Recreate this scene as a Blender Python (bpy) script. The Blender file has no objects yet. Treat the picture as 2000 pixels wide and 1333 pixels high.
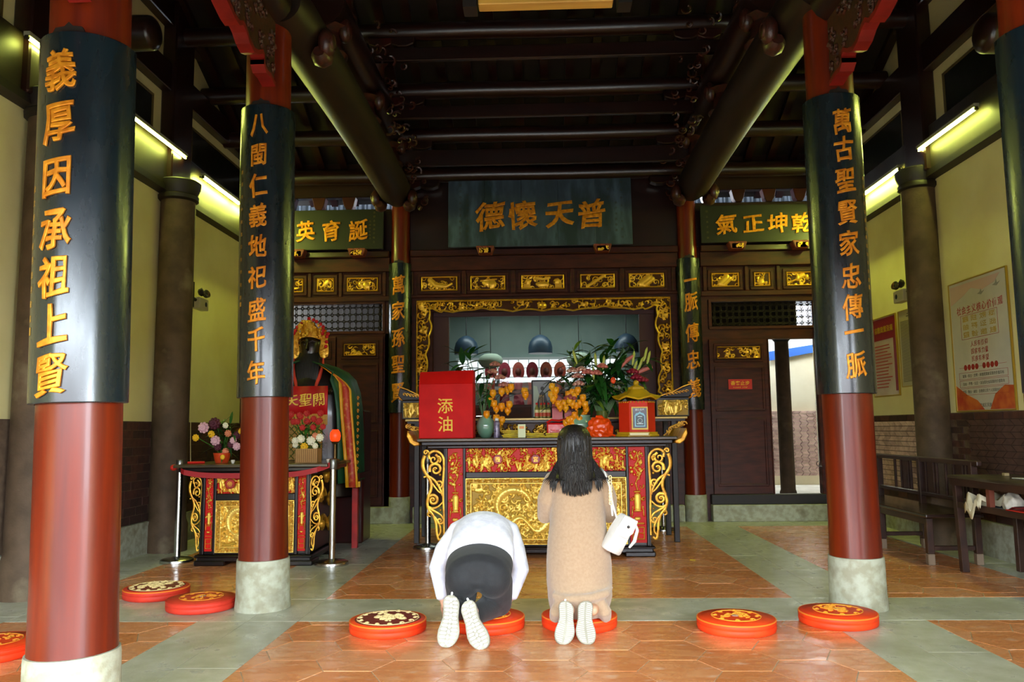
import bpy, bmesh, math, random
import numpy as np
from math import pi, sin, cos, radians, sqrt, atan2
from mathutils import Vector, Matrix, Euler

SC = bpy.context.scene
COL = SC.collection
# ------------------------------------------------------------------ camera, sky, exposure
cd = bpy.data.cameras.new('camera'); cam = bpy.data.objects.new('camera', cd); COL.objects.link(cam)
cd.sensor_width = 36.0; cd.lens = 28.0; cd.clip_start = 0.02
cam.matrix_world = Matrix.Translation((0, 0, 1.27)) @ Matrix.Rotation(radians(1.95), 4, 'Z') @ \
    Matrix.Rotation(radians(96.27), 4, 'X') @ Matrix.Rotation(radians(-0.6), 4, 'Z')
SC.camera = cam
SC.view_settings.view_transform = 'Standard'; SC.view_settings.look = 'None'
SC.view_settings.gamma = 1.0; SC.view_settings.use_curve_mapping = False
SC.view_settings.exposure = 1.05
SC.cycles.use_denoising = True
SC.cycles.max_bounces = 7; SC.cycles.diffuse_bounces = 4; SC.cycles.glossy_bounces = 4; SC.cycles.transmission_bounces = 5
SC.cycles.sample_clamp_indirect = 6.0
W = bpy.data.worlds.new('sky'); SC.world = W; W.use_nodes = True
bg = W.node_tree.nodes['Background']; bg.inputs[0].default_value = (0.80, 0.91, 1.0, 1); bg.inputs[1].default_value = 18

def area_light(name, loc, rot, sx, sy, power, color, spread=None, portal=False):
    l = bpy.data.lights.new(name, 'AREA'); l.shape = 'RECTANGLE'; l.size = sx; l.size_y = sy
    l.energy = power; l.color = color
    if spread: l.spread = spread
    if portal: l.cycles.is_portal = True
    o = bpy.data.objects.new(name, l); COL.objects.link(o); o.location = loc; o.rotation_euler = rot
    return o
# sky portal in the open front of the hall
area_light('sky_portal', (0.07, -0.45, 1.4), (radians(90), 0, 0), 8.6, 2.9, 1, (1, 1, 1), portal=True)

# ------------------------------------------------------------------ helpers
class MB:
    def __init__(s, M=None): s.v = []; s.f = []; s.m = []; s.M = M; s.a = None; s.mi = 0
    def add(s, vs, fs, mi=None):
        b = len(s.v)
        if s.M is not None: vs = [tuple(s.M @ Vector(p)) for p in vs]
        s.v.extend([tuple(p) for p in vs]); s.f.extend([tuple(i + b for i in f) for f in fs])
        s.m.extend([s.mi if mi is None else mi] * len(fs)); return s
    def box(s, x0, x1, y0, y1, z0, z1, mi=None):
        v = [(x0,y0,z0),(x1,y0,z0),(x1,y1,z0),(x0,y1,z0),(x0,y0,z1),(x1,y0,z1),(x1,y1,z1),(x0,y1,z1)]
        return s.add(v, [(0,3,2,1),(4,5,6,7),(0,1,5,4),(1,2,6,5),(2,3,7,6),(3,0,4,7)], mi)
    def lathe(s, prof, n=32, c=(0,0,0), mi=None, cap=True, sx=1, sy=1):
        v = []; f = []
        for r, z in prof:
            for i in range(n):
                a = 2*pi*i/n; v.append((c[0]+r*cos(a)*sx, c[1]+r*sin(a)*sy, c[2]+z))
        for j in range(len(prof)-1):
            for i in range(n):
                k = (i+1) % n; f.append((j*n+i, j*n+k, (j+1)*n+k, (j+1)*n+i))
        if cap:
            f.append(tuple(range(n-1, -1, -1))); f.append(tuple((len(prof)-1)*n+i for i in range(n)))
        return s.add(v, f, mi)
    def tube(s, pts, r, n=8, mi=None, flat=1.0, cap=True, up=None):
        pts = [Vector(p) for p in pts]
        if not hasattr(r, '__len__'): r = [r]*len(pts)
        v = []; f = []; N = None
        for i, p in enumerate(pts):
            t = (pts[min(i+1, len(pts)-1)] - pts[max(i-1, 0)])
            if t.length < 1e-9: t = Vector((0,0,1))
            t.normalize()
            if N is None:
                N = Vector(up) if up else (Vector((0,1,0)) if abs(t.y) < .9 else Vector((1,0,0)))
            N = (N - t*N.dot(t))
            if N.length < 1e-6: N = t.orthogonal()
            N.normalize(); B = t.cross(N)
            for k in range(n):
                a = 2*pi*k/n; v.append(tuple(p + (N*cos(a)*flat + B*sin(a))*r[i]))
        for j in range(len(pts)-1):
            for k in range(n):
                l = (k+1) % n; f.append((j*n+k, j*n+l, (j+1)*n+l, (j+1)*n+k))
        if cap:
            f.append(tuple(range(n-1, -1, -1))); f.append(tuple((len(pts)-1)*n+k for k in range(n)))
        return s.add(v, f, mi)
    def ball(s, c, r, n=10, m=7, mi=None, sc=(1,1,1)):
        v = [(c[0], c[1], c[2]-r*sc[2])]; f = []
        for j in range(1, m):
            t = pi*j/m - pi/2
            for i in range(n):
                a = 2*pi*i/n; v.append((c[0]+r*sc[0]*cos(t)*cos(a), c[1]+r*sc[1]*cos(t)*sin(a), c[2]+r*sc[2]*sin(t)))
        v.append((c[0], c[1], c[2]+r*sc[2])); L = len(v)-1
        for i in range(n):
            k = (i+1) % n; f.append((0, 1+k, 1+i)); f.append((L, 1+(m-2)*n+i, 1+(m-2)*n+k))
        for j in range(m-2):
            for i in range(n):
                k = (i+1) % n; f.append((1+j*n+i, 1+j*n+k, 1+(j+1)*n+k, 1+(j+1)*n+i))
        return s.add(v, f, mi)
    def loft(s, rings, mi=None, closed=True, cap=True):
        n = len(rings[0]); v = [p for r in rings for p in r]; f = []
        for j in range(len(rings)-1):
            for i in range(n if closed else n-1):
                k = (i+1) % n; f.append((j*n+i, j*n+k, (j+1)*n+k, (j+1)*n+i))
        if cap and closed:
            f.append(tuple(range(n-1, -1, -1))); f.append(tuple((len(rings)-1)*n+i for i in range(n)))
        return s.add(v, f, mi)
    def prism(s, poly, y0, y1, mi=None, axis='y'):
        n = len(poly)
        def P(a, b, c):
            return (a, c, b) if axis == 'y' else ((a, b, c) if axis == 'z' else (c, a, b))
        v = [P(a, b, y0) for a, b in poly] + [P(a, b, y1) for a, b in poly]
        f = [tuple(range(n)), tuple(range(2*n-1, n-1, -1))] + [(i, i+n, (i+1) % n + n, (i+1) % n) for i in range(n)]
        return s.add(v, f, mi)
    def grid(s, P, mi=None, mask=None):
        ny = len(P); nx = len(P[0]); v = [p for r in P for p in r]; f = []
        for j in range(ny-1):
            for i in range(nx-1):
                if mask is None or mask[j][i]: f.append((j*nx+i, j*nx+i+1, (j+1)*nx+i+1, (j+1)*nx+i))
        return s.add(v, f, mi)

def lean(roots, th):
    for o, z0 in roots:
        o.rotation_euler.y = th; o.location.x += th*z0
def setp(o, label=None, cat=None, group=None, kind=None):
    if label: o['label'] = label
    if cat: o['category'] = cat
    if group: o['group'] = group
    if kind: o['kind'] = kind
    return o
ORG = {}
def thing(name, loc, label, cat, group=None, rz=0):
    o = bpy.data.objects.new(name, None); COL.objects.link(o); o.location = loc; o.rotation_euler = (0, 0, rz)
    o.empty_display_size = .05; ORG[o] = Vector(loc) if rz == 0 else Vector((0,0,0))
    return setp(o, label, cat, group)
def obj(name, mb, mats, parent=None, smooth=False, bevel=0, label=None, cat=None, group=None, kind=None, seg=1, subsurf=0, fixn=True):
    v = np.array(mb.v, dtype=float)
    if parent is not None: org = ORG.get(parent, Vector((0,0,0)))
    else:
        org = Vector(((v[:,0].min()+v[:,0].max())/2, (v[:,1].min()+v[:,1].max())/2, v[:,2].min()))
    v = v - np.array(org)
    me = bpy.data.meshes.new(name); me.from_pydata(v.tolist(), [], mb.f); me.update()
    if not isinstance(mats, (list, tuple)): mats = [mats]
    for m in mats: me.materials.append(m)
    if len(mats) > 1: me.polygons.foreach_set('material_index', mb.m)
    if fixn or bevel:
        bm = bmesh.new(); bm.from_mesh(me)
        if bevel: bmesh.ops.remove_doubles(bm, verts=bm.verts, dist=1e-5)
        bmesh.ops.recalc_face_normals(bm, faces=bm.faces)
        bm.to_mesh(me); bm.free()
    if smooth:
        me.polygons.foreach_set('use_smooth', [True]*len(me.polygons))
        try: me.set_sharp_from_angle(angle=radians(smooth if smooth is not True else 50))
        except Exception: pass
    if mb.a is not None:
        at = me.attributes.new('h', 'FLOAT', 'POINT'); at.data.foreach_set('value', mb.a)
    o = bpy.data.objects.new(name, me); COL.objects.link(o)
    if parent is not None: o.parent = parent
    else: o.location = org
    ORG[o] = org
    if bevel:
        b = o.modifiers.new('b', 'BEVEL'); b.width = bevel; b.segments = seg; b.limit_method = 'ANGLE'
    if subsurf:
        b = o.modifiers.new('s', 'SUBSURF'); b.levels = b.render_levels = subsurf
    return setp(o, label, cat, group, kind)
def struct(name, mb, mats, parent=None, **k): return obj(name, mb, mats, parent, kind='structure', **k)
def dup(root, loc, rz=None, label=None, group=None):
    def cp(o, p):
        c = o.copy(); COL.objects.link(c); c.parent = p
        for ch in o.children: cp(ch, c)
        return c
    r = cp(root, None); r.location = loc
    if rz is not None: r.rotation_euler = (0, 0, rz)
    if label: r['label'] = label
    if group: r['group'] = group
    return r

# ------------------------------------------------------------------ materials
def hexc(h):
    h = h.lstrip('#'); c = [int(h[i:i+2], 16)/255 for i in (0, 2, 4)]
    return tuple((x/12.92 if x <= .04045 else ((x+.055)/1.055)**2.4) for x in c)
MATS = {}
def mat(name, col, rough=.5, metal=0, col2=None, scale=8, detail=4, stretch=(1,1,1), lo=.35, hi=.65, bump=0, bscale=None, coat=0,
        spec=None, emit=None, estr=0, alpha=None, trans=0, rvar=0, sheen=0, world=False, dist=0, ior=None, col3=None, scale3=2.0, lo3=.5, hi3=.6, coatr=.1):
    if name in MATS: return MATS[name]
    m = bpy.data.materials.new(name); m.use_nodes = True; nt = m.node_tree; N = nt.nodes; L = nt.links
    b = N['Principled BSDF']
    if isinstance(col, str): col = hexc(col)
    if isinstance(col2, str): col2 = hexc(col2)
    if isinstance(col3, str): col3 = hexc(col3)
    b.inputs['Base Color'].default_value = (*col, 1); b.inputs['Roughness'].default_value = rough; b.inputs['Metallic'].default_value = metal
    if coat: b.inputs['Coat Weight'].default_value = coat; b.inputs['Coat Roughness'].default_value = coatr
    if spec is not None: b.inputs['Specular IOR Level'].default_value = spec
    if trans: b.inputs['Transmission Weight'].default_value = trans
    if ior: b.inputs['IOR'].default_value = ior
    if sheen: b.inputs['Sheen Weight'].default_value = sheen; b.inputs['Sheen Roughness'].default_value = .6
    if alpha is not None: b.inputs['Alpha'].default_value = alpha
    if emit is not None:
        if isinstance(emit, str): emit = hexc(emit)
        b.inputs['Emission Color'].default_value = (*emit, 1); b.inputs['Emission Strength'].default_value = estr
    if col2 or bump or rvar:
        tc = N.new('ShaderNodeTexCoord'); mp = N.new('ShaderNodeMapping'); mp.inputs['Scale'].default_value = stretch
        if world:
            g = N.new('ShaderNodeNewGeometry'); L.new(g.outputs['Position'], mp.inputs[0])
        else: L.new(tc.outputs['Object'], mp.inputs[0])
        nz = N.new('ShaderNodeTexNoise'); nz.inputs['Scale'].default_value = scale; nz.inputs['Detail'].default_value = detail
        nz.inputs['Distortion'].default_value = dist
        L.new(mp.outputs[0], nz.inputs['Vector'])
        if col2:
            r = N.new('ShaderNodeValToRGB'); e = r.color_ramp.elements
            e[0].position = lo; e[1].position = hi; e[0].color = (*col, 1); e[1].color = (*col2, 1)
            L.new(nz.outputs[0], r.inputs[0]); last = r.outputs[0]
            if col3:
                n3 = N.new('ShaderNodeTexNoise'); n3.inputs['Scale'].default_value = scale3; n3.inputs['Detail'].default_value = 5
                L.new(mp.outputs[0], n3.inputs['Vector'])
                r3 = N.new('ShaderNodeMapRange'); r3.inputs[1].default_value = lo3; r3.inputs[2].default_value = hi3
                L.new(n3.outputs[0], r3.inputs[0])
                mx = N.new('ShaderNodeMix'); mx.data_type = 'RGBA'; L.new(r3.outputs[0], mx.inputs[0]); L.new(last, mx.inputs[6])
                mx.inputs[7].default_value = (*col3, 1); last = mx.outputs[2]
            L.new(last, b.inputs['Base Color'])
        if rvar:
            mr = N.new('ShaderNodeMapRange'); mr.inputs[3].default_value = max(0, rough-rvar); mr.inputs[4].default_value = min(1, rough+rvar)
            mr.inputs[1].default_value = .3; mr.inputs[2].default_value = .7
            L.new(nz.outputs[0], mr.inputs[0]); L.new(mr.outputs[0], b.inputs['Roughness'])
        if bump:
            n2 = N.new('ShaderNodeTexNoise'); n2.inputs['Scale'].default_value = bscale or scale*4; n2.inputs['Detail'].default_value = 6
            L.new(mp.outputs[0], n2.inputs['Vector'])
            bp = N.new('ShaderNodeBump'); bp.inputs['Strength'].default_value = bump; bp.inputs['Distance'].default_value = .01
            L.new(n2.outputs[0], bp.inputs['Height']); L.new(bp.outputs[0], b.inputs['Normal'])
    MATS[name] = m; return m
def relief_mat(name, low, high, lo=.25, hi=.45, rough=.33, metal_hi=.5):
    """carved panel: lacquer in the ground, gold leaf on the raised carving (by carved height)"""
    m = bpy.data.materials.new(name); m.use_nodes = True; nt = m.node_tree; N = nt.nodes; L = nt.links; b = N['Principled BSDF']
    at = N.new('ShaderNodeAttribute'); at.attribute_name = 'h'
    nz = N.new('ShaderNodeTexNoise'); nz.inputs['Scale'].default_value = 40; tc = N.new('ShaderNodeTexCoord'); L.new(tc.outputs['Object'], nz.inputs['Vector'])
    ad = N.new('ShaderNodeMath'); ad.operation = 'MULTIPLY_ADD'; ad.inputs[1].default_value = .35; L.new(nz.outputs[0], ad.inputs[0]); L.new(at.outputs['Fac'], ad.inputs[2])
    mr = N.new('ShaderNodeMapRange'); mr.inputs[1].default_value = lo+.17; mr.inputs[2].default_value = hi+.17; L.new(ad.outputs[0], mr.inputs[0])
    mx = N.new('ShaderNodeMix'); mx.data_type = 'RGBA'; mx.inputs[6].default_value = (*hexc(low), 1); mx.inputs[7].default_value = (*hexc(high), 1)
    L.new(mr.outputs[0], mx.inputs[0]); L.new(mx.outputs[2], b.inputs['Base Color'])
    ml = N.new('ShaderNodeMath'); ml.operation = 'MULTIPLY'; ml.inputs[1].default_value = metal_hi; L.new(mr.outputs[0], ml.inputs[0]); L.new(ml.outputs[0], b.inputs['Metallic'])
    b.inputs['Roughness'].default_value = rough; b.inputs['Specular IOR Level'].default_value = .25
    MATS[name] = m; return m

GOLD = mat('gold_leaf', '#f0b93c', .36, .5, col2='#b87a1c', scale=14, bump=.15, bscale=60)
GOLDB = mat('gold_leaf_bright', '#f6cc50', .32, .5, col2='#d69a26', scale=20)
GOLDT = mat('gold_lettering', '#f0a128', .38, .45, col2='#c87414', scale=22)
RED = mat('red_lacquer_column', '#702208', .33, 0, col2='#561606', scale=3, stretch=(6,6,.35), coat=.14, coatr=.12, rvar=.05, spec=.35, bump=.03, bscale=3)
REDD = mat('dark_red_lacquer', '#3a100c', .3, 0, col2='#2a0b09', scale=5, coat=.35, coatr=.15)
REDB = mat('bright_red_lacquer', '#b0150f', .35, 0, col2='#8a0f0b', scale=6)
WOOD = mat('dark_brown_lacquered_wood', '#4c1f12', .45, 0, col2='#34130c', scale=4, stretch=(1,1,5), spec=.3, bump=.05)
BLK = mat('black_lacquer', '#170a08', .28, 0, col2='#0c0606', scale=6, spec=.4)
BEAM = mat('blackened_beam_wood', '#240a07', .32, 0, col2='#1a0806', scale=3, stretch=(.6,4,4), coat=.3, coatr=.2, bump=.06)
TEAL = mat('dark_teal_lacquer_board', '#0e1d25', .27, 0, col2='#0a161c', scale=7, stretch=(3,3,.7), coat=.55, coatr=.2, rvar=.06, bump=.04, bscale=30)
SLATE = mat('weathered_slate_blue_board', '#33424f', .42, 0, col2='#50677a', scale=2.6, stretch=(3,1,.9), lo=.4, hi=.75, coat=.1, bump=.06, col3='#26383c', scale3=1.2)
OLIV = mat('dark_olive_board', '#13160c', .45, 0, col2='#0e110a', scale=5, coat=.15)
STONE = mat('granite_base', '#aaac98', .7, 0, col2='#939179', scale=14, detail=8, lo=.4, hi=.62, bump=.3, bscale=60, col3='#716b54', scale3=5, lo3=.54, hi3=.75)
SLAB = mat('grey_green_stone_slab', '#c6c6b4', .34, 0, col2='#b0b09a', scale=7, bump=.12, bscale=70, rvar=.1, world=True, col3='#94937e', scale3=1.3, lo3=.5, hi3=.75)
STPIL = mat('brown_stained_stone', '#5a4632', .75, 0, col2='#44331f', scale=5, bump=.3, bscale=40, col3='#7a6c52', scale3=3, lo3=.58, hi3=.75)
GROUT = mat('pale_grout', '#c2b294', .8, 0, col2='#a8977a', scale=20, world=True)
CREAM = mat('cream_plaster', '#e6dca0', .8, 0, col2='#dccf90', scale=1.6, bump=.1, bscale=60, world=True)
TC = []
for i, (a, b_) in enumerate((('#e09a66', '#cf824e'), ('#dc925c', '#c87844'), ('#e4a272', '#d28a58'), ('#d88c54', '#c4743e'))):
    TC.append(mat('terracotta_%d' % i, a, .27, 0, col2=b_, scale=5, stretch=(1, 2.4, 1), dist=1.2, detail=7, bump=.05, bscale=25, rvar=.1, coat=.15, coatr=.2,
                  col3='#ecc4a4', scale3=6+i, lo3=.60, hi3=.78, world=True))
BRICK = [mat('brick_%d' % i, c, .75, 0, col2=c2, scale=12, bump=.25) for i, (c, c2) in enumerate((('#4a2a20', '#3a1f18'), ('#552e22', '#42241a'), ('#40241d', '#332018')))]
MORT = mat('brick_mortar', '#6a5540', .9, 0, col2='#54402f', scale=15)
WAVE_LIT = [mat('wave_tile_%d' % i, c, .6, 0, col2=c2, scale=12, bump=.15) for i, (c, c2) in enumerate((('#d0b0a2', '#b08e82'), ('#dcbcae', '#c09e92'), ('#c0a094', '#a48478')))]  # tile colours lightened to carry the door light on the far bay
STEEL = mat('brushed_steel', '#c2c2bd', .22, 1.0)
DARK = mat('near_black', '#0b0807', .6)
CHAR = mat('charcoal_wood', '#1c120d', .55, 0, col2='#120c09', scale=6)
R_RED = relief_mat('carving_gold_on_red', '#c01208', '#f2c455', rough=.42)
R_GOLD = relief_mat('carving_gold_on_gold', '#a8862a', '#fad468', lo=.05, hi=.45)
R_DARK = relief_mat('carving_gold_on_brown', '#4a2810', '#f4c048', lo=.2, hi=.4)
R_WOOD = relief_mat('carving_dark_wood', '#140f0a', '#2e2a1c', metal_hi=.1, rough=.5)

# ------------------------------------------------------------------ lettering
_tx = {}
def char_mesh(ch, extrude=.05, off=.012, shear=.0, bevel=0.0):
    key = (ch, extrude, off, bevel)
    if key not in _tx:
        c = bpy.data.curves.new('t', 'FONT'); c.body = ch; c.size = 1; c.extrude = extrude; c.offset = off; c.resolution_u = 3
        c.bevel_depth = bevel; c.bevel_resolution = 1
        o = bpy.data.objects.new('t', c); COL.objects.link(o)
        m = bpy.data.meshes.new_from_object(o.evaluated_get(bpy.context.evaluated_depsgraph_get()))
        v = np.empty(len(m.vertices)*3); m.vertices.foreach_get('co', v); v = v.reshape(-1, 3)
        f = [tuple(p.vertices) for p in m.polygons]
        bpy.data.objects.remove(o); bpy.data.curves.remove(c); bpy.data.meshes.remove(m)
        if len(v):
            c0 = (v.max(0)+v.min(0))/2; c0[2] = 0; v = v - c0
        _tx[key] = (v, f)
    return _tx[key]
def brush(v, seed=0, sq=1.0):
    """slant and waviness of brush-written characters"""
    v = v.copy(); r = random.Random(seed); a = .10+.05*r.random(); k = r.uniform(-.05, .03)
    x, y = v[:,0].copy(), v[:,1].copy()
    v[:,1] = y + a*x + .022*np.sin(8*x+seed+3*y); v[:,0] = (x*.96 + k*y + .022*np.sin(7*y+seed*2+2*x))*sq
    return v

# ------------------------------------------------------------------ carved relief fields
class Relief:
    def __init__(s, w, h, res=.006):
        s.w, s.h = w, h; s.nx = max(8, int(w/res)); s.ny = max(8, int(h/res)); s.H = np.zeros((s.ny, s.nx))
        s.X, s.Y = np.meshgrid(np.linspace(0, w, s.nx), np.linspace(0, h, s.ny))
    def dot(s, x, y, r, a=1.0):
        i0 = max(0, int((x-r)/s.w*(s.nx-1))); i1 = min(s.nx, int((x+r)/s.w*(s.nx-1))+2)
        j0 = max(0, int((y-r)/s.h*(s.ny-1))); j1 = min(s.ny, int((y+r)/s.h*(s.ny-1))+2)
        if i1 <= i0 or j1 <= j0: return
        d2 = ((s.X[j0:j1, i0:i1]-x)**2 + (s.Y[j0:j1, i0:i1]-y)**2)/(r*r)
        s.H[j0:j1, i0:i1] = np.maximum(s.H[j0:j1, i0:i1], a*np.sqrt(np.clip(1-d2, 0, 1)))
    def stroke(s, pts, r, a=1.0):
        n = len(pts)
        for k in range(n-1):
            x0, y0 = pts[k]; x1, y1 = pts[k+1]; r0 = r[k] if hasattr(r, '__len__') else r
            m = max(1, int(math.hypot(x1-x0, y1-y0)/(max(r0, .003)*.5)))
            for q in range(m): s.dot(x0+(x1-x0)*q/m, y0+(y1-y0)*q/m, r0, a)
    def spiral(s, x, y, R, r, th=0, turns=1.2, d=1, a=1.0):
        P = []; rr = []
        for k in range(22):
            t = k/21; ang = th + d*t*turns*2*pi; q = R*(1-t*.85); P.append((x+q*cos(ang), y+q*sin(ang))); rr.append(r*(1-.4*t))
        s.stroke(P, rr, a)
    def blob(s, x, y, rx, ry, a=1.0):
        d2 = ((s.X-x)/rx)**2 + ((s.Y-y)/ry)**2
        s.H = np.maximum(s.H, a*np.sqrt(np.clip(1-d2, 0, 1)))
    def poly_rect(s, x0, y0, x1, y1, a=.6):
        s.H = np.where((s.X > x0) & (s.X < x1) & (s.Y > y0) & (s.Y < y1), np.maximum(s.H, a), s.H)
    def frame(s, b, a=.9):
        e = np.minimum(np.minimum(s.X, s.w-s.X), np.minimum(s.Y, s.h-s.Y))
        s.H = np.where(e < b, np.maximum(s.H*0, a*np.sqrt(np.clip(1-((e-b/2)/(b/2))**2, 0, 1))+.25), s.H)
    def scrolls(s, n, seed, R=.04, r=.008, a=.85, m=.0):
        q = random.Random(seed)
        for _ in range(n):
            s.spiral(q.uniform(m, s.w-m), q.uniform(m, s.h-m), R*q.uniform(.5, 1.1), r*q.uniform(.7, 1.2), q.uniform(0, 6.3), q.uniform(.6, 1.4), q.choice((1, -1)), a*q.uniform(.6, 1))
    def figures(s, n, seed, sz=.06):
        q = random.Random(seed)
        for _ in range(n):
            x = q.uniform(.02, s.w-.02); y = q.uniform(.01, s.h*.45); k = sz*q.uniform(.8, 1.2); ln = q.uniform(-.35, .35)
            s.stroke([(x, y), (x+ln*k, y+k*1.1)], k*.24, .75); s.dot(x+ln*k*1.25, y+k*1.5, k*.2, 1)
            s.stroke([(x+ln*k, y+k), (x+k*q.uniform(-.8, .8), y+k*q.uniform(.6, 1.3))], k*.1, .85)
            s.stroke([(x, y+k*.2), (x+k*q.uniform(-.5, .5), y-k*.4)], k*.13, .7)
    def mesh(s, mb, x0, z0, y, d, face=1, mask=None):
        """on the plane y (facing -Y), relief sticking out by d"""
        g = np.stack([x0+s.X, y - s.H*d, z0+s.Y], -1)
        P = [[tuple(p) for p in row] for row in g.tolist()]
        mb.grid(P, mask=mask)
        a = s.H.reshape(-1).tolist(); mb.a = (mb.a or [0.0]*(len(mb.v)-len(a))) + a
        return mb
def relief_obj(name, R, x0, z0, y, d, m, parent, label=None, mask=None):
    mb = MB(); R.mesh(mb, x0, z0, y, d, mask=mask); return obj(name, mb, m, parent, smooth=True, label=label, fixn=False)
def frame_boxes(mb, x0, x1, z0, z1, b, y0, y1):
    mb.box(x0, x1, y0, y1, z0, z0+b); mb.box(x0, x1, y0, y1, z1-b, z1)
    mb.box(x0, x0+b, y0, y1, z0+b, z1-b); mb.box(x1-b, x1, y0, y1, z0+b, z1-b)
def arc(cx, cz, R0, R1, t0, t1, n=20, y=0):
    return [(cx+(R0+(R1-R0)*k/(n-1))*cos(t0+(t1-t0)*k/(n-1)), y, cz+(R0+(R1-R0)*k/(n-1))*sin(t0+(t1-t0)*k/(n-1))) for k in range(n)]
# ================================================================== FLOOR
fb = MB(); fb.box(-4.5, 4.6, -0.6, 11.4, -.12, -.0022)
floor = struct('floor', fb, GROUT)
ORG[floor] = ORG[floor]
def clip(poly, x0, x1, y0, y1):
    for ax, v, sg in ((0, x0, 1), (0, x1, -1), (1, y0, 1), (1, y1, -1)):
        out = []
        for i in range(len(poly)):
            a, b = poly[i-1], poly[i]; da, db = (a[ax]-v)*sg, (b[ax]-v)*sg
            if (da >= 0) != (db >= 0):
                t = da/(da-db); out.append((a[0]+(b[0]-a[0])*t, a[1]+(b[1]-a[1])*t))
            if db >= 0: out.append(b)
        poly = out
        if len(poly) < 3: return None
    return poly
def parea(p): return abs(sum(p[i-1][0]*p[i][1]-p[i][0]*p[i-1][1] for i in range(len(p))))/2
hexes = []
E2, DX, HY, G_ = .128, .094, .2, .0035
for (x0, x1, y0, y1) in ((-1.64, 1.85, 6.155, 10.45), (-1.64, 1.85, 1.6, 5.445), (-3.65, -2.325, 6.155, 10.45), (-3.65, -2.325, 2.2, 5.445), (2.5, 3.93, 6.155, 10.45), (2.5, 3.93, 2.2, 5.445)):
    i = 0; cx = x0 - .1
    while cx < x1 + .3:
        cy = y0 - .25 + (HY if i % 2 else 0)
        while cy < y1 + .3:
            p = [(cx+E2+DX-G_, cy), (cx+E2-G_/2, cy+HY-G_), (cx-E2+G_/2, cy+HY-G_), (cx-E2-DX+G_, cy), (cx-E2+G_/2, cy-HY+G_), (cx+E2-G_/2, cy-HY+G_)]
            q = clip(p, x0, x1, y0, y1)
            if q and parea(q) > .001: hexes.append(q)
            cy += 2*HY
        cx += 2*E2 + DX; i += 1
def seen(p):
    cx = sum(a[0] for a in p)/len(p); cy = sum(a[1] for a in p)/len(p)
    return cy > 3.9 and -.70*cy < cx < .62*cy and not (cy > 8.2 and -1 < cx < 1.2)
random.seed(5)
vis = sorted([h for h in hexes if seen(h)], key=lambda h: -parea(h)/(h[0][1]**2)); rest = [h for h in hexes if not seen(h)] + vis[298:]
for h in vis[:298]:
    b = MB(); b.prism(h, -.02, random.uniform(-.0006, .0006), axis='z'); obj('tile', b, random.choice(TC), floor, fixn=True)
b = MB()
for h in rest:
    b.mi = random.randrange(4); b.prism(h, -.02, 0, axis='z')
obj('tile', b, TC, floor, kind='stuff')
g = .0025
def slab(x0, x1, y0, y1):
    b = MB(); b.box(x0+g, x1-g, y0+g, y1-g, -.02, random.uniform(-.0005, .0005)); obj('stone_slab', b, SLAB, floor)
def strip(x0, x1, cuts):
    for a, c in zip(cuts[:-1], cuts[1:]): slab(x0, x1, a, c)
strip(-2.32, -1.985, [1.6, 3.3, 5.45, 6.98, 8.6, 10.45]); strip(-1.985, -1.64, [1.6, 4.4, 5.45, 6.15, 7.7, 9.4, 10.45])
strip(1.85, 2.15, [1.6, 3.9, 5.45, 6.15, 8.1, 9.6, 10.45]); strip(2.15, 2.5, [1.6, 4.7, 5.45, 6.15, 7.3, 9.1, 10.45])
for a, c in ((-1.64, .35), (.35, 1.85)): slab(a, c, 5.45, 6.15)
for a, c in ((-3.65, -2.32), (2.5, 3.93)): slab(a, c, 5.45, 6.15)
strip(-4.3, -3.65, [1.6, 3.6, 5.6, 7.2, 9.1, 10.45]); strip(3.93, 4.45, [1.6, 3.8, 5.9, 7.6, 9.2, 10.45])
for a, c in ((-4.3, -2.9), (-2.9, -1.4), (-1.4, .4), (.4, 2.1), (2.1, 3.3), (3.3, 4.45)): slab(a, c, 10.45, 11.0)
for a, c in ((-4.3, -1.6), (-1.6, .4), (.4, 2.3), (2.3, 4.45)): slab(a, c, -.5, 1.6)

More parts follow.
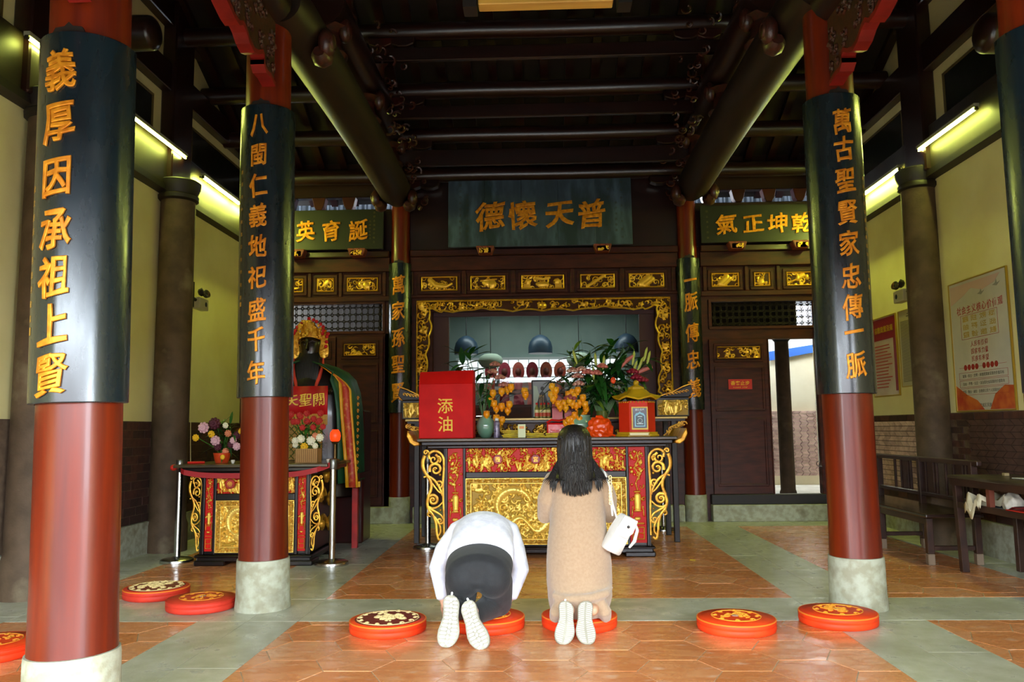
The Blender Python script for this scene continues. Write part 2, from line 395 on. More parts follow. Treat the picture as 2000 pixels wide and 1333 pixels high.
# ================================================================== SIDE WALLS
def side_wall(nm, X, s):   # s=+1: wall faces +X (left wall); -1: faces -X (right wall)
    b = MB(); t = .3
    b.box(min(X, X-s*t), max(X, X-s*t), -.5, 11.3, 0, 6.9)
    w = struct(nm, b, CREAM)
    def bx(y0, y1, z0, z1, d, name, m, bev=0, kind=None, lab=None):
        q = MB(); q.box(min(X, X+s*d), max(X, X+s*d), y0, y1, z0, z1); return obj(name, q, m, w, bevel=bev, kind=kind, label=lab)
    random.seed(3 if s > 0 else 4)
    bays = [(6.42, 8.5), (8.95, 11.05)]
    # stone footing
    for y0, y1 in ((2.0, 4.0), (4.0, 6.2), (6.2, 7.4), (7.4, 8.75), (8.75, 11.05)):
        bx(y0+.002, y1-.002, 0, .33, .06, 'stone_footing', STONE)
    # brick dado
    bx(2.0, 11.05, .33, 1.385, .012, 'mortar_bed', MORT)
    nb = 0; join = MB()
    rows = 12 if s > 0 else 15; rh = 1.05/rows
    wave_bays = [] if s > 0 else [(6.75, 8.25), (9.12, 10.75)]
    for j in range(rows):
        z0 = .333 + j*rh
        y = 6.42 - (0.13 if j % 2 else 0); L_ = .245
        while y < 11.05:
            a, c = max(6.42, y), min(11.05, y+L_-.008); y += L_
            if c-a < .03: continue
            mid = (a+c)/2
            inw = any(p-.02 < mid < q+.02 for p, q in wave_bays) and 2 <= j <= rows-2 and s < 0
            if 8.5 < mid < 8.9 or inw: continue
            if s > 0 and mid > 10.0:
                join.mi = random.randrange(3); join.box(X, X+s*.03, a, c, z0, z0+rh-.008); continue
            q = MB(); d = random.uniform(.018, .026); q.box(min(X, X+s*d), max(X, X+s*d), a, c, z0, z0+rh-.008)
            obj('brick', q, random.choice(BRICK), w)
    if join.v: obj('brick', join, BRICK, w, kind='stuff')
    for (p, q_) in wave_bays:
        bx(p-.01, q_+.01, .333+2*rh-.005, .333+(rows-1)*rh+.005, .014, 'joint_bed', mat('dark_joint', '#3a2a24', .9))
        n = int((q_-p)/.15); pw = (q_-p)/n; ph = .058; za, zb = .333+2*rh, .333+(rows-1)*rh; m_ = int((zb-za)/ph); ph = (zb-za)/m_
        jn = MB()
        for i in range(n):
            for j in range(m_):
                sg = 1 if j % 2 else -1; y0 = p+i*pw; z0 = za+j*ph; o = .038*sg
                a = [(X-.0, y0+.004-o, z0), (X, y0+pw-.006-o, z0), (X, y0+pw-.006+o, z0+ph-.007), (X, y0+.004+o, z0+ph-.007)]
                pts = [(X + (-.001), y_, z_) for _, y_, z_ in a] + [(X-.026, y_, z_) for _, y_, z_ in a]
                tgt = MB() if p > 9 else jn
                tgt.mi = random.randrange(3)
                tgt.add(pts, [(0,1,2,3), (7,6,5,4), (0,4,5,1), (1,5,6,2), (2,6,7,3), (3,7,4,0)])
                if p > 9: obj('wave_tile', tgt, WAVE_LIT, w)
        if jn.v: obj('wave_tile', jn, [mat('unlit_wave_tile', '#5a3d33', .6, 0, col2='#47302a', scale=12)]*3, w, kind='stuff')  # near bay copy, without the door light in its colour
    # timber framework above the plaster
    bx(-.4, 11.05, 3.93, 4.0, .13, 'ledge', CHAR)
    bx(-.4, 11.05, 4.0, 4.49, .10, 'lower_beam', mat('olive_dark_timber', '#2a2010', .5, 0, col2='#1d160b', scale=5), bev=.01)
    bx(-.4, 11.05, 5.10, 5.42, .12, 'middle_beam', BEAM, bev=.01)
    bx(-.4, 11.05, 5.87, 6.2, .12, 'upper_beam', BEAM, bev=.01)
    for y0, y1 in ((2.2, 3.9), (4.1, 6.02), (6.42, 8.46), (8.98, 11.05)):
        r_ = bx(y0+.22, y1-.22, 4.5, 4.95, .03, 'picture_board', mat('black_picture_board', '#10140f', .3, 0, col2='#1f261c', scale=9, lo=.5, hi=.75, coat=.2))
        q = MB(); xx = (X+s*.03, X+s*.045); a_, c_ = y0+.22, y1-.22
        for (ya, yb, za_, zb_) in ((a_, c_, 4.49, 4.51), (a_, c_, 4.94, 4.96), (a_, a_+.02, 4.51, 4.94), (c_-.02, c_, 4.51, 4.94)):
            q.box(min(xx), max(xx), ya, yb, za_, zb_)
        obj('picture_border', q, mat('dull_ochre', '#5a4a20', .6), w)
    for yc in (3.85, 6.22, 8.72):
        bx(yc-.24, yc+.24, 4.0, 6.9, .16, 'post', BEAM, bev=.015)
    return w
wl = side_wall('wall_left', -4.22, 1)
wr = side_wall('wall_right', 4.35, -1)
def stone_pillar(x, y, r, label):
    t = thing('wall_pillar', (x, y, 0), label, 'pillar', 'brown stone pillars along the side walls')
    b = MB(); b.lathe([(r*1.12, 0), (r*1.12, .28), (r*1.03, .33), (r, .36), (r*.97, 3.86)], 28, (x, y, 0)); obj('shaft', b, STPIL, t, smooth=True)
    b = MB(); b.lathe([(r*.97, 3.84), (r*1.14, 3.86), (r*1.16, 3.9), (r*1.05, 3.92), (r*1.22, 3.99), (r*1.26, 4.06), (r*1.1, 4.08)], 28, (x, y, 0)); obj('capital', b, CHAR, t, smooth=True)
    return t
stone_pillar(-4.02, 6.27, .19, 'brown stone wall pillar at the far left edge, beside the nearest red column')
stone_pillar(-4.04, 8.62, .19, 'brown stone wall pillar behind the left stanchion, between plain wall and side altar')
stone_pillar(4.22, 8.75, .18, 'brown stone wall pillar on the right wall between the notice boards')
stone_pillar(4.2, 6.27, .19, 'brown stone wall pillar behind the table on the right')

# ================================================================== COLUMNS
def red_column(x, y, r, H, label):
    t = thing('red_column', (x, y, 0), label, 'column', 'red lacquered columns of the hall')
    b = MB(); b.lathe([(r*1.13, 0), (r*1.14, .02), (r*1.10, .09), (r*1.085, .33), (r*1.07, .352), (r*.9, .356)], 44, (x, y, 0)); obj('stone_base', b, STONE, t, smooth=35)
    b = MB(); b.lathe([(r*1.02, .354), (r*1.0, .6), (r*.985, 2.4), (r*.96, H)], 44, (x, y, 0), cap=False); obj('shaft', b, RED, t, smooth=True)
    return t
cL1 = red_column(-1.99, 3.44, .172, 5.2, 'nearest red column on the left with the seven-character black board')
cL2 = red_column(-2.02, 5.86, .172, 5.6, 'second red column on the left, in front of the side altar')
cR2 = red_column(2.215, 5.84, .172, 5.6, 'red column on the right beside the orange cushion')
cR1 = red_column(2.255, 3.44, .172, 5.2, 'red column cut off by the right edge of the photo')
cL3 = red_column(-1.95, 11.07, .135, 4.9, 'back left red column beside the glazed niche')
cR3 = red_column(2.10, 11.07, .135, 4.9, 'back right red column between the niche and the door')

GREEN_T = TEAL
def couplet(x, y, r, z0, z1, text, label, size, zs, ang0=0, side=None, span=200, outline=False, sidez=None, extra=None):
    """half-round black board hugging the front of a column, characters facing the courtyard"""
    t = thing('couplet_board', (x, y-r, z0), label, 'board', 'half round black boards with gold couplets')
    R0, R1 = r+.004, r+.03; n = 40; b = MB(); rings = []
    half = radians(span/2)
    def pt(a, R, z): return (x+R*sin(a), y-R*cos(a), z)
    prof = [(R0, z0), (R1-.004, z0), (R1, z0+.004), (R1, z1-.004), (R1-.004, z1), (R0, z1)]
    P = [[pt(-half+2*half*i/n, R, z) for i in range(n+1)] for R, z in prof + [prof[0]]]
    b.grid(P)
    for e in (0, n):
        b.add([P[k][e] for k in range(6)], [(0,1,2,3,4,5)])
    obj('board', b, GREEN_T, t, smooth=35)
    for i, ch in enumerate(text):
        v, f = char_mesh(ch, .022, .0, bevel=.022)
        v = brush(v, i*3+len(text), .88 if size < .2 else .8); v[:,1] *= 1.15; b = MB()
        bm = bmesh.new(); vv = [bm.verts.new(p) for p in (v*size).tolist()]
        for q in f:
            try: bm.faces.new([vv[k] for k in q])
            except ValueError: pass
        for k in range(-5, 6):
            bmesh.ops.bisect_plane(bm, geom=bm.verts[:]+bm.edges[:]+bm.faces[:], plane_co=(k*size*.09, 0, 0), plane_no=(1,0,0))
        bm.verts.index_update()
        vs = []
        for q in bm.verts:
            a = ang0 + q.co.x/R1; R = R1 + .002 + max(0, q.co.z + .03*size)*.9
            vs.append(pt(a, R, zs[i] + q.co.y))
        b.add(vs, [tuple(q.index for q in fc.verts) for fc in bm.faces]); bm.free()
        obj('character', b, GOLDT, t)
    if side:   # one fine column of signature characters on the edge of the board
        zt, zb, sz, sa = sidez
        b = MB()
        for i, ch in enumerate(side):
            v, f = char_mesh(ch, .01, .0)
            zc = zt + (zb-zt)*i/(len(side)-1)
            b.add([pt(sa + p[0]*sz/R1, R1+.001+max(0, p[2]*sz), zc+p[1]*sz) for p in v.tolist()], f)
        zc = zb - sz*1.6; q = [pt(sa-sz*.4/R1, R1+.001, zc-sz*.5), pt(sa+sz*.4/R1, R1+.001, zc-sz*.5), pt(sa+sz*.4/R1, R1+.001, zc+sz*.5), pt(sa-sz*.4/R1, R1+.001, zc+sz*.5)]
        b.add(q, [(0,1,2,3)])
        obj('signature', b, mat('dull_gold_lettering', '#c89a3a', .5, .3), t, kind='stuff')
    # iron hanger above the board
    b = MB(); b.prism([(-.075, z1), (.075, z1), (.06, z1+.03), (.02, z1+.035), (0, z1+.055), (-.02, z1+.035), (-.06, z1+.03)], -.012, .0)
    b.v = [(x+p[0]+.0, y-R0-.0+p[1]+.015, p[2]) for p in b.v]; obj('hanger', b, CHAR, t)
    return t
k1 = couplet(-1.99, 3.44, .172, 1.395, 3.02, '義厚因承祖上賢', 'broad black board with seven gold characters on the nearest left column', .165,
        [2.84, 2.60, 2.36, 2.13, 1.93, 1.73, 1.51], side='歲次庚辰桂月穀旦敬書', sidez=(2.33, 1.76, .034, -.82), ang0=-.06)
k2 = couplet(-2.02, 5.86, .172, 1.515, 3.71, '八閩仁義地祀盛千年', 'black board with nine gold characters on the second left column', .158,
        [3.545, 3.31, 3.08, 2.85, 2.62, 2.39, 2.15, 1.93, 1.69], side='庚辰年仲秋吉日後學敬題', sidez=(3.2, 2.25, .032, -.78))
couplet(2.215, 5.84, .172, 1.49, 3.68, '萬古聖賢家忠傳一脈', 'black board with nine gold characters on the right column', .165,
        [3.46, 3.25, 3.02, 2.78, 2.56, 2.32, 2.10, 1.92, 1.69], side='泉州林氏宗親會敬獻沐手拜題', sidez=(3.05, 2.3, .032, .85))
couplet(2.255, 3.44, .172, 1.395, 2.97, '英雄浩氣貫長虹', 'black board on the column cut off at the right edge', .18, [2.84, 2.60, 2.36, 2.13, 1.93, 1.73, 1.51])
lean([(cL1, 0), (k1, 1.395)], -.02); lean([(cL2, 0), (k2, 1.515)], -.012)
couplet(-1.95, 11.07, .135, 1.5, 3.6, '萬家孫聖賢', 'slim dark board with five gold characters on the back left column', .235, [3.28, 2.92, 2.54, 2.17, 1.78])
couplet(2.10, 11.07, .135, 1.5, 3.6, '一脈傳忠義', 'slim dark board with five gold characters on the back right column', .235, [3.28, 2.98, 2.55, 2.18, 1.79])

# ================================================================== BACK WALL
b = MB(); YW = 11.1
b.box(-4.3, 4.5, 11.13, 11.2, 3.66, 3.86)
# solid pieces of timber wall around niche, doors, lattices
for x0, x1, z0, z1 in ((-1.95, -1.5, 0, 3.12), (1.63, 2.1, 0, 3.12), (-1.5, 1.63, 0, 1.56), (-1.5, 1.63, 2.92, 3.12), (-1.95, 2.1, 3.12, 3.72),
                       (-4.3, -2.1, 0, 2.62), (-4.3, -3.55, 2.62, 3.72), (-2.17, -1.95, 0, 3.72), (-3.55, -2.17, 3.08, 3.72),
                       (2.1, 2.36, 0, 3.72), (2.36, 3.84, 3.03, 3.72), (2.36, 3.84, 2.47, 2.62), (3.84, 4.5, 0, 3.72), (2.36, 3.84, 0, .22)):
    b.box(x0, x1, YW, YW+.12, z0, z1)
wb = struct('wall_back', b, WOOD)
def wbx(name, x0, x1, y0, y1, z0, z1, m=WOOD, bev=.006, **k):
    q = MB(); q.box(x0, x1, y0, y1, z0, z1); return obj(name, q, m, wb, bevel=bev, **k)
for x0, x1 in ((-4.2, -2.95), (-2.95, -1.95), (-1.75, 0.1), (.1, 1.93)): wbx('stone_sill', x0+.003, x1-.003, 10.93, 11.1, 0, .22, STONE, .008)
wbx('stone_sill', 2.3, 4.33, 10.93, 11.1, 0, .22, STONE, .008)
wbx('door_sill', 2.3, 4.33, 11.0, 11.14, .22, .352, CHAR, .006)
# rails
for x0, x1 in ((-4.2, -2.1), (-1.8, 1.96), (2.27, 4.33)):
    wbx('rail', x0, x1, 11.03, 11.1, 3.50, 3.70); wbx('rail', x0, x1, 10.98, 11.1, 3.70, 3.79, REDD, .012)
    wbx('rail', x0, x1, 11.06, 11.1, 3.12 if abs(x0) < 2 else 3.08, 3.16 if abs(x0) < 2 else 3.15)
MOT = {}
def motif(R, kind, seed):
    w, h = R.w, R.h
    if kind == 'gourd':
        R.blob(w*.45, h*.5, w*.10, h*.25); R.blob(w*.62, h*.42, w*.13, h*.3); R.stroke([(w*.3, h*.65), (w*.75, h*.75)], .012)
    elif kind == 'ingot':
        R.blob(w*.5, h*.35, w*.16, h*.22); R.stroke([(w*.33, h*.8), (w*.5, h*.68), (w*.67, h*.8)], .02); R.poly_rect(w*.05, h*.1, w*.22, h*.4, .6); R.poly_rect(w*.78, h*.1, w*.95, h*.4, .6)
        R.blob(w*.16, h*.55, w*.07, h*.2); R.blob(w*.84, h*.55, w*.07, h*.2)
    elif kind == 'flute':
        for k in (-.03, .03): R.stroke([(w*.2, h*(.15+k)), (w*.72, h*(.9+k))], .018)
    elif kind == 'scroll':
        R.stroke([(w*.35, h*.3), (w*.6, h*.75)], .05); R.stroke([(w*.45, h*.2), (w*.7, h*.65)], .04)
    elif kind == 'fish':
        R.stroke([(w*.25, h*.75), (w*.4, h*.4), (w*.7, h*.3), (w*.85, h*.5)], [.04, .035, .02, .012])
    elif kind == 'fan':
        R.blob(w*.45, h*.35, w*.2, h*.3); R.stroke([(w*.5, h*.5), (w*.65, h*.9)], .014); R.stroke([(w*.3, h*.2), (w*.8, h*.3)], .016)
    elif kind == 'bird':
        R.stroke([(w*.2, h*.3), (w*.45, h*.5), (w*.7, h*.8)], [.012, .035, .01]); R.stroke([(w*.45, h*.5), (w*.4, h*.85)], .014); R.blob(w*.8, h*.6, w*.08, h*.2)
def panel(x0, x1, z0, z1, kind, seed, m=R_DARK, nm='carved_panel'):
    """recessed framed panel with a carved gold field"""
    q = MB(); frame_boxes(q, x0-.045, x1+.045, z0-.045, z1+.045, .04, 11.075, 11.1); f = obj('panel_frame', q, WOOD, wb, bevel=.006)
    R = Relief(x1-x0, z1-z0, .0075); R.scrolls(int(26*(x1-x0)/.5), seed, .05, .010, .7); motif(R, kind, seed)
    R.frame(.018)
    mb = MB(); R.mesh(mb, x0, z0, 11.092, .026); return obj(nm, mb, m, wb, smooth=True, fixn=False)
for i, (x0, x1, k) in enumerate(((-1.66, -1.14, 'fish'), (-.96, -.46, 'gourd'), (-.24, .37, 'ingot'), (.59, 1.08, 'flute'), (1.27, 1.77, 'scroll'))): panel(x0, x1, 3.215, 3.425, k, 10+i)
for i, (x0, x1, k) in enumerate(((-3.75, -3.34, 'fan'), (-3.15, -2.90, 'bird'), (-2.72, -2.27, 'gourd'))): panel(x0, x1, 3.225, 3.43, k, 20+i)
for i, (x0, x1, k) in enumerate(((2.42, 2.81, 'scroll'), (3.01, 3.24, 'fan'), (3.46, 3.82, 'bird'))): panel(x0, x1, 3.205, 3.41, k, 30+i)
for x in (-1.80, -1.05, -.35, .48, 1.175, 1.90): wbx('stile', x-.028, x+.028, 11.06, 11.1, 3.16, 3.5)
for x in (-3.25, -2.81, -2.18): wbx('stile', x-.025, x+.025, 11.06, 11.1, 3.15, 3.5)
for x in (2.33, 2.91, 3.35, 3.92): wbx('stile', x-.025, x+.025, 11.06, 11.1, 3.15, 3.5)
# lattices (openwork rings)
def lattice(x0, x1, z0, z1, m):
    q = MB(); p = .088; nx = int(round((x1-x0)/p)); nz = int(round((z1-z0)/p)); px = (x1-x0)/nx; pz = (z1-z0)/nz; R = p*.62
    for i in range(nx+1):
        for j in range(nz+1):
            for (ox, oz, rr) in ((0, 0, R), (.5, .5, R*.42)):
                cx, cz = x0+(i+ox)*px, z0+(j+oz)*pz
                P = []
                for k in range(17):
                    a = 2*pi*k/16; P.append((min(x1, max(x0, cx+rr*cos(a))), 11.15, min(z1, max(z0, cz+rr*sin(a)))))
                q.tube(P, .0055, 4, cap=False)
    o = obj('lattice', q, m, wb, kind='stuff', fixn=False)
    f = MB(); frame_boxes(f, x0-.05, x1+.05, z0-.04, z1+.04, .04, 11.08, 11.16); obj('lattice_frame', f, WOOD, wb, bevel=.005)
LATM = mat('grey_brown_lattice', '#2a241c', .7, spec=.2)
lattice(-3.5, -2.22, 2.66, 3.05, LATM); lattice(2.42, 3.80, 2.65, 3.0, LATM)
# closed door leaves on the left
def door_leaf(nm, x0, x1, z0, z1, y, lab=None, gold=True):
    q = MB(); q.box(x0, x1, y, y+.045, z0, z1); d = struct(nm, q, WOOD, bevel=.004, label=lab)
    def fr(n_, a, c, za, zb):
        f = MB(); frame_boxes(f, a, c, za, zb, .03, y-.014, y); obj(n_, f, WOOD, d, bevel=.006)
    w = x1-x0; fr('moulding', x0+.06, x1-.06, z1-.32, z1-.06); fr('moulding', x0+.06, x1-.06, z0+1.12, z1-.38); fr('moulding', x0+.06, x1-.06, z0+.1, z0+1.02)
    if gold:
        R = Relief(w-.2, .17, .0075); R.scrolls(30, int(x0*100) % 97, .05, .01, .8); R.frame(.015)
        mb = MB(); R.mesh(mb, x0+.10, z1-.275, y-.004, .024); obj('carved_panel', mb, R_DARK, d, smooth=True, fixn=False)
    return d
door_leaf('door_1', -3.52, -2.86, .24, 2.58, 11.05); door_leaf('door_2', -2.84, -2.19, .24, 2.58, 11.05)
d3 = door_leaf('door_3', 2.35, 3.145, .355, 2.47, 11.05)
# red notice on the door
t = thing('door_notice', (2.75, 11.035, 1.77), 'small red notice with yellow characters on the brown door', 'sign')
q = MB(); q.box(2.592, 2.913, 11.032, 11.036, 1.772, 1.91); obj('plate', q, mat('notice_red', '#c8241a', .5), t)
def flat_text(txt, x, y, z, size, m, parent, name='lettering', pitch=1.05, vertical=False, off=.012, ext=.01, squash=1, M=None, br=False):
    q = MB(M); n = len(txt); o = None
    for i, ch in enumerate(txt):
        if ch == ' ': continue
        v, f = char_mesh(ch, ext, off)
        if br: v = brush(v, i+n)
        dx = 0 if vertical else (i-(n-1)/2)*size*pitch; dz = -(i-(n-1)/2)*size*pitch if vertical else 0
        q.add([(x+dx+p[0]*size*squash, y-p[2]*size, z+dz+p[1]*size) for p in v.tolist()], f)
        if size >= .055 and M is None: o = obj('character', q, m, parent); q = MB(M)
    return obj(name, q, m, parent, kind='stuff') if q.v else o
YEL = mat('yellow_print', '#f0c21a', .5)
flat_text('香客止步', 2.752, 11.031, 1.858, .062, YEL, t); flat_text('PLEASE STOP', 2.752, 11.031, 1.798, .024, YEL, t, pitch=.75)
# side bays, hinge jamb of opening + handle rod on right jamb
wbx('jamb', 3.145, 3.165, 11.04, 11.16, .352, 2.47); wbx('jamb', 3.80, 3.86, 11.03, 11.16, .352, 2.62)
q = MB(); q.tube([(3.79, 11.1, .75), (3.79, 11.1, 2.35)], .008, 6); q.tube(arc(3.79, .75, .035, .035, 0, 2*pi, 12, 11.1), .006, 5); obj('bolt_rod', q, STEEL, wb)

# ------------------------------------------------------------------ niche opening with carved gilt frame
t = thing('niche_frame', (.06, 11.05, 1.5), 'gilded carved frame with scalloped inner edge around the glazed niche', 'frame')
X0, X1, Z0, Z1 = -1.712, 1.832, 1.56, 3.065; TH, SW = .19, .17
def inner_h(u):      # depth of the carved band below the top edge, u in 0..1
    u = abs(u-.5)*2      # 0 centre .. 1 end
    base = .165
    cusp = .03*abs(sin(u*pi*4.2)) if u < .8 else 0
    notch = -.05*math.exp(-((u-.48)/.05)**2)
    end = -.07*math.exp(-((u-.90)/.06)**2) + (.12*max(0, (u-.93))/.07)
    return base - cusp + notch + end
def inner_w(v):      # v 0 bottom .. 1 top, half band width at the side
    return .15 + .05*sin(v*pi*3.1+.4)*.6 + .03*abs(sin(v*pi*6))*1 - (.05 if v < .12 else 0) + (.09 if v > .93 else 0)
R = Relief(X1-X0, Z1-Z0, .011); R.H[:] = 0
q = random.Random(8)
for k in range(230):
    u = q.random(); side = q.random()
    if side < .56: x = q.uniform(0, R.w); z = R.h - q.uniform(.02, .14)
    else: x = q.choice((q.uniform(.02, .14), R.w-q.uniform(.02, .14))); z = q.uniform(0, R.h)
    R.spiral(x, z, q.uniform(.025, .06), .011, q.uniform(0, 6), q.uniform(.6, 1.2), q.choice((1, -1)), q.uniform(.5, .9))
R.dot(R.w/2, R.h-.085, .05, 1.3); R.dot(R.w/2, R.h-.085, .03, 1.6)
mask = []
for j in range(R.ny-1):
    row = []
    for i in range(R.nx-1):
        x = (i+.5)/(R.nx-1)*R.w; z = (j+.5)/(R.ny-1)*R.h
        row.append(R.h-z < inner_h(x/R.w) or min(x, R.w-x) < inner_w(z/R.h))
    mask.append(row)
mb = MB(); R.mesh(mb, X0, Z0, 11.07, .032, mask=mask); obj('carved_band', mb, R_DARK, t, smooth=True, fixn=False)
q = MB(); ed = .014
q.tube([(X0, 11.045, Z0), (X0, 11.045, Z1), (X1, 11.045, Z1), (X1, 11.045, Z0)], ed, 4)
obj('outer_bead', q, GOLDB, t)
pts = []
for k in range(61):
    v = k/60*.955; pts.append((X0+inner_w(v), 11.035, Z0+v*(Z1-Z0)))
for k in range(120):
    u = .045+k/119*.91; pts.append((X0+u*(X1-X0), 11.035, Z1-inner_h(u)))
for k in range(61):
    v = (1-k/60)*.955; pts.append((X1-inner_w(v), 11.035, Z0+v*(Z1-Z0)))
q = MB(); q.tube(pts, .013, 6); obj('scalloped_bead', q, GOLDB, t, smooth=True)
# the niche room behind (three walls, floor, soffit)
TEALW = mat('teal_grey_plaster', '#8fa39b', .8, 0, col2='#7f948e', scale=2)
PUR = mat('purple_brown_paint', '#4a2a30', .5)
q = MB(); q.box(-2.2, 2.3, 13.2, 13.3, 1.2, 3.3); q.box(-2.25, -2.15, 11.22, 13.3, 1.2, 3.3); q.box(2.2, 2.3, 11.22, 13.3, 1.2, 3.3); q.box(-2.2, 2.3, 11.22, 13.3, 3.2, 3.3)
struct('wall_niche', q, TEALW)
q = MB(); q.box(-2.2, 2.3, 11.22, 13.2, 1.42, 1.52); struct('trim_niche_floor', q, PUR)
q = MB(); q.box(-1.52, -1.28, 11.22, 11.3, 1.5, 2.95); q.box(1.42, 1.66, 11.22, 11.3, 1.5, 2.95); q.box(-1.5, 1.63, 11.20, 11.26, 2.86, 2.93); q.box(-1.5, 1.63, 11.20, 11.26, 1.5, 1.60); struct('window_1', q, PUR, bevel=.005)
gm = bpy.data.materials.new('niche_glass'); gm.use_nodes = True; N = gm.node_tree.nodes; L = gm.node_tree.links
for n_ in list(N): N.remove(n_)
out = N.new('ShaderNodeOutputMaterial'); mix = N.new('ShaderNodeMixShader'); tr = N.new('ShaderNodeBsdfTransparent'); gl = N.new('ShaderNodeBsdfGlossy'); fr = N.new('ShaderNodeFresnel')
fr.inputs[0].default_value = 1.35; gl.inputs['Roughness'].default_value = .015; tr.inputs[0].default_value = (.93, .96, .95, 1)
L.new(fr.outputs[0], mix.inputs[0]); L.new(tr.outputs[0], mix.inputs[1]); L.new(gl.outputs[0], mix.inputs[2]); L.new(mix.outputs[0], out.inputs[0])
q = MB(); q.box(-1.3, 1.45, 11.255, 11.261, 1.58, 2.87); obj('pane', q, gm, bpy.data.objects['window_1'])
# glowing slatted panel imitating the outdoor reflection in the niche glass
t = thing('reflection_panel', (0, 13.15, 2.0), 'glowing slatted panel standing in for a reflection in the niche glass', 'window')
REFL_GLOW = mat('reflection_glow', '#ffffff', .6, emit='#f6fbff', estr=.5)
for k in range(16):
    x = -1.35 + k*.168; q = MB(); q.box(x+.006, x+.162, 13.15, 13.17, 2.12, 2.40); obj('pane', q, REFL_GLOW, t)
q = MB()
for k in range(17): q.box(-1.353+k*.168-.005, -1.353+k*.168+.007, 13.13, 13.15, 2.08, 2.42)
q.box(-1.38, 1.36, 13.12, 13.16, 2.40, 2.44); q.box(-1.38, 1.36, 13.13, 13.15, 2.26, 2.27); q.box(-1.38, 1.36, 13.12, 13.16, 2.06, 2.12); obj('reflection_grid', q, mat('pale_grey_paint', '#b9c2c2', .6), t)
# figurines in pink and red robes in front of it
PINKS = [mat('robe_%d' % i, c, .6, col2=c2, scale=10) for i, (c, c2) in enumerate((('#c04a34', '#c8704e'), ('#a82834', '#8c1a30'), ('#a02440', '#b84a5a'), ('#b83a3c', '#c8705c'), ('#a83040', '#8a1c34'), ('#c06a4c', '#a84038')))]
for i in range(6):
    x = -.78 + i*.222; y = 12.7
    t = thing('shrine_figurine', (x, y, 1.52), 'small robed figurine, number %s from the left in the row behind the glass' % ('one', 'two', 'three', 'four', 'five', 'six')[i], 'figurine', 'robed figurines in the niche')
    t['label'] = ('leftmost', 'second from left', 'third from left', 'third from right', 'second from right', 'rightmost')[i] + ' of the six robed figurines behind the niche glass'
    q = MB(); q.lathe([(.085, 0), (.09, .12), (.07, .3), (.06, .42), (.075, .5), (.05, .56), (.025, .6)], 16, (x, y, 1.52), sy=.7); obj('robe', q, PINKS[i], t, smooth=True)
    q = MB(); q.prism([(x+.098*cos(a), 2.18+.15*sin(a)) for a in [2*pi*k/20 for k in range(20)]], y+.04, y+.06); obj('halo', q, PINKS[(i+1) % 6], t)
    q = MB(); q.ball((x, y-.01, 2.17), .05, sc=(1, 1, 1.25)); obj('head', q, mat('figurine_face', '#7a4038', .5), t, smooth=True)
t = thing('altar_cabinet', (0, 12.3, 1.52), 'low dark offering table standing inside the glazed niche', 'table')
q = MB(); q.box(-1.2, 1.25, 12.2, 12.5, 1.80, 1.86); obj('table_top', q, mat('greyed_wood', '#5c5148', .5), t)
for x in (-1.15, 0.0, 1.2):
    q = MB(); q.box(x-.04, x+.04, 12.22, 12.48, 1.52, 1.80); obj('leg', q, DARK, t)
q = MB(); q.box(-.55, .02, 12.0, 12.3, 1.60, 1.70); q.M = None; obj('folded_cloth', q, mat('pale_blue_cloth', '#8fb4cc', .7), None, bevel=.02, label='pale blue folded cloth lying on the niche floor behind the glass', cat='cloth')
bpy.data.objects['folded_cloth'].location.z = 1.52
for x, lab in ((-1.15, 'left'), (.02, 'middle'), (1.37, 'right')):
    t = thing('hanging_lamp', (x, 12.5, 2.5), lab + ' of the three domed blue grey lamps behind the niche glass', 'lamp', 'domed lamps in the niche')
    q = MB(); q.lathe([(.19, 0), (.19, .10), (.17, .18), (.12, .25), (.05, .29), (.01, .30)], 24, (x, 12.5, 2.44)); obj('shade', q, mat('blue_grey_enamel', '#2c4050', .4), t, smooth=True)
    q = MB(); q.tube([(x, 12.5, 2.73), (x, 12.5, 3.2)], .008, 6); obj('cord', q, DARK, t)
for x, lab in ((-.76, 'left'), (.62, 'right')):
    t = thing('paper_lantern', (x, 12.4, 2.2), lab + ' pale green melon shaped lantern behind the niche glass', 'lantern', 'pale lanterns in the niche')
    q = MB()
    rr = [(.02, -.12), (.13, -.09), (.175, -.03), (.185, .01), (.16, .07), (.10, .11), (.02, .12)]
    v_ = []
    for r_, z_ in rr: v_.append([(x+r_*cos(2*pi*k/32)*(1+.05*cos(8*2*pi*k/32)), 12.4+r_*sin(2*pi*k/32), 2.32+z_) for k in range(32)])
    q.loft(v_); obj('shade', q, mat('pale_celadon_paper', '#a9bba6', .7), t, smooth=True)
    q = MB(); q.tube([(x, 12.4, 2.44), (x, 12.4, 3.2)], .006, 5); obj('cord', q, DARK, t)
l = area_light('niche_fill_light', (0, 12.2, 3.18), (0, 0, 0), 2.6, .2, 11, (.86, .95, .95))  # added fill without a visible lamp, brings out the niche walls

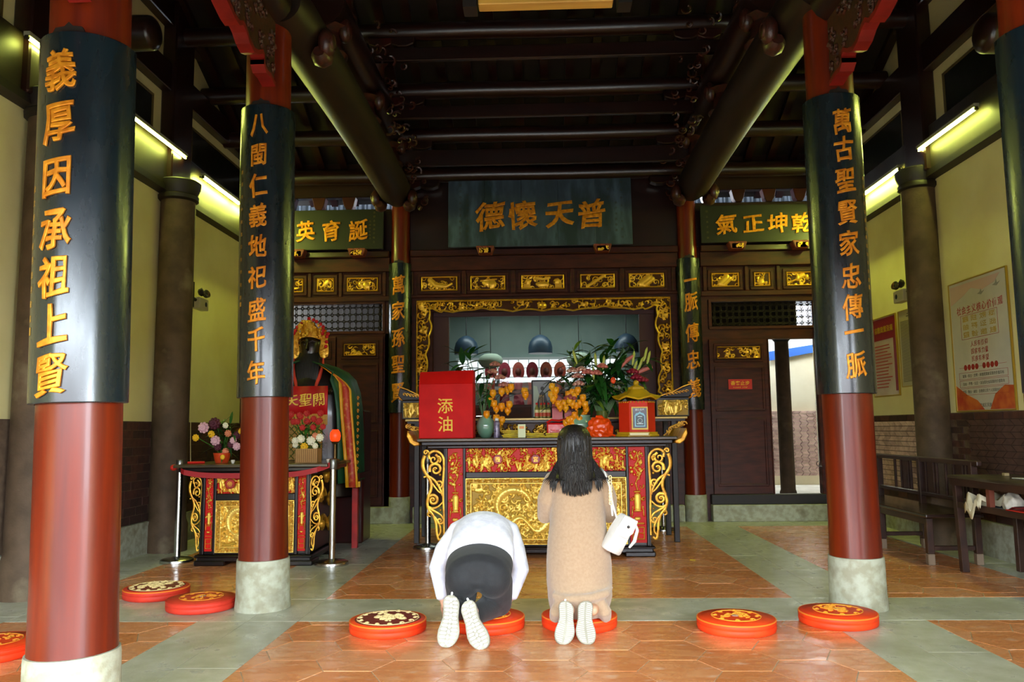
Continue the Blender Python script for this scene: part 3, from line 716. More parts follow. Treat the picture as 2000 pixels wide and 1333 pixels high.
# ------------------------------------------------------------------ timber above the back wall
b = MB()
for x0, x1, z0, z1 in ((-1.95, 2.1, 3.79, 4.86), (-1.95, 2.1, 4.90, 5.3)): b.box(x0, x1, 11.1, 11.2, z0, z1)
struct('trim_1', b, BEAM)
for sx0, sx1 in ((-4.22, -2.05), (2.2, 4.35)):
    for z0, z1 in ((3.79, 4.42), (4.60, 4.83), (4.92, 5.10), (5.24, 5.72), (5.9, 6.3)):
        q = MB(); q.box(sx0, sx1, 11.08, 11.2, z0, z1); struct('trim_2', q, BEAM, bevel=.01)
    n = 5
    for k in range(n):
        x = sx0 + (k+.5)*(sx1-sx0)/n
        for (za, zb, wd) in ((4.42, 4.60, .10), (4.83, 4.92, .12), (5.10, 5.24, .10), (5.72, 5.9, .12)):
            q = MB(); q.prism([(x-wd, zb), (x-wd*.7, za+.05), (x-wd*.4, za), (x+wd*.4, za), (x+wd*.7, za+.05), (x+wd, zb)], 11.06, 11.2)
            obj('bracket_block', q, REDD, bpy.data.objects['trim_1'], bevel=.006)
# sunlit tin screen outside, seen through the gaps
TIN = mat('blue_grey_corrugated_tin', '#16222f', .5, .2, col2='#0e1824', scale=3)
for nm_, x0, x1 in (('left', -4.2, -2.0), ('right', 2.2, 4.3)):
    q = MB(); P = [[], []]
    n = 60
    for k in range(n+1):
        x = x0+(x1-x0)*k/n; yy = 12.0+.03*(k % 4 < 2); P[0].append((x, yy, 3.9 if x0 < 0 else 3.7)); P[1].append((x, yy, 6.3))
    q.grid(P); obj('corrugated_sheet', q, TIN, None, label='blue corrugated sheet outside, glimpsed through the gaps above the %s side plaque' % nm_, cat='sheet', fixn=False)

# ------------------------------------------------------------------ outside the open door
OUTW = mat('alley_cream_wall', '#e6dcc0', .8, 0, col2='#dccfb0', scale=2)
q = MB(); q.box(6.3, 6.45, 11.25, 16.0, 0, 4.2); q.box(1.8, 6.45, 15.9, 16.1, 0, 4.2); q.box(4.5, 6.4, 11.2, 11.25, 0, 4.2); struct('wall_alley', q, OUTW)
q = MB(); q.box(1.8, 6.3, 11.2, 16, -.12, .12); struct('floor_alley', q, mat('pale_pavement', '#b9b2a2', .7, 0, col2='#a59e8e', scale=5, world=True))
jn = MB(); ph = .06
for i in range(28):
    for j in range(21):
        sg = 1 if j % 2 else -1; y0 = 11.6+i*.15; z0 = .3+j*ph; o_ = .022*sg; jn.mi = random.randrange(3)
        a = [(y0-o_, z0), (y0+.142-o_, z0), (y0+.142+o_, z0+ph-.008), (y0+o_, z0+ph-.008)]
        jn.add([(5.9-(p-11.6)*.9, 15.9, r_) for p, r_ in a]+[(5.9-(p-11.6)*.9, 15.87, r_) for p, r_ in a], [(4,5,6,7), (0,4,5,1), (1,5,6,2), (2,6,7,3), (3,7,4,0)])
obj('wave_tile', jn, WAVE_LIT, bpy.data.objects['wall_alley'], kind='stuff')
t = thing('porch_pillar', (3.93, 13.0, .12), 'slim grey stone pillar outside the open door', 'pillar')
q = MB(); q.lathe([(.13, 0), (.13, .1), (.115, .14), (.11, 2.5)], 24, (3.93, 13.0, .12)); obj('shaft', q, STPIL, t, smooth=True)
q = MB(); q.lathe([(.11, 2.5), (.15, 2.55), (.15, 2.68), (.12, 2.7)], 24, (3.93, 13.0, .12)); obj('capital', q, CHAR, t, smooth=True)
t = thing('wall_banner', (5.1, 15.88, 2.4), 'white printed banner with a blue edge on the wall outside the door', 'banner')
q = MB(); q.prism([(4.55, 2.72), (6.1, 2.95), (6.1, 3.9), (4.55, 3.9)], 15.875, 15.885); obj('sheet', q, mat('banner_white', '#efecea', .6), t)
q = MB(); q.prism([(4.55, 2.55), (6.1, 2.82), (6.1, 2.96), (4.55, 2.73)], 15.86, 15.875); obj('blue_edge', q, mat('banner_blue', '#2d5fae', .6), t)
q = MB()
random.seed(2)
for r_ in range(12):
    for c_ in range(4):
        a = 4.62+c_*.36; q.box(a, a+random.uniform(.15, .3), 15.868, 15.874, 3.02+r_*.065, 3.035+r_*.065)
obj('print_lines', q, mat('banner_print', '#6a6a78', .6), t)
q = MB(); q.box(1.8, 6.5, 11.2, 14.4, 3.6, 3.7); q.box(1.8, 6.5, 14.4, 15.3, 3.6, 3.7); q.box(1.8, 2.2, 11.2, 16, 0, 3.6); q.box(2.2, 4.35, 13.5, 13.6, 2.85, 3.6); struct('alley_sky_blocker', q, CHAR)  # added roof and dark board blocking sky from the alley and right lattice
q = MB(); P = [[(4.36+.09*k, yy, zz+.015*(k % 2)) for k in range(9)] for yy, zz in ((12.6, 3.15), (14.2, 3.4))]; q.grid(P)
o = obj('blue_awning', q, mat('blue_awning_cloth', '#3a68b8', .6, 0, col2='#c8d4e4', scale=3, lo=.5, hi=.55), None, label='blue and white awning outside, seen through the lattice over the open door', cat='awning', fixn=False)
q = MB(); q.box(-4.4, -1.9, 12.1, 12.2, 0, 3.9); q.box(-4.4, -1.9, 11.2, 12.2, 3.75, 3.9); q.box(-2.3, -2.26, 11.2, 12.2, 0, 3.8); struct('wall_dark_backing', q, CHAR)  # unseen dark enclosure added to keep sky out of the left lattice
# ================================================================== ROOF
zr = lambda y: 4.88 + .45*(10.9-y) if y > 6.6 else 4.88 + .45*4.3 - .42*(6.6-y)
q = MB(); q.add([(-4.6, 11.9, zr(11.9)+.3), (4.7, 11.9, zr(11.9)+.3), (4.7, 6.6, zr(6.6)+.3), (-4.6, 6.6, zr(6.6)+.3), (-4.6, -1.2, zr(-1.2)+.3), (4.7, -1.2, zr(-1.2)+.3)] +
      [(-4.6, 11.9, zr(11.9)+.42), (4.7, 11.9, zr(11.9)+.42), (4.7, 6.6, zr(6.6)+.42), (-4.6, 6.6, zr(6.6)+.42), (-4.6, -1.2, zr(-1.2)+.42), (4.7, -1.2, zr(-1.2)+.42)],
      [(0,1,2,3), (3,2,5,4), (9,8,7,6), (10,11,8,9), (0,6,7,1), (4,5,11,10), (0,3,9,6), (3,4,10,9), (1,7,8,2), (2,8,11,5)])
ceil = struct('ceiling', q, CHAR)
for k in range(27):
    x = -4.1+k*.32
    q = MB(); q.add([(x, 11.8, zr(11.8)+.2), (x+.1, 11.8, zr(11.8)+.2), (x+.1, 6.62, zr(6.62)+.2), (x, 6.62, zr(6.62)+.2), (x, 11.8, zr(11.8)+.28), (x+.1, 11.8, zr(11.8)+.28), (x+.1, 6.62, zr(6.62)+.28), (x, 6.62, zr(6.62)+.28)],
        [(0,1,2,3), (7,6,5,4), (0,4,5,1), (1,5,6,2), (2,6,7,3), (3,7,4,0)])
    obj('rafter', q, BEAM, ceil)
names = ['just above the great blue plaque', 'second above the great blue plaque', 'third above the great blue plaque', 'fourth above the great blue plaque, topmost fully seen', 'at the very top of the photo', 'near the ridge']
for i, y in enumerate((10.95, 10.25, 9.55, 8.74, 7.95, 7.15)):
    t = thing('roof_purlin', (0, y, zr(y)), 'round dark roof purlin ' + names[i], 'beam', 'round purlins across the hall')
    z = zr(y)
    q = MB(); q.tube([(-4.2+8.5*k/40, y, z + .004*sin(k*.5)) for k in range(41)], .105, 16); obj('log', q, BEAM, t, smooth=True)
    for s_ in (-1, 1):
        for k in range(2):
            xc = .1+s_*(1.62+k*.26)
            q = MB(); q.prism([(xc-.15, z-.09), (xc+.15, z-.09), (xc+.13, z-.17), (xc+.05, z-.20), (xc-.05, z-.20), (xc-.13, z-.17)], y-.07, y+.07); obj('bracket_arm', q, REDD if k else BEAM, t, bevel=.01)
for i, y in enumerate((10.25, 9.55, 8.74)):
    z = zr(y)
    q = MB(); q.box(-2.0, 2.15, y-.03, y+.03, z-.42 if i == 0 else z-.36, z-.20)
    obj('tie_board', q, BEAM, None, bevel=.008, label='flat dark board under the %s purlin counted upward from the blue plaque' % ('second', 'third', 'fourth')[i], cat='beam', group='flat boards under the purlins')
CARV = mat('dark_carved_timber', '#2a140a', .45, 0, col2='#4a1a10', scale=20, bump=.3, bscale=60, coat=.3, coatr=.2)
def carved(name, pts, r, m, parent):
    q = MB(); q.tube(pts, r, 6); return obj(name, q, m, parent, smooth=True)
BRN = mat('olive_brown_painted_beam', '#28170a', .5, 0, col2='#1a0f07', scale=3, stretch=(4,.6,4))
for s_, X in ((-1, -1.95), (1, 2.13)):
    nm = 'left' if s_ < 0 else 'right'
    t = thing('tie_beam', (X, 5.9, 4.5), 'great round tie beam running back from the %s column to the back wall' % nm, 'beam')
    q = MB(); q.tube([(X, 5.7+.27*k, 4.54+.05*sin(pi*k/19)) for k in range(20)], [.17]+[.22]*18+[.17], 24); obj('log', q, BRN, t, smooth=True)
    for y0 in (6.15, 10.55):      # carved collars and fish scroll ends
        q = MB()
        for ss in (-1, 1):
            q.tube([(X+ss*.20, y0-.05+.3*k/9, 4.33-.10*sin(pi*k/9)+.25*k/9) for k in range(10)], [.05, .07, .08, .09, .09, .08, .07, .06, .05, .03], 8)
            q.ball((X+ss*.25, y0, 4.42), .1, sc=(.7, 1, 1.2))
            q.tube([(X+ss*.3, y0+.06*cos(a), 4.42+.06*sin(a)) for a in [k*.6 for k in range(12)]], .014, 5)
        obj('carved_collar', q, CARV, t, smooth=True)
    q = MB(); q.tube([(X, 6.9+.2*k, 5.2+.03*sin(pi*k/19)) for k in range(20)], .2, 18); obj('upper_log', q, BEAM, t, smooth=True)
    for y0 in (7.1, 8.7, 10.2):
        q = MB(); q.lathe([(.16, 4.72), (.19, 4.78), (.13, 4.85), (.12, 4.98), (.2, 5.03)], 14, (X, y0, 0)); obj('strut', q, CARV, t, smooth=True)
        q = MB()
        for ss in (-1, 1):
            q.ball((X+ss*.16, y0, 5.02), .09, sc=(.8, 1, 1.3)); q.tube([(X+ss*.2, y0+.07*cos(a), 5.02+.07*sin(a)) for a in [k*.6 for k in range(12)]], .015, 5)
        obj('carved_boss', q, CARV, t, smooth=True)
    for y0 in (7.6, 9.3):
        q = MB(); q.lathe([(.12, 5.35), (.15, 5.42), (.1, 5.5), (.1, 5.7), (.17, 5.8)], 14, (X, y0, 0)); obj('strut', q, CARV, t, smooth=True)
    # inner carved stacks at bracket ends of the purlins
    random.seed(int(X*10))
    q = MB()
    for k in range(60):
        y0 = random.uniform(8.3, 10.9); z0 = zr(y0) - random.uniform(.15, .65); r_ = random.uniform(.03, .07); xx = X - s_*random.uniform(.12, .45)
        th = random.uniform(0, 6)
        q.tube([(xx+r_*(1-j/9)*cos(th+j*.7), y0-.01*j, z0+r_*(1-j/9)*sin(th+j*.7)) for j in range(9)], [.016*(1-.05*j) for j in range(9)], 5)
    obj('carved_foliage', q, CARV, t, kind='stuff', fixn=False)
    # front beams and wavy red-edged spandrel boards towards the courtyard
    for (ya, dz, who) in ((5.66, 0 if s_ < 0 else -.1, 'second'), (3.26, -.68, 'nearest')):
        prof = [(0, 3.83), (.11, 3.85), (.20, 3.845), (.255, 3.885), (.235, 3.93), (.28, 3.95), (.36, 3.905), (.44, 3.88), (.53, 3.90), (.60, 3.945), (.66, 3.965), (.72, 3.93), (.80, 3.935), (.96, 3.985), (1.15, 4.05), (1.4, 4.16)]
        xb = X - .04*(s_ < 0) + .06*(s_ > 0)
        t2 = thing('front_beam', (xb, ya-2.1, 4.4+dz), 'dark beam over the carved spandrel in front of the %s %s column' % (who, nm), 'beam')
        q = MB(); q.tube([(xb, ya-.02-2.1*k/10, 4.48+dz) for k in range(11)], .16, 16); obj('log', q, BEAM, t2, smooth=True)
        t3 = thing('spandrel_board', (xb, ya-.7, 3.83+dz), 'wavy red-edged carved bracket board in front of the %s %s column' % (who, nm), 'bracket')
        pf = [(ya-.015-a_, z_+dz) for a_, z_ in prof]
        q = MB(); q.prism([(a_, z_+.03) for a_, z_ in pf] + [(pf[-1][0], 4.34+dz), (pf[0][0], 4.34+dz)], xb-.04, xb+.04, axis='x'); obj('board', q, CARV, t3, bevel=.004)
        q = MB()
        for (a0, c0), (a1, c1) in zip(pf[:-1], pf[1:]):
            q.add([(xb-.05, a0, c0), (xb+.05, a0, c0), (xb+.05, a1, c1), (xb-.05, a1, c1), (xb-.05, a0, c0+.035), (xb+.05, a0, c0+.035), (xb+.05, a1, c1+.035), (xb-.05, a1, c1+.035)], [(0,1,2,3), (7,6,5,4), (0,4,5,1), (1,5,6,2), (2,6,7,3), (3,7,4,0)])
        obj('red_edge', q, mat('dimmed_red_edge', '#7e1812', .5, 0, col2='#6a120e', scale=8, spec=.25), t3)  # red darkened in the colour to offset bounce light on the edges
        q = MB(); random.seed(9)
        for k in range(60):
            u = random.uniform(.05, 1.3); a0 = ya-u; lim = np.interp(u, [p[0] for p in prof], [p[1] for p in prof])+dz; c0 = random.uniform(lim+.07, 4.3+dz); r_ = random.uniform(.02, .05); th = random.uniform(0, 6)
            for ss in (-1, 1): q.tube([(xb+ss*.045, a0+r_*(1-j/8)*cos(th+j*.8), c0+r_*(1-j/8)*sin(th+j*.8)) for j in range(8)], .011, 4)
        obj('carving', q, CARV, t3, kind='stuff', fixn=False)
# hanging gold-edged board at the top of the photo, seen from below
t = thing('hanging_signboard', (.08, 5.0, 4.05), 'golden underside of a long board hanging at the top of the photo', 'board')
q = MB(); q.box(-.37, .52, 4.96, 5.06, 4.05, 4.5); obj('board', q, mat('golden_board', '#c99a45', .4, 0, col2='#b8873a', scale=3, stretch=(.5, 4, 4)), t, bevel=.006)
for z_ in (4.085, 4.12): 
    q = MB(); q.box(-.38, .53, 4.95, 4.962, z_, z_+.02); obj('moulding', q, GOLDB, t)
for x in (-.42, .60):
    q = MB(); q.box(x-.05, x+.04, 4.95, 5.08, 4.03, 4.16); obj('iron_bracket', q, CHAR, t); q = MB(); q.tube([(x, 5.0, 4.15), (x, 5.0, 6.4)], .01, 6); obj('hanging_rod', q, CHAR, t)

# ================================================================== PLAQUES
def plaque(name_lab, x0, x1, z0, z1, y, tilt, m, chars, cx, cz, size, small, bord=True):
    Mx = Matrix.Translation((0, y, z0)) @ Matrix.Rotation(tilt, 4, 'X') @ Matrix.Translation((0, -y, -z0))
    t = thing('name_plaque', ((x0+x1)/2, y, z0), name_lab, 'plaque')
    q = MB(Mx); n = 5 if bord else 1
    for k in range(n):
        a, c = x0+(x1-x0)*k/n, x0+(x1-x0)*(k+1)/n; q = MB(Mx); q.box(a+.0008, c-.0008, y, y+.05, z0, z1); obj('board', q, m, t, bevel=.0015)
    for i, ch in enumerate(chars):
        if ch == ' ': continue
        v, f = char_mesh(ch, .03, .0, bevel=.024); v = brush(v, i*5+2); q = MB(Mx)
        q.add([(cx[i]+p[0]*size[0], y-.002-(p[2]+.05)*size[1]*.5, cz+p[1]*size[1]) for p in v.tolist()], f); obj('character', q, GOLDT, t)
    for (sx, top, bot, s_, txt) in small:
        q = MB(Mx)
        for i, ch in enumerate(txt):
            v, f = char_mesh(ch, .01, 0); zc = top+(bot-top)*i/(len(txt)-1)
            q.add([(sx+p[0]*s_, y-.002-p[2]*s_, zc+p[1]*s_) for p in v.tolist()], f)
        obj('inscription', q, mat('faded_lettering', '#3a3c30', .6, 0) if bord else mat('faded_gold', '#5c4a1c', .5), t)
    return t
plaque('large weathered blue plaque with four gold characters above the niche', -1.25, 1.32, 3.80, 4.84, 10.88, radians(-3), SLATE, '德懷天普', (-.66, -.205, .315, .76), 4.24, (.43, .42),
       [(-1.08, 4.7, 3.9, .045, '歲在辛未年孟春吉旦立'), (-.98, 4.55, 3.95, .04, '弟子眾等仝敬獻誠心'), (1.0, 4.6, 4.0, .045, '敕封天下萬世'), (1.1, 4.4, 4.0, .04, '弟子沐恩敬書'), (1.18, 4.7, 3.9, .04, '乾隆歲次丁亥重修')])
plaque('dark plaque with gold characters over the side altar on the left', -3.95, -2.17, 3.80, 4.38, 10.9, radians(-3), OLIV, ' 英育誕', (-3.9, -3.27, -2.91, -2.52), 4.07, (.28, .31),
       [(-2.30, 4.33, 3.9, .035, '泉郡合境弟子敬立'), (-2.36, 4.2, 3.95, .033, '光緒廿年桂月')], bord=False)
plaque('dark plaque with gold characters over the door on the right', 2.27, 4.15, 3.80, 4.33, 10.9, radians(-3), OLIV, '氣正坤乾', (2.62, 2.99, 3.32, 3.66), 4.06, (.31, .29),
       [(2.36, 4.25, 3.87, .035, '信士弟子叩謝')], bord=False)
for x, zz, w_ in ((-.73, 3.80, 'left under the big blue plaque'), (.90, 3.80, 'right under the big blue plaque'), (-3.39, 3.80, 'left under the left dark plaque'), (-2.53, 3.80, 'right under the left dark plaque'), (2.75, 3.80, 'left under the right dark plaque'), (3.62, 3.80, 'right under the right dark plaque')):
    q = MB(); q.prism([(x-.09, zz-.11), (x+.09, zz-.11), (x+.125, zz-.02), (x+.125, zz), (x-.125, zz), (x-.125, zz-.02)], 10.83, 10.99)
    t = thing('plaque_rest', (x, 10.9, zz-.1), 'small carved red block, ' + w_, 'bracket', 'carved blocks carrying the plaques')
    obj('block', q, mat('faded_red_carving', '#8a3a22', .5, 0, col2='#5c2414', scale=30, bump=.4), t, bevel=.008)
    R = Relief(.16, .07, .006); R.scrolls(8, int(x*10) % 50, .03, .008, .9); mb = MB(); R.mesh(mb, x-.08, zz-.1, 10.83, .012); obj('carved_face', mb, R_DARK, t, smooth=True, fixn=False)

# ================================================================== TUBE LAMPS
def tube_lamp(x, y0, y1, z, s, label, strength, r=.014):
    t = thing('tube_lamp', (x, (y0+y1)/2, z), label, 'lamp', 'tube lamps on the side wall beams')
    q = MB(); q.box(x-.025, x+.025, y0-.02, y1+.02, z+.014, z+.05); obj('housing', q, mat('lamp_housing', '#8c8a70', .5), t)
    e = mat('lit_tube_%d' % strength, '#ffffff', .5, emit=(.88, 1.0, .17), estr=strength)
    q = MB(); q.tube([(x, y0, z), (x, y1, z)], r, 8); obj('tube', q, e, t, smooth=True)
    q = MB(); q.box(x-.015, x+.015, y0-.02, y0, z-.015, z+.02); q.box(x-.015, x+.015, y1, y1+.02, z-.015, z+.02); obj('end_cap', q, STEEL, t)
    for yy in (y0+.1, y1-.1):
        q = MB(); q.box(min(x, x-s*.1), max(x, x-s*.1), yy-.01, yy+.01, z+.03, z+.045); obj('arm', q, CHAR, t)
tube_lamp(-4.03, 7.55, 8.72, 4.40, 1, 'thin lit tube lamp high on the left wall, nearer one', 45, .010)
tube_lamp(-4.03, 9.23, 10.36, 4.33, 1, 'brightly glowing long tube lamp on the left wall', 135)
tube_lamp(-4.03, 10.44, 10.95, 4.34, 1, 'short bright tube lamp touching the back wall on the left', 120)
tube_lamp(4.17, 7.42, 8.55, 4.24, -1, 'thin lit tube lamp high on the right wall, nearer one', 50, .012)
tube_lamp(4.17, 9.05, 10.2, 4.19, -1, 'brightly glowing long tube lamp on the right wall', 135)
tube_lamp(4.17, 10.3, 10.9, 4.19, -1, 'short tube lamp on the right wall hidden by the column', 110)
tube_lamp(-4.03, 5.9, 7.05, 4.40, 1, 'tube lamp on the left wall behind the nearest column', 45, .010)
tube_lamp(4.17, 5.6, 6.9, 4.24, -1, 'lamp at the right edge of the photo beside the cut column', 50, .012)

# ================================================================== ALTARS
def scrollwork(nm, t, fx, fz, y, m, sc=1.0, th=.020):
    """openwork acanthus scroll; fx, fz map drawing units to metres"""
    q = MB()
    def S(pts, r0, r1=None, n=6):
        r1 = r0 if r1 is None else r1; out = []
        P = [Vector((a, b, 0)) for a, b in pts]; m_ = 5
        for i in range(len(P)-1):      # catmull-rom
            p0 = P[max(i-1, 0)]; p1 = P[i]; p2 = P[i+1]; p3 = P[min(i+2, len(P)-1)]
            for k in range(m_):
                u = k/m_; out.append(.5*((2*p1)+(p2-p0)*u+(2*p0-5*p1+4*p2-p3)*u*u+(3*p1-p0-3*p2+p3)*u**3))
        out.append(P[-1]); L_ = len(out)
        q.tube([(fx(p.x), y, fz(p.y)) for p in out], [th*sc*(r0+(r1-r0)*k/(L_-1)) for k in range(L_)], n, flat=.8)
    def SP(cx, cy, R, th0, turns, d, r0=.8, r1=.35):
        S([(cx+R*(1-t_*.85)*cos(th0+d*t_*turns*2*pi), cy+R*(1-t_*.85)*sin(th0+d*t_*turns*2*pi)) for t_ in [k/12 for k in range(13)]], r0, r1)
    S([(255, 245), (250, 205), (290, 178), (340, 190), (375, 240), (378, 330), (372, 440), (372, 560), (378, 700), (380, 900)], .8, .55)
    SP(290, 250, 46, -1.2, 1.3, 1); SP(222, 190, 22, 0, 1.2, -1, .6)
    S([(215, 215), (198, 265), (202, 330), (235, 385), (265, 440), (268, 500), (248, 560), (236, 620), (252, 680), (290, 730), (312, 800), (318, 870), (335, 930), (362, 915)], 1.0, .6)
    SP(308, 335, 58, 2.8, 1.5, 1, .95); SP(285, 595, 46, -2.2, 1.5, 1, .95); SP(345, 770, 30, 0, 1.3, 1, .7); SP(335, 460, 34, 1, 1.2, -1, .7)
    S([(240, 390), (300, 430), (345, 500), (365, 560)], .8, .5); S([(240, 390), (275, 450), (330, 520), (360, 540)], .6, .4)
    S([(240, 650), (280, 665), (330, 650), (372, 610)], .8, .4); S([(245, 660), (300, 690), (350, 720), (375, 760)], .8, .4); S([(205, 400), (225, 395), (245, 400)], .6, .2)
    S([(300, 740), (340, 800), (350, 860), (330, 900)], .7, .4); S([(245, 560), (262, 520), (275, 500)], .9, .3); S([(255, 690), (240, 720), (262, 735)], .8, .3); S([(330, 225), (350, 250), (340, 275)], .9, .5)
    for (a, b, r) in ((335, 240, 16), (300, 335, 12), (283, 597, 12), (345, 380, 12), (350, 680, 10), (262, 705, 14)): q.ball((fx(a), y, fz(b)), r*.00117*sc, 8, 6)
    return obj(nm, q, m, t, smooth=True)
def vase_strip(w, h, seed):
    R = Relief(w, h, .0055); c = w/2; q = random.Random(seed)
    R.stroke([(c, h*.36), (c, h*.42), (c, h*.5)], [w*.2, w*.22, w*.1]); R.stroke([(c-w*.2, h*.33), (c+w*.2, h*.33)], w*.05); R.stroke([(c-w*.17, h*.53), (c+w*.17, h*.53)], w*.05)
    R.stroke([(c-w*.12, h*.25), (c+w*.12, h*.25)], w*.11); R.stroke([(c-w*.35, h*.2), (c+w*.35, h*.2)], w*.05)
    R.stroke([(c, h*.55), (c-w*.1, h*.62), (c+w*.15, h*.7), (c-w*.15, h*.78), (c+w*.1, h*.87), (c, h*.95)], w*.045)
    for k in range(26):
        R.dot(c+q.uniform(-.38, .38)*w, h*q.uniform(.6, .96), w*q.uniform(.05, .12), q.uniform(.6, 1))
    for k in range(9): R.spiral(c+q.uniform(-.3, .3)*w, h*q.uniform(.56, .95), w*.16, w*.035, q.uniform(0, 6), .8, q.choice((1, -1)), .9)
    for s_ in (-1, 1):
        R.spiral(c+s_*w*.36, h*.45, w*.13, w*.04, 1, 1, s_, .9); R.stroke([(c+s_*w*.36, h*.28), (c+s_*w*.3, h*.38)], w*.04)
    for (a, b) in ((.12, .04), (.12, .1), (.12, .16)): R.stroke([(c-w*.35, h*b), (c+w*.35, h*b)], w*.035, .8)
    for a in (-.35, .0, .35): R.stroke([(c+a*w, h*.04), (c+a*w, h*.16)], w*.035, .8)
    return R
def dragon_panel(w, h, seed):
    R = Relief(w, h, .0055); q = random.Random(seed)
    for k in range(int(420*w*h)): R.spiral(q.uniform(.05, w-.05), q.uniform(.05, h-.05), q.uniform(.02, .05), .012, q.uniform(0, 6), q.uniform(.5, 1.1), q.choice((1, -1)), q.uniform(.3, .6))
    def body(f, t0, t1, r0, r1):
        P = [f(t0+(t1-t0)*k/70) for k in range(71)]; rr = [r0+(r1-r0)*sin(pi*min(1, k/70*1.1+.05)) for k in range(71)]
        R.stroke(P, rr, 1.0)
        for k in range(3, 68, 3):
            R.stroke([P[k], (P[k][0]+(P[k+1][1]-P[k-1][1])*.9, P[k][1]-(P[k+1][0]-P[k-1][0])*.9)], .006, 1.12)
    k_ = min(1, w/1.2)
    body(lambda t_: (w*.30+.17*k_*cos(t_), h*.58+h*.24*sin(t_)), 0.3, 4.6, .016, .045)
    body(lambda t_: (w*.28+.17*k_*t_, h*.30+h*.10*sin(t_*3)), 0, 2.3, .05, .02)
    body(lambda t_: (w*.68+.16*k_*cos(t_), h*.52+h*.30*sin(t_)), 3.4, 7.6, .014, .04)
    hx, hz = w*.52, h*.60; R.blob(hx, hz, .075*k_, h*.12, 1.2); R.blob(hx+.06*k_, hz-h*.07, .05*k_, h*.06, 1.15)
    R.stroke([(hx, hz+h*.08), (hx-.07*k_, hz+h*.26)], .011, 1.2); R.stroke([(hx+.03, hz+h*.08), (hx+.05*k_, hz+h*.28)], .011, 1.2); R.dot(hx+.03*k_, hz+h*.04, .016, 1.5)
    for (a, b) in ((.16, .3), (.36, .78), (.72, .2), (.88, .7), (.62, .82), (.45, .18), (.1, .65)):
        for j in range(5):
            an = 1.2+j*.8; R.stroke([(w*a, h*b), (w*a+.06*cos(an), h*b+.06*sin(an))], .010, 1.0)
    R.blob(w*.60, h*.30, .05, .03, 1.1)
    for k in range(60): R.dot(q.uniform(.06, w-.06), q.uniform(.06, h-.06), q.uniform(.01, .025), q.uniform(.6, .95))
    b = .048
    e = np.minimum(np.minimum(R.X, w-R.X), np.minimum(R.Y, h-R.Y)); R.H[e < b] = .12
    n = int((2*w+2*h)/.05)
    for k in range(n):
        s_ = k/n*(2*w+2*h)
        if s_ < w: x, z = s_, b*.5
        elif s_ < w+h: x, z = w-b*.5, s_-w
        elif s_ < 2*w+h: x, z = 2*w+h-s_, h-b*.5
        else: x, z = b*.5, 2*w+2*h-s_
        R.spiral(x, z, .02, .006, k, 1.0, 1 if k % 2 else -1, .9)
    R.H[(e > b-.003) & (e < b+.008)] = .95; R.H[e < .008] = .8
    return R
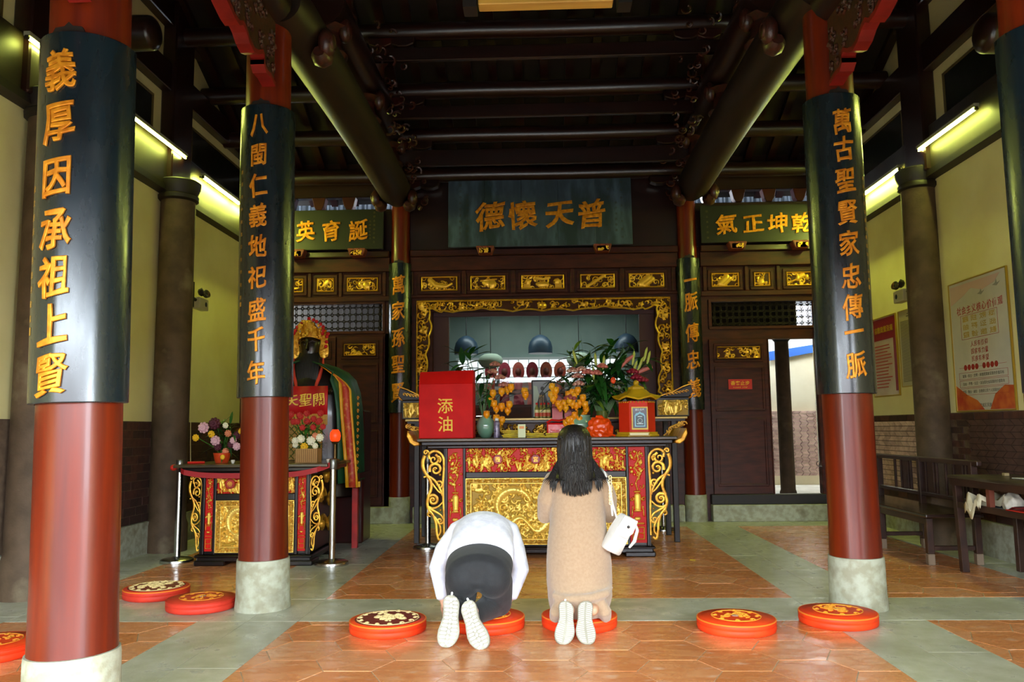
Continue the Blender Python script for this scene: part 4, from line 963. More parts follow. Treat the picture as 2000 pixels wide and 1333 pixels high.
def altar(label, x0, x1, y0, y1, H, bd, pw, cw0, cw1, zb, topx0, topx1, med, scr, bw, seed):
    t = thing('altar_table', ((x0+x1)/2, y0, 0), label, 'table')
    pl = .10
    q = MB(); q.box(x0-.03, x1+.03, y0-.03, y1, .035, pl); q.box(x0-.05, x1+.05, y0-.05, y1+.02, pl*.75, pl)
    for xa, xb in ((x0-.05, x0+.25), (x1-.25, x1+.05)): q.box(xa, xb, y0-.05, y0+.2, 0, .05); q.box(xa, xb, y1-.2, y1+.02, 0, .05)
    obj('plinth', q, BLK, t, bevel=.01)
    q = MB(); q.box(x0, x1, y0+.02, y1, pl, H-.10); obj('body', q, BLK, t)
    f = MB()
    for (a, c) in ((x0, x0+bd), (cw0-bd, cw0), (cw1, cw1+bd), (x1-bd, x1)): f.box(a, c, y0-.02, y0+.03, pl, H-.09)
    f.box(cw0, cw1, y0-.018, y0+.03, zb[0], zb[1]); f.box(cw0, cw1, y0-.018, y0+.03, pl, pl+.02); f.box(cw0, cw1, y0-.016, y0+.03, H-.1, H-.085)
    obj('frame', f, BLK, t, bevel=.007, seg=2)
    R = dragon_panel(cw1-cw0, zb[0]-pl-.02, seed); relief_obj('front_panel', R, cw0, pl+.02, y0+.015, .045, R_GOLD, t, label='large gilded panel carved with a coiling dragon among clouds')
    R = Relief(cw1-cw0, H-.10-zb[1], .0055); R.scrolls(int(90*(cw1-cw0)), seed+1, .035, .008, .75); R.figures(int(34*(cw1-cw0)), seed+2, .062); R.scrolls(int(60*(cw1-cw0)), seed+5, .03, .007, .95)
    relief_obj('upper_panel', R, cw0, zb[1], y0+.012, .035, R_RED, t, label='red and gold band carved with crowded little figures')
    for (a, c, sd) in ((x0+bd, cw0-bd, 3), (cw1+bd, x1-bd, 4)):
        R = vase_strip(c-a, H-.10-pl-.03, seed+sd); relief_obj('red_panel', R, a, pl+.03, y0+.004, .022, R_RED, t, label='narrow red panel carved with a gold vase of blossoms')
    for i, (mx, ch, hexcol) in enumerate(med):
        q = MB(); q.lathe([(.048, 0), (.048, .012), (.044, .016)], 24); q.v = [(mx+a, y0-.028-c, zb[1]+(H-.10-zb[1])*.52+b) for a, b, c in q.v]; d = obj('medallion', q, REDB, t)
        v, fc = char_mesh(ch, .02, .01); q = MB(); q.add([(mx+p[0]*.055, y0-.046-p[2]*.1, zb[1]+(H-.10-zb[1])*.52+p[1]*.055) for p in v.tolist()], fc); obj('character', q, GOLDB, d)
    # moulded top
    q = MB(); q.box(topx0+.10, topx1-.10, y0-.035, y1+.02, H-.10, H-.07); obj('top_moulding', q, BLK, t, bevel=.008)
    q = MB(); q.box(topx0+.04, topx1-.04, y0-.06, y1+.04, H-.072, H-.028); obj('top_moulding', q, BLK, t, bevel=.01, seg=2)
    q = MB(); q.box(topx0, topx1, y0-.085, y1+.05, H-.03, H); obj('table_top', q, mat('worn_olive_lacquer', '#4a4028', .3, 0, col2='#33291a', scale=4, coat=.3), t, bevel=.006, seg=2)
    k = .00117
    sx, sz = scr
    fl = lambda a: x0-.005-(385-a)*k*sx; frr = lambda a: x1+.005+(385-a)*k*sx; fz = lambda b: H-.11-(b-165)*k*sz
    for fn_ in (fl, frr):
        s_ = scrollwork('scroll_bracket', t, fn_, fz, y0+.0, GOLD, min(sx, sz))
        xe = fn_(392); q = MB(); q.box(min(xe, xe)-.012, xe+.012, y0-.005, y0+.03, pl, H-.1); obj('bracket_rod', q, BLK, t)
    return t
ta = altar('large black and gold altar table behind the two kneeling people', -.965, 1.07, 8.1, 8.86, 1.175, .028, .13, -.755, .85, (.775, .838), -1.24, 1.36,
      [(-.43, '殿', 0), (-.05, '宮', 0)], (1, 1), .2, 41)
ts = altar('smaller black and gold altar table on the left behind the red column', -3.26, -2.22, 7.68, 8.5, .955, .03, .1, -3.12, -2.36, (.61, .675), -3.52, -2.03,
      [(-2.98, '帝', 0)], (.55, .79), .1, 77)
# gilded curls on the right flank of the side altar
q = MB()
for zc, yc in ((.62, 8.0), (.34, 8.05), (.80, 8.2), (.55, 8.35), (.3, 8.35)):
    q.tube([(-2.19, yc+.13*(1-k/14)*cos(k*.65), zc+.1*(1-k/14)*sin(k*.65)) for k in range(14)], [.022*(1-k*.04) for k in range(14)], 6, up=(1,0,0)); q.ball((-2.16, yc-.15, zc+.02), .04)
obj('side_carving', q, GOLD, ts, smooth=True)
# upturned carved ends of the main altar top
for s_, xe in ((-1, -1.24), (1, 1.36)):
    q = MB(); prof = [(0, 0), (.05, -.01), (.10, .03), (.13, .10), (.12, .17), (.09, .12), (.06, .06), (0, .03)]
    q.prism([(xe+s_*(a-.02), 1.11+b*.9) for a, b in prof], 8.05, 8.85); obj('upturned_end', q, GOLD, ta, bevel=.008)
# back tier
t = thing('back_altar_table', (.06, 9.1, 0), 'higher dark table with carved gold ends standing behind the main altar', 'table')
q = MB(); q.box(-1.5, 1.62, 9.0, 9.8, 1.335, 1.36); obj('table_top', q, BLK, t); q = MB(); q.box(-1.52, 1.64, 8.97, 9.82, 1.36, 1.385); obj('top_edge', q, mat('pale_gilt_edge', '#b9a060', .35, .4), t, bevel=.005)
q = MB(); q.box(-1.05, 1.15, 9.12, 9.7, .08, 1.34); obj('body', q, BLK, t)
for x_ in (-1.4, 1.5):
    for y_ in (9.08, 9.66):
        q = MB(); q.box(x_-.03, x_+.03, y_-.03, y_+.03, 0, 1.34); obj('leg', q, BLK, t, bevel=.005)
q = MB(); q.box(-1.1, 1.2, 9.05, 9.75, 0, .08); obj('plinth', q, BLK, t)
R = Relief(2.3, .12, .007); R.scrolls(90, 5, .04, .01, .7); relief_obj('apron_carving', R, -1.1, 1.20, 9.11, .03, R_DARK, t)
for s_, xa, xb in ((-1, -1.56, -1.22), (1, 1.30, 1.67)):
    q = MB(); q.box(xa, xb, 9.0, 9.6, 1.385, 1.60); b_ = obj('end_box', q, BLK, t, bevel=.006)
    R = Relief(xb-xa-.03, .17, .0055); R.scrolls(26, 60+s_, .03, .008, .7); R.figures(9, 3+s_, .07); relief_obj('carved_face', R, xa+.015, 1.40, 8.998, .025, R_GOLD, b_)
    q = MB(); c = xa if s_ < 0 else xb
    q.prism([(c-s_*.34, 1.60), (c, 1.60), (c+s_*.05, 1.66), (c+s_*.03, 1.74), (c-s_*.06, 1.71), (c-s_*.18, 1.65)], 9.02, 9.5); w_ = obj('upturned_end', q, BLK, t, bevel=.006)
    q = MB(); q.tube([(c-s_*.34, 9.01, 1.61), (c-s_*.18, 9.01, 1.66), (c-s_*.06, 9.01, 1.72), (c+s_*.03, 9.01, 1.75)], .008, 5)
    for k in range(7): 
        xx = c-s_*.24+s_*k*.036; q.tube([(xx+.022*(1-j/9)*cos(j*.8), 9.0, 1.63+k*.006+.02*(1-j/9)*sin(j*.8)) for j in range(9)], .006, 5)
    obj('gold_scroll', q, GOLD, w_, smooth=True)
    q = MB(); yy = 9.05
    for k in range(16):
        a = k/15; xx = c - s_*(.08+.02*k*.9)+s_*.02; zz = 1.30-.22*a*a
        q.tube([(xx+.035*(1-j/9)*cos(k+j*.8), yy-.02, zz+.035*(1-j/9)*sin(k+j*.8)) for j in range(9)], .009, 5)
    obj('corner_carving', q, GOLD, t, smooth=True)

# ================================================================== STANCHIONS AND BELT
def stanchion(x, y, label):
    t = thing('stanchion', (x, y, 0), label, 'barrier post', 'steel barrier posts')
    q = MB(); q.lathe([(.158, 0), (.16, .012), (.155, .03), (.13, .042), (.06, .05), (.032, .06)], 40, (x, y, 0)); obj('base', q, STEEL, t, smooth=40)
    q = MB(); q.lathe([(.031, .055), (.031, .9)], 24, (x, y, 0)); obj('post', q, STEEL, t, smooth=40)
    q = MB(); q.lathe([(.036, .9), (.038, .905), (.038, .985), (.033, .995)], 24, (x, y, 0)); obj('head', q, mat('dull_steel', '#7d7d78', .35, .9), t, smooth=40)
    return t
stanchion(-3.575, 7.87, 'steel barrier post at the left end of the side altar'); stanchion(-1.995, 7.68, 'steel barrier post at the right end of the side altar')
stanchion(-1.22, 8.68, 'dark based barrier post half hidden behind the main altar, left side'); 
stanchion(1.50, 10.05, 'barrier post foot half hidden behind the main altar, right side')
q = MB(); P = [[], []]
for k in range(31):
    u = k/30; x = -3.55+u*(1.53); y = 7.56; z = .915-.09*(1-(2*u-1)**4)**1.0
    if u < .08: y = 7.56+.27*(.08-u)/.08
    if u > .92: y = 7.56+.09*(u-.92)/.08
    P[0].append((x, y, z)); P[1].append((x, y, z+.05))
q.grid(P); o = obj('barrier_belt', q, mat('red_webbing', '#a31218', .6), None, label='sagging red belt strung between the two steel posts', cat='belt', fixn=False)
o.modifiers.new('s', 'SOLIDIFY').thickness = .003
q = MB(); q.ball((-3.62, 7.83, .92), .035, sc=(1, 1, .9)); obj('belt_clip', q, mat('red_plastic', '#d02a1e', .4), None, label='red belt clip on the left steel post', cat='clip')
# ================================================================== CUSHIONS
CUSH = mat('orange_red_satin', '#e84418', .55, 0, col2='#d83410', scale=6, spec=.25, bump=.1, bscale=30)
CUSH2 = mat('crimson_satin', '#d03a28', .55, 0, col2='#b82c1c', scale=6, spec=.25)
def cushion(x, y, rz, label, kind=0, side=CUSH, r=.243, h=.078, deco=True, tilt=0):
    t = thing('kneeling_cushion', (x, y, 0), label, 'cushion', 'round kneeling cushions', rz=rz)
    ORG[t] = Vector((0, 0, 0))
    q = MB(); q.lathe([(r*.93, 0), (r*.985, .006), (r, .02), (r*1.0, .038), (r*.985, .042), (r*1.0, .047), (r*1.0, h-.014), (r*.98, h-.004), (r*.6, h+.004), (.01, h+.007)], 48); obj('pad', q, side, t, smooth=60)
    q = MB(); q.tube([(r*.985*cos(2*pi*k/48), r*.985*sin(2*pi*k/48), h-.008) for k in range(49)], .005, 6); obj('piping', q, mat('orange_piping', '#e87a22', .5) if kind else side, t)
    if not deco: return t
    if kind == 1:
        q = MB(); q.lathe([(r*.86, h-.001), (r*.5, h+.007), (.01, h+.010)], 40, cap=False); obj('printed_disc', q, mat('maroon_brocade', '#74181a', .6), t, smooth=True)
    m = {0: mat('gold_embroidery', '#d98a2a', .5, .2), 1: mat('pale_gold_embroidery', '#e2c88a', .5, .15), 2: mat('gold_embroidery_bright', '#f0a030', .5, .2)}[kind]
    zt = lambda a: h+.009-.010*(a/r)**2
    q = MB(); R0 = r*(.62 if kind != 1 else .80)
    q.tube([(R0*cos(2*pi*k/40), R0*sin(2*pi*k/40), zt(R0)) for k in range(41)], .0035 if kind != 1 else .003, 5); obj('ring', q, m, t)
    random.seed(int(abs(x*100)))
    q = MB()
    for k in range(8 if kind != 1 else 14):       # rim motifs
        a = 2*pi*k/(8 if kind != 1 else 14); rr_ = R0*(.86 if kind != 1 else .9)
        q.tube([(rr_*cos(a)+.022*(1-j/9)*cos(a+j*.8), rr_*sin(a)+.022*(1-j/9)*sin(a+j*.8), zt(rr_)) for j in range(9)], .0045, 4)
    obj('rim_embroidery', q, m, t, kind='stuff')
    q = MB()
    n = 11 if kind != 1 else 24
    for k in range(n):
        a = random.uniform(0, 6.28); rr_ = R0*random.uniform(.05, .62); R_ = random.uniform(.02, .04)
        q.tube([(rr_*cos(a)+R_*(1-j/10)*cos(k+j*.7), rr_*sin(a)+R_*(1-j/10)*sin(k+j*.7), zt(rr_)) for j in range(11)], .005 if kind != 1 else .007, 4)
    obj('centre_embroidery', q, m, t, kind='stuff')
    if kind != 1 and deco:
        q = MB(); q.ball((0, 0, h+.006), .028, 10, 6, sc=(1.2, 1, .25)); obj('flower_embroidery', q, mat('pink_thread', '#e07a9a' if x > 1.5 else '#b08a72', .6), t)
    return t
cushion(-3.0, 6.27, .3, 'round cushion with maroon and gold brocade top nearer the left wall', 1, CUSH2)
cushion(-2.47, 5.86, .9, 'plain red round cushion beside the second left column', 0, CUSH2)
cushion(-.985, 5.2, 0, 'orange round cushion with maroon and white patterned top left of the bowing person', 1, CUSH)
cushion(-.36, 5.29, 1, 'orange cushion under the bowing person in black trousers', 2, CUSH)
cushion(.235, 5.32, 2, 'orange cushion under the kneeling woman in the beige dress', 2, CUSH)
cushion(1.215, 5.22, .6, 'orange round cushion lying alone between the woman and the right column', 2, CUSH)
cushion(1.905, 5.38, 1.4, 'orange round cushion with a pink flower in front of the right column', 2, CUSH)
cushion(-3.18, 4.66, 0, 'red cushion cut off by the left edge of the photo', 0, CUSH)

# ================================================================== OFFERINGS ON THE MAIN ALTAR
ZT = 1.176
t = thing('donation_box', (-.98, 8.3, ZT), 'big red donation box with yellow characters on the left of the altar', 'box')
BXR = mat('red_painted_box', '#d4120f', .6, 0, col2='#c40e0e', scale=5, bump=.06, spec=.2)
q = MB(); q.box(-1.235, -.68, 8.12, 8.42, ZT, 1.735); obj('body', q, BXR, t, bevel=.006)
q = MB(); q.add([(-1.235, 8.12, 1.735), (-.68, 8.12, 1.735), (-.68, 8.42, 1.735), (-1.235, 8.42, 1.735), (-1.235, 8.2, 1.86), (-.68, 8.2, 1.875), (-.68, 8.42, 1.875), (-1.235, 8.42, 1.86)], [(0,3,2,1), (4,5,6,7), (0,1,5,4), (1,2,6,5), (2,3,7,6), (3,0,4,7)]); ld = obj('lid', q, BXR, t, bevel=.004)
q = MB(); q.box(-1.01, -.90, 8.178, 8.2, 1.815, 1.828); obj('slot', q, DARK, ld); q = MB(); q.ball((-.945, 8.168, 1.80), .008, 8, 6); obj('lock', q, STEEL, ld)
flat_text('添油', -.965, 8.118, 1.415, .165, YEL, t, vertical=True, pitch=1.12, off=.008)
q = MB(); q.tube([(-.66, 8.25, 1.40), (-.60, 8.25, 1.40)], .006, 5); obj('latch', q, STEEL, t)
# pagoda box
t = thing('pagoda_box', (1.0, 8.28, ZT), 'red hexagonal box with a yellow pagoda roof at the right of the altar', 'box')
PY = mat('mustard_plastic', '#d2a81c', .35, 0, col2='#c49a18', scale=4); PR = mat('vermilion_plastic', '#e03416', .5, 0, col2='#d02c12', scale=4, spec=.25)
def hexr(r, z, c=(1.0, 8.3), a0=0): return [(c[0]+r*cos(a0+k*pi/3), c[1]+r*sin(a0+k*pi/3)*.85, z) for k in range(6)]
q = MB(); q.loft([hexr(.225, ZT), hexr(.225, ZT+.018), hexr(.21, ZT+.02), hexr(.21, ZT+.045)]); obj('base', q, PY, t, bevel=.003)
q = MB(); q.loft([hexr(.188, ZT+.045), hexr(.185, 1.535)]); obj('body', q, PR, t, bevel=.002)
q = MB(); q.box(.90, 1.085, 8.09, 8.12, ZT+.012, ZT+.036); obj('label_plate', q, mat('cream_label', '#efe2a8', .5), t)
q = MB(); rings = []
for rr_, zz in ((.245, 1.545), (.255, 1.56), (.20, 1.585), (.14, 1.62), (.10, 1.655), (.085, 1.66), (.08, 1.68), (.05, 1.695), (.03, 1.70)):
    ring = []
    for k in range(24):
        a = k*pi/12; c6 = abs(((k % 4)-0)/4 if (k % 4) <= 2 else (4-(k % 4))/4); lift = (1-c6*2)*max(0, (rr_-.14))*.28; hr = rr_*(1-.13*c6*2)
        ring.append((1.0+hr*cos(a), 8.3+hr*sin(a)*.85, zz+lift))
    rings.append(ring)
q.loft(rings); obj('roof', q, PY, t, smooth=35)
q = MB(); q.ball((1.0, 8.3, 1.725), .03); q.lathe([(.015, 1.69), (.04, 1.695), (.03, 1.705)], 14, (1.0, 8.3, 0)); obj('finial', q, PY, t, smooth=True)
q = MB()
for k in range(6):
    a, c = hexr(.19, 1.525)[k], hexr(.19, 1.525)[(k+1) % 6]
    for j in range(5): q.ball((a[0]+(c[0]-a[0])*(j+.5)/5, a[1]+(c[1]-a[1])*(j+.5)/5, 1.525), .008, 6, 4)
obj('bead_trim', q, PY, t)
q = MB(); q.box(.925, 1.09, 8.128, 8.14, 1.245, 1.475); w_ = obj('window_frame', q, mat('yellow_frame', '#e8c440', .4), t)
q = MB(); q.box(.938, 1.077, 8.122, 8.129, 1.26, 1.462); obj('picture', q, mat('dark_blue_print', '#1a3a52', .2, 0, coat=.5), w_)
q = MB(); q.prism([(.955, 1.275), (1.06, 1.275), (1.06, 1.385), (1.045, 1.41), (1.02, 1.415), (1.0075, 1.43), (.995, 1.415), (.97, 1.41), (.955, 1.385)], 8.118, 8.1225); obj('arch_print', q, mat('pale_cyan_print', '#7fc4d8', .3), w_)
q = MB(); q.prism([(.966, 1.285), (1.05, 1.285), (1.05, 1.38), (1.0075, 1.405), (.966, 1.38)], 8.114, 8.1185); obj('inner_print', q, mat('dark_print', '#12303e', .3), w_)
q = MB(); q.tube([(1.0075+.022*cos(k*.5), 8.113, 1.335+.022*sin(k*.5)) for k in range(14)], .003, 4); q.box(.975, 1.04, 8.112, 8.115, 1.30, 1.308); q.box(.985, 1.03, 8.112, 8.115, 1.372, 1.38); obj('emblem', q, mat('pale_print', '#cfe6ea', .4), w_)
flat_text('誠心供奉', 1.0075, 8.12, 1.445, .022, mat('pale_print', '#cfe6ea', .4), w_)

# plant builders
LEAF = [mat('leaf_green_%d' % i, c, .4, 0, col2=c2, scale=9) for i, (c, c2) in enumerate((('#1f5a1c', '#174714'), ('#2c6b22', '#1d5218'), ('#174a1a', '#103a14'), ('#7d9a2c', '#5f8424')))]
STEM = mat('plant_stem', '#3a6a20', .5)
def leaf(parent, b, d, L, w, droop, m, name='leaf', wide=.35, fold=.25):
    d = Vector(d).normalized(); sd = d.cross(Vector((0, 0, 1)))
    if sd.length < .1: sd = Vector((1, 0, 0))
    sd.normalize(); P = [[], [], []]; n = 7
    for k in range(n):
        u = k/(n-1); c = Vector(b)+d*L*u+Vector((0, 0, -droop*L*u*u)); ww = w*(sin(pi*min(1, u**.75))**.8)*.5+.0006
        up = Vector((0, 0, ww*fold)); P[0].append(tuple(c-sd*ww+up)); P[1].append(tuple(c)); P[2].append(tuple(c+sd*ww+up))
    q = MB(); q.grid(P); o = obj(name, q, m, parent, smooth=True, fixn=False); return o
def vase(t, prof, x, y, m, nm='vase'):
    q = MB(); q.lathe(prof, 32, (x, y, 0)); return obj(nm, q, m, t, smooth=60)
CEL = mat('celadon_glaze', '#7fa78c', .12, 0, col2='#6b967c', scale=4, coat=.6)
FRU = mat('orange_yellow_fruit', '#f0920c', .35, 0, col2='#e8a818', scale=5)
def fruit(t, x, y, z, s=.032):
    q = MB(); a = random.uniform(0, 6.28)
    q.ball((x, y, z), s, 12, 8, sc=(1, 1, 1.15))
    q.ball((x, y, z-s*1.15), s*.42, 8, 5)
    for k in range(5): q.ball((x+s*.68*cos(a+k*1.257), y+s*.68*sin(a+k*1.257), z+s*.75), s*.3, 6, 4)
    o = obj('fruit', q, FRU, t, smooth=True); return o
random.seed(21)
# left vase: bamboo leaves, roses, fruit branch
t = thing('flower_vase', (-.62, 8.45, ZT), 'celadon vase of leaves and orange fruit beside the red donation box', 'flower vase')
vase(t, [(.05, ZT), (.085, ZT+.06), (.10, ZT+.12), (.085, ZT+.18), (.06, ZT+.21), (.068, ZT+.235)], -.575, 8.42, CEL)
q = MB()
for k in range(7):
    a = random.uniform(-.5, .6); q.tube([(-.6, 8.45, ZT+.2), (-.6+a*.15, 8.45, 1.65), (-.62+a*.5, 8.47, 1.95+random.uniform(-.1, .15))], [.006, .005, .003], 5)
obj('stems', q, STEM, t)
for k in range(26):
    a = random.uniform(0, 6.28); z = random.uniform(1.82, 2.08); leaf(t, (-.80+random.uniform(-.05, .08), 8.47, z), (cos(a), sin(a)*.6, random.uniform(-.1, 1.0)), random.uniform(.18, .32), random.uniform(.045, .075), random.uniform(.1, .5), LEAF[k % 3])
for k in range(22):
    a = random.uniform(0, 6.28); z = random.uniform(1.45, 1.85); leaf(t, (-.58+random.uniform(-.06, .10), 8.45, z), (cos(a), sin(a)*.6, random.uniform(-.4, .6)), random.uniform(.10, .2), random.uniform(.04, .06), .4, LEAF[k % 3])
def rose(t, x, y, z, s, m, nm='flower'):
    q = MB(); n = 0
    for ring, (R_, cnt, up) in enumerate(((.15, 3, .9), (.5, 5, .6), (.85, 7, .25))):
        for k in range(cnt):
            a = 2*pi*k/cnt+ring; c = (x+s*R_*cos(a), y+s*R_*sin(a), z+s*up*.6)
            q.ball(c, s*.42, 7, 5, sc=(1, 1, .8))
    return obj(nm, q, m, t, smooth=True)
PALEP = mat('dusty_pink_petals', '#c99484', .6, 0, col2='#a8605a', scale=12)
for (x, z) in ((-.50, 1.86), (-.42, 1.80), (-.38, 1.72), (-.47, 1.94)): rose(t, x, 8.42, z, .05, PALEP)
for (x, z) in ((-.36, 1.66), (-.30, 1.68), (-.26, 1.70), (-.12, 1.66), (-.11, 1.62), (-.45, 1.64), (-.48, 1.56), (-.36, 1.50), (-.30, 1.46), (-.28, 1.52), (-.42, 1.48), (-.52, 1.42), (-.42, 1.38), (-.36, 1.36), (-.40, 1.31), (-.48, 1.30), (-.44, 1.53)): fruit(t, x-.04, 8.40+random.uniform(-.04, .04), z, .036)
q = MB()
for e_ in ((-.15, 1.66), (-.3, 1.7), (-.34, 1.5), (-.42, 1.4)): q.tube([(-.58, 8.43, 1.42), ((-.58+e_[0])/2, 8.42, (1.42+e_[1])/2+.05), (e_[0], 8.41, e_[1])], .004, 5)
obj('twigs', q, CHAR, t)
# right arrangement
t = thing('lily_arrangement', (.68, 8.55, ZT), 'tall glass vase of green lily stems, pink flowers and leaves behind the orange bag', 'flower vase')
vase(t, [(.05, ZT), (.055, ZT+.02), (.05, ZT+.1), (.055, ZT+.2), (.07, ZT+.27)], .66, 8.5, mat('green_glass_vase', '#5a6a30', .1, 0, coat=.6), 'vase')
q = MB(); tips = []
for k in range(15):
    x1 = .30+.06*k; z1 = random.uniform(1.9, 2.15); tips.append((x1, z1)); q.tube([(.66, 8.5, ZT+.1), (.66+(x1-.66)*.35, 8.5, 1.62), (x1, 8.52, z1)], [.008, .007, .004], 5)
obj('stems', q, STEM, t)
for (x1, z1) in tips:
    for j in range(11):
        u = random.uniform(.35, 1); x = .66+(x1-.66)*u; z = ZT+.1+(z1-ZT-.1)*u; a = random.uniform(0, 6.28)
        leaf(t, (x, 8.5, z), (cos(a), sin(a)*.5, random.uniform(-.3, .9)), random.uniform(.18, .32), random.uniform(.045, .08), random.uniform(.2, .7), LEAF[random.choice((0, 0, 1, 1, 2, 3) if z > 1.7 else (0, 1, 2, 3, 3))])
leaf(t, (.47, 8.45, 2.02), (-.12, 0, 1), .30, .06, .0, LEAF[0]); leaf(t, (.42, 8.45, 2.0), (-1, 0, .35), .26, .05, .1, LEAF[2]); leaf(t, (.92, 8.5, 1.95), (-.1, 0, 1), .16, .05, 0, LEAF[1]); leaf(t, (.55, 8.45, 1.95), (.35, 0, .9), .2, .05, .3, LEAF[0])
BUD = mat('lily_bud_green', '#b7c45a', .5)
for (x, z, a) in ((.40, 2.0, .5), (.57, 1.82, 0), (.67, 1.94, -.2), (.60, 1.97, .1), (.97, 1.88, -.8), (1.03, 1.92, -.9), (1.1, 2.02, -.5), (1.13, 1.98, -.5), (.98, 1.98, -.3)):
    q = MB(); q.tube([(x+sin(a)*.0, 8.42, z-.06), (x-sin(a)*.03, 8.42, z-.02), (x-sin(a)*.07, 8.42, z+.06), (x-sin(a)*.09, 8.42, z+.09)], [.006, .014, .014, .003], 7); obj('bud', q, BUD, t, smooth=True)
PKL = mat('coral_pink_petals', '#d98478', .55, 0, col2='#c4685e', scale=8); SPK = mat('speckled_pink_petals', '#d8b0a0', .6, 0, col2='#9c3a34', scale=50, lo=.45, hi=.6)
for (x, z, m_) in ((.40, 1.80, SPK), (.35, 1.86, SPK), (.44, 1.87, SPK), (.41, 1.72, SPK), (.51, 1.84, PKL), (.60, 1.83, PKL), (.66, 1.90, PKL)): rose(t, x, 8.40, z, .055, m_)
for (x0, z0, x1, z1) in ((.88, 1.92, .99, 2.02), (1.0, 1.82, 1.19, 1.90), (.84, 1.88, .9, 1.94)):
    q = MB(); q.tube([(x0, 8.42, z0), ((x0+x1)/2, 8.42, (z0+z1)/2+.01), (x1, 8.42, z1)], [.012, .022, .016], 7); obj('flower', q, PKL, t, smooth=True)
for (x, z) in ((1.02, 1.78), (1.08, 1.75), (.98, 1.84)): rose(t, x, 8.40, z, .055, mat('magenta_red_petals', '#a01838', .5, 0, col2='#7a1028', scale=10))
q = MB(); q.ball((.77, 8.36, 1.76), .028, 8, 6, sc=(1, .7, 1.3)); obj('tag', q, mat('bright_orange_card', '#f0501c', .5), t)
for k in range(70):
    a = random.uniform(0, 6.28); leaf(t, (random.uniform(.48, .92), 8.5+random.uniform(-.06, .05), random.uniform(1.5, 1.92)), (cos(a), sin(a)*.5-.1, random.uniform(-.7, .8)), random.uniform(.16, .28), random.uniform(.05, .085), random.uniform(.2, .8), LEAF[random.choice((0, 0, 1, 2, 2, 3))])
# middle pot with nipple fruit
t = thing('fruit_branch_pot', (.43, 8.42, ZT), 'squat celadon pot with clusters of orange nippled fruit', 'flower vase')
vase(t, [(.07, ZT), (.12, ZT+.05), (.14, ZT+.11), (.135, ZT+.16), (.105, ZT+.20), (.11, ZT+.225)], .42, 8.42, CEL)
q = MB(); q.box(.13, .24, 8.5, 8.56, 1.36, 1.62); q.box(.26, .38, 8.52, 8.6, 1.36, 1.55); obj('red_wrapping', q, mat('red_foil', '#b01812', .35), t)
for (x, z) in ((.13, 1.70), (.17, 1.66), (.12, 1.62), (.155, 1.60), (.34, 1.64), (.36, 1.60), (.30, 1.62), (.40, 1.66), (.19, 1.52), (.21, 1.49), (.25, 1.53), (.31, 1.55), (.34, 1.52), (.27, 1.48), (.38, 1.50), (.42, 1.53), (.47, 1.51), (.48, 1.46), (.44, 1.40), (.41, 1.42), (.36, 1.40), (.33, 1.36), (.30, 1.35), (.34, 1.31), (.41, 1.36), (.27, 1.32), (.45, 1.58), (.14, 1.57)): fruit(t, x, 8.36+random.uniform(-.04, .04), z, .035)
q = MB()
for k in range(9):
    x1 = random.uniform(.12, .5); z1 = random.uniform(1.4, 1.72); q.tube([(.40, 8.42, 1.38), ((.4+x1)/2, 8.4, (1.38+z1)/2+.03), (x1, 8.38, z1)], .005, 5)
obj('twigs', q, CHAR, t)
for k in range(34):
    a = random.uniform(0, 6.28); leaf(t, (random.uniform(.18, .55), 8.44, random.uniform(1.45, 1.85)), (cos(a), sin(a)*.5, random.uniform(-.5, .8)), random.uniform(.12, .24), random.uniform(.05, .08), .5, LEAF[k % 3])
rose(t, .32, 8.37, 1.57, .06, mat('withered_rose', '#a04a48', .7))
# framed picture
t = thing('picture_frame', (.01, 8.62, 1.2), 'dark framed picture of a robed seated figure standing behind the bottles', 'picture frame')
q = MB(); frame_boxes(q, -.09, .135, 1.385, 1.81, .014, 9.0, 9.025); obj('frame', q, CHAR, t, bevel=.003)
q = MB(); q.box(-.078, .123, 9.012, 9.02, 1.397, 1.798); obj('print', q, mat('grey_print', '#8d9596', .4, 0, col2='#6f7a7d', scale=6), t)
q = MB(); q.prism([(-.07, 1.40), (-.07, 1.75), (-.03, 1.74), (0, 1.62), (-.01, 1.40)], 9.008, 9.012); obj('landscape_print', q, mat('pale_green_print', '#b9cdb8', .5), t)
q = MB(); q.prism([(-.02, 1.40), (-.03, 1.55), (.0, 1.66), (.03, 1.69), (.06, 1.66), (.09, 1.55), (.10, 1.40)], 9.004, 9.009); q.prism([(.03+.022*cos(k*.7), 1.715+.024*sin(k*.7)) for k in range(9)], 9.003, 9.009); obj('figure_print', q, mat('dark_grey_print', '#2c2c2e', .5), t)
t.location = (0, 0, 0) if False else t.location
# small oil bottles with red caps in front of it
for i, (x, y) in enumerate(((-.035, 8.92), (.015, 8.97), (.05, 8.92), (.095, 8.93))):
    t = thing('oil_bottle', (x, y, 1.386), ('leftmost', 'second from left', 'third from left', 'rightmost')[i] + ' of the small red-capped bottles in front of the framed picture', 'bottle', 'red capped bottles')
    q = MB(); q.lathe([(.022, 0), (.023, .01), (.023, .10), (.012, .125), (.01, .145)], 14, (x, y, 1.386)); obj('glass', q, mat('amber_oil_glass', '#8a8a4a', .1, 0, coat=.8), t, smooth=40)
    q = MB(); q.lathe([(.0235, .015), (.0235, .055)], 14, (x, y, 1.386), cap=False); obj('label', q, mat('red_label', '#d85a3c', .5), t)
    q = MB(); q.lathe([(.0237, .055), (.0237, .088)], 14, (x, y, 1.386), cap=False); obj('upper_label', q, mat('cream_label', '#efe2a8', .5), t)
    q = MB(); q.lathe([(.013, .143), (.013, .165), (.01, .167)], 12, (x, y, 1.386)); obj('cap', q, mat('red_cap', '#c81e14', .4), t)
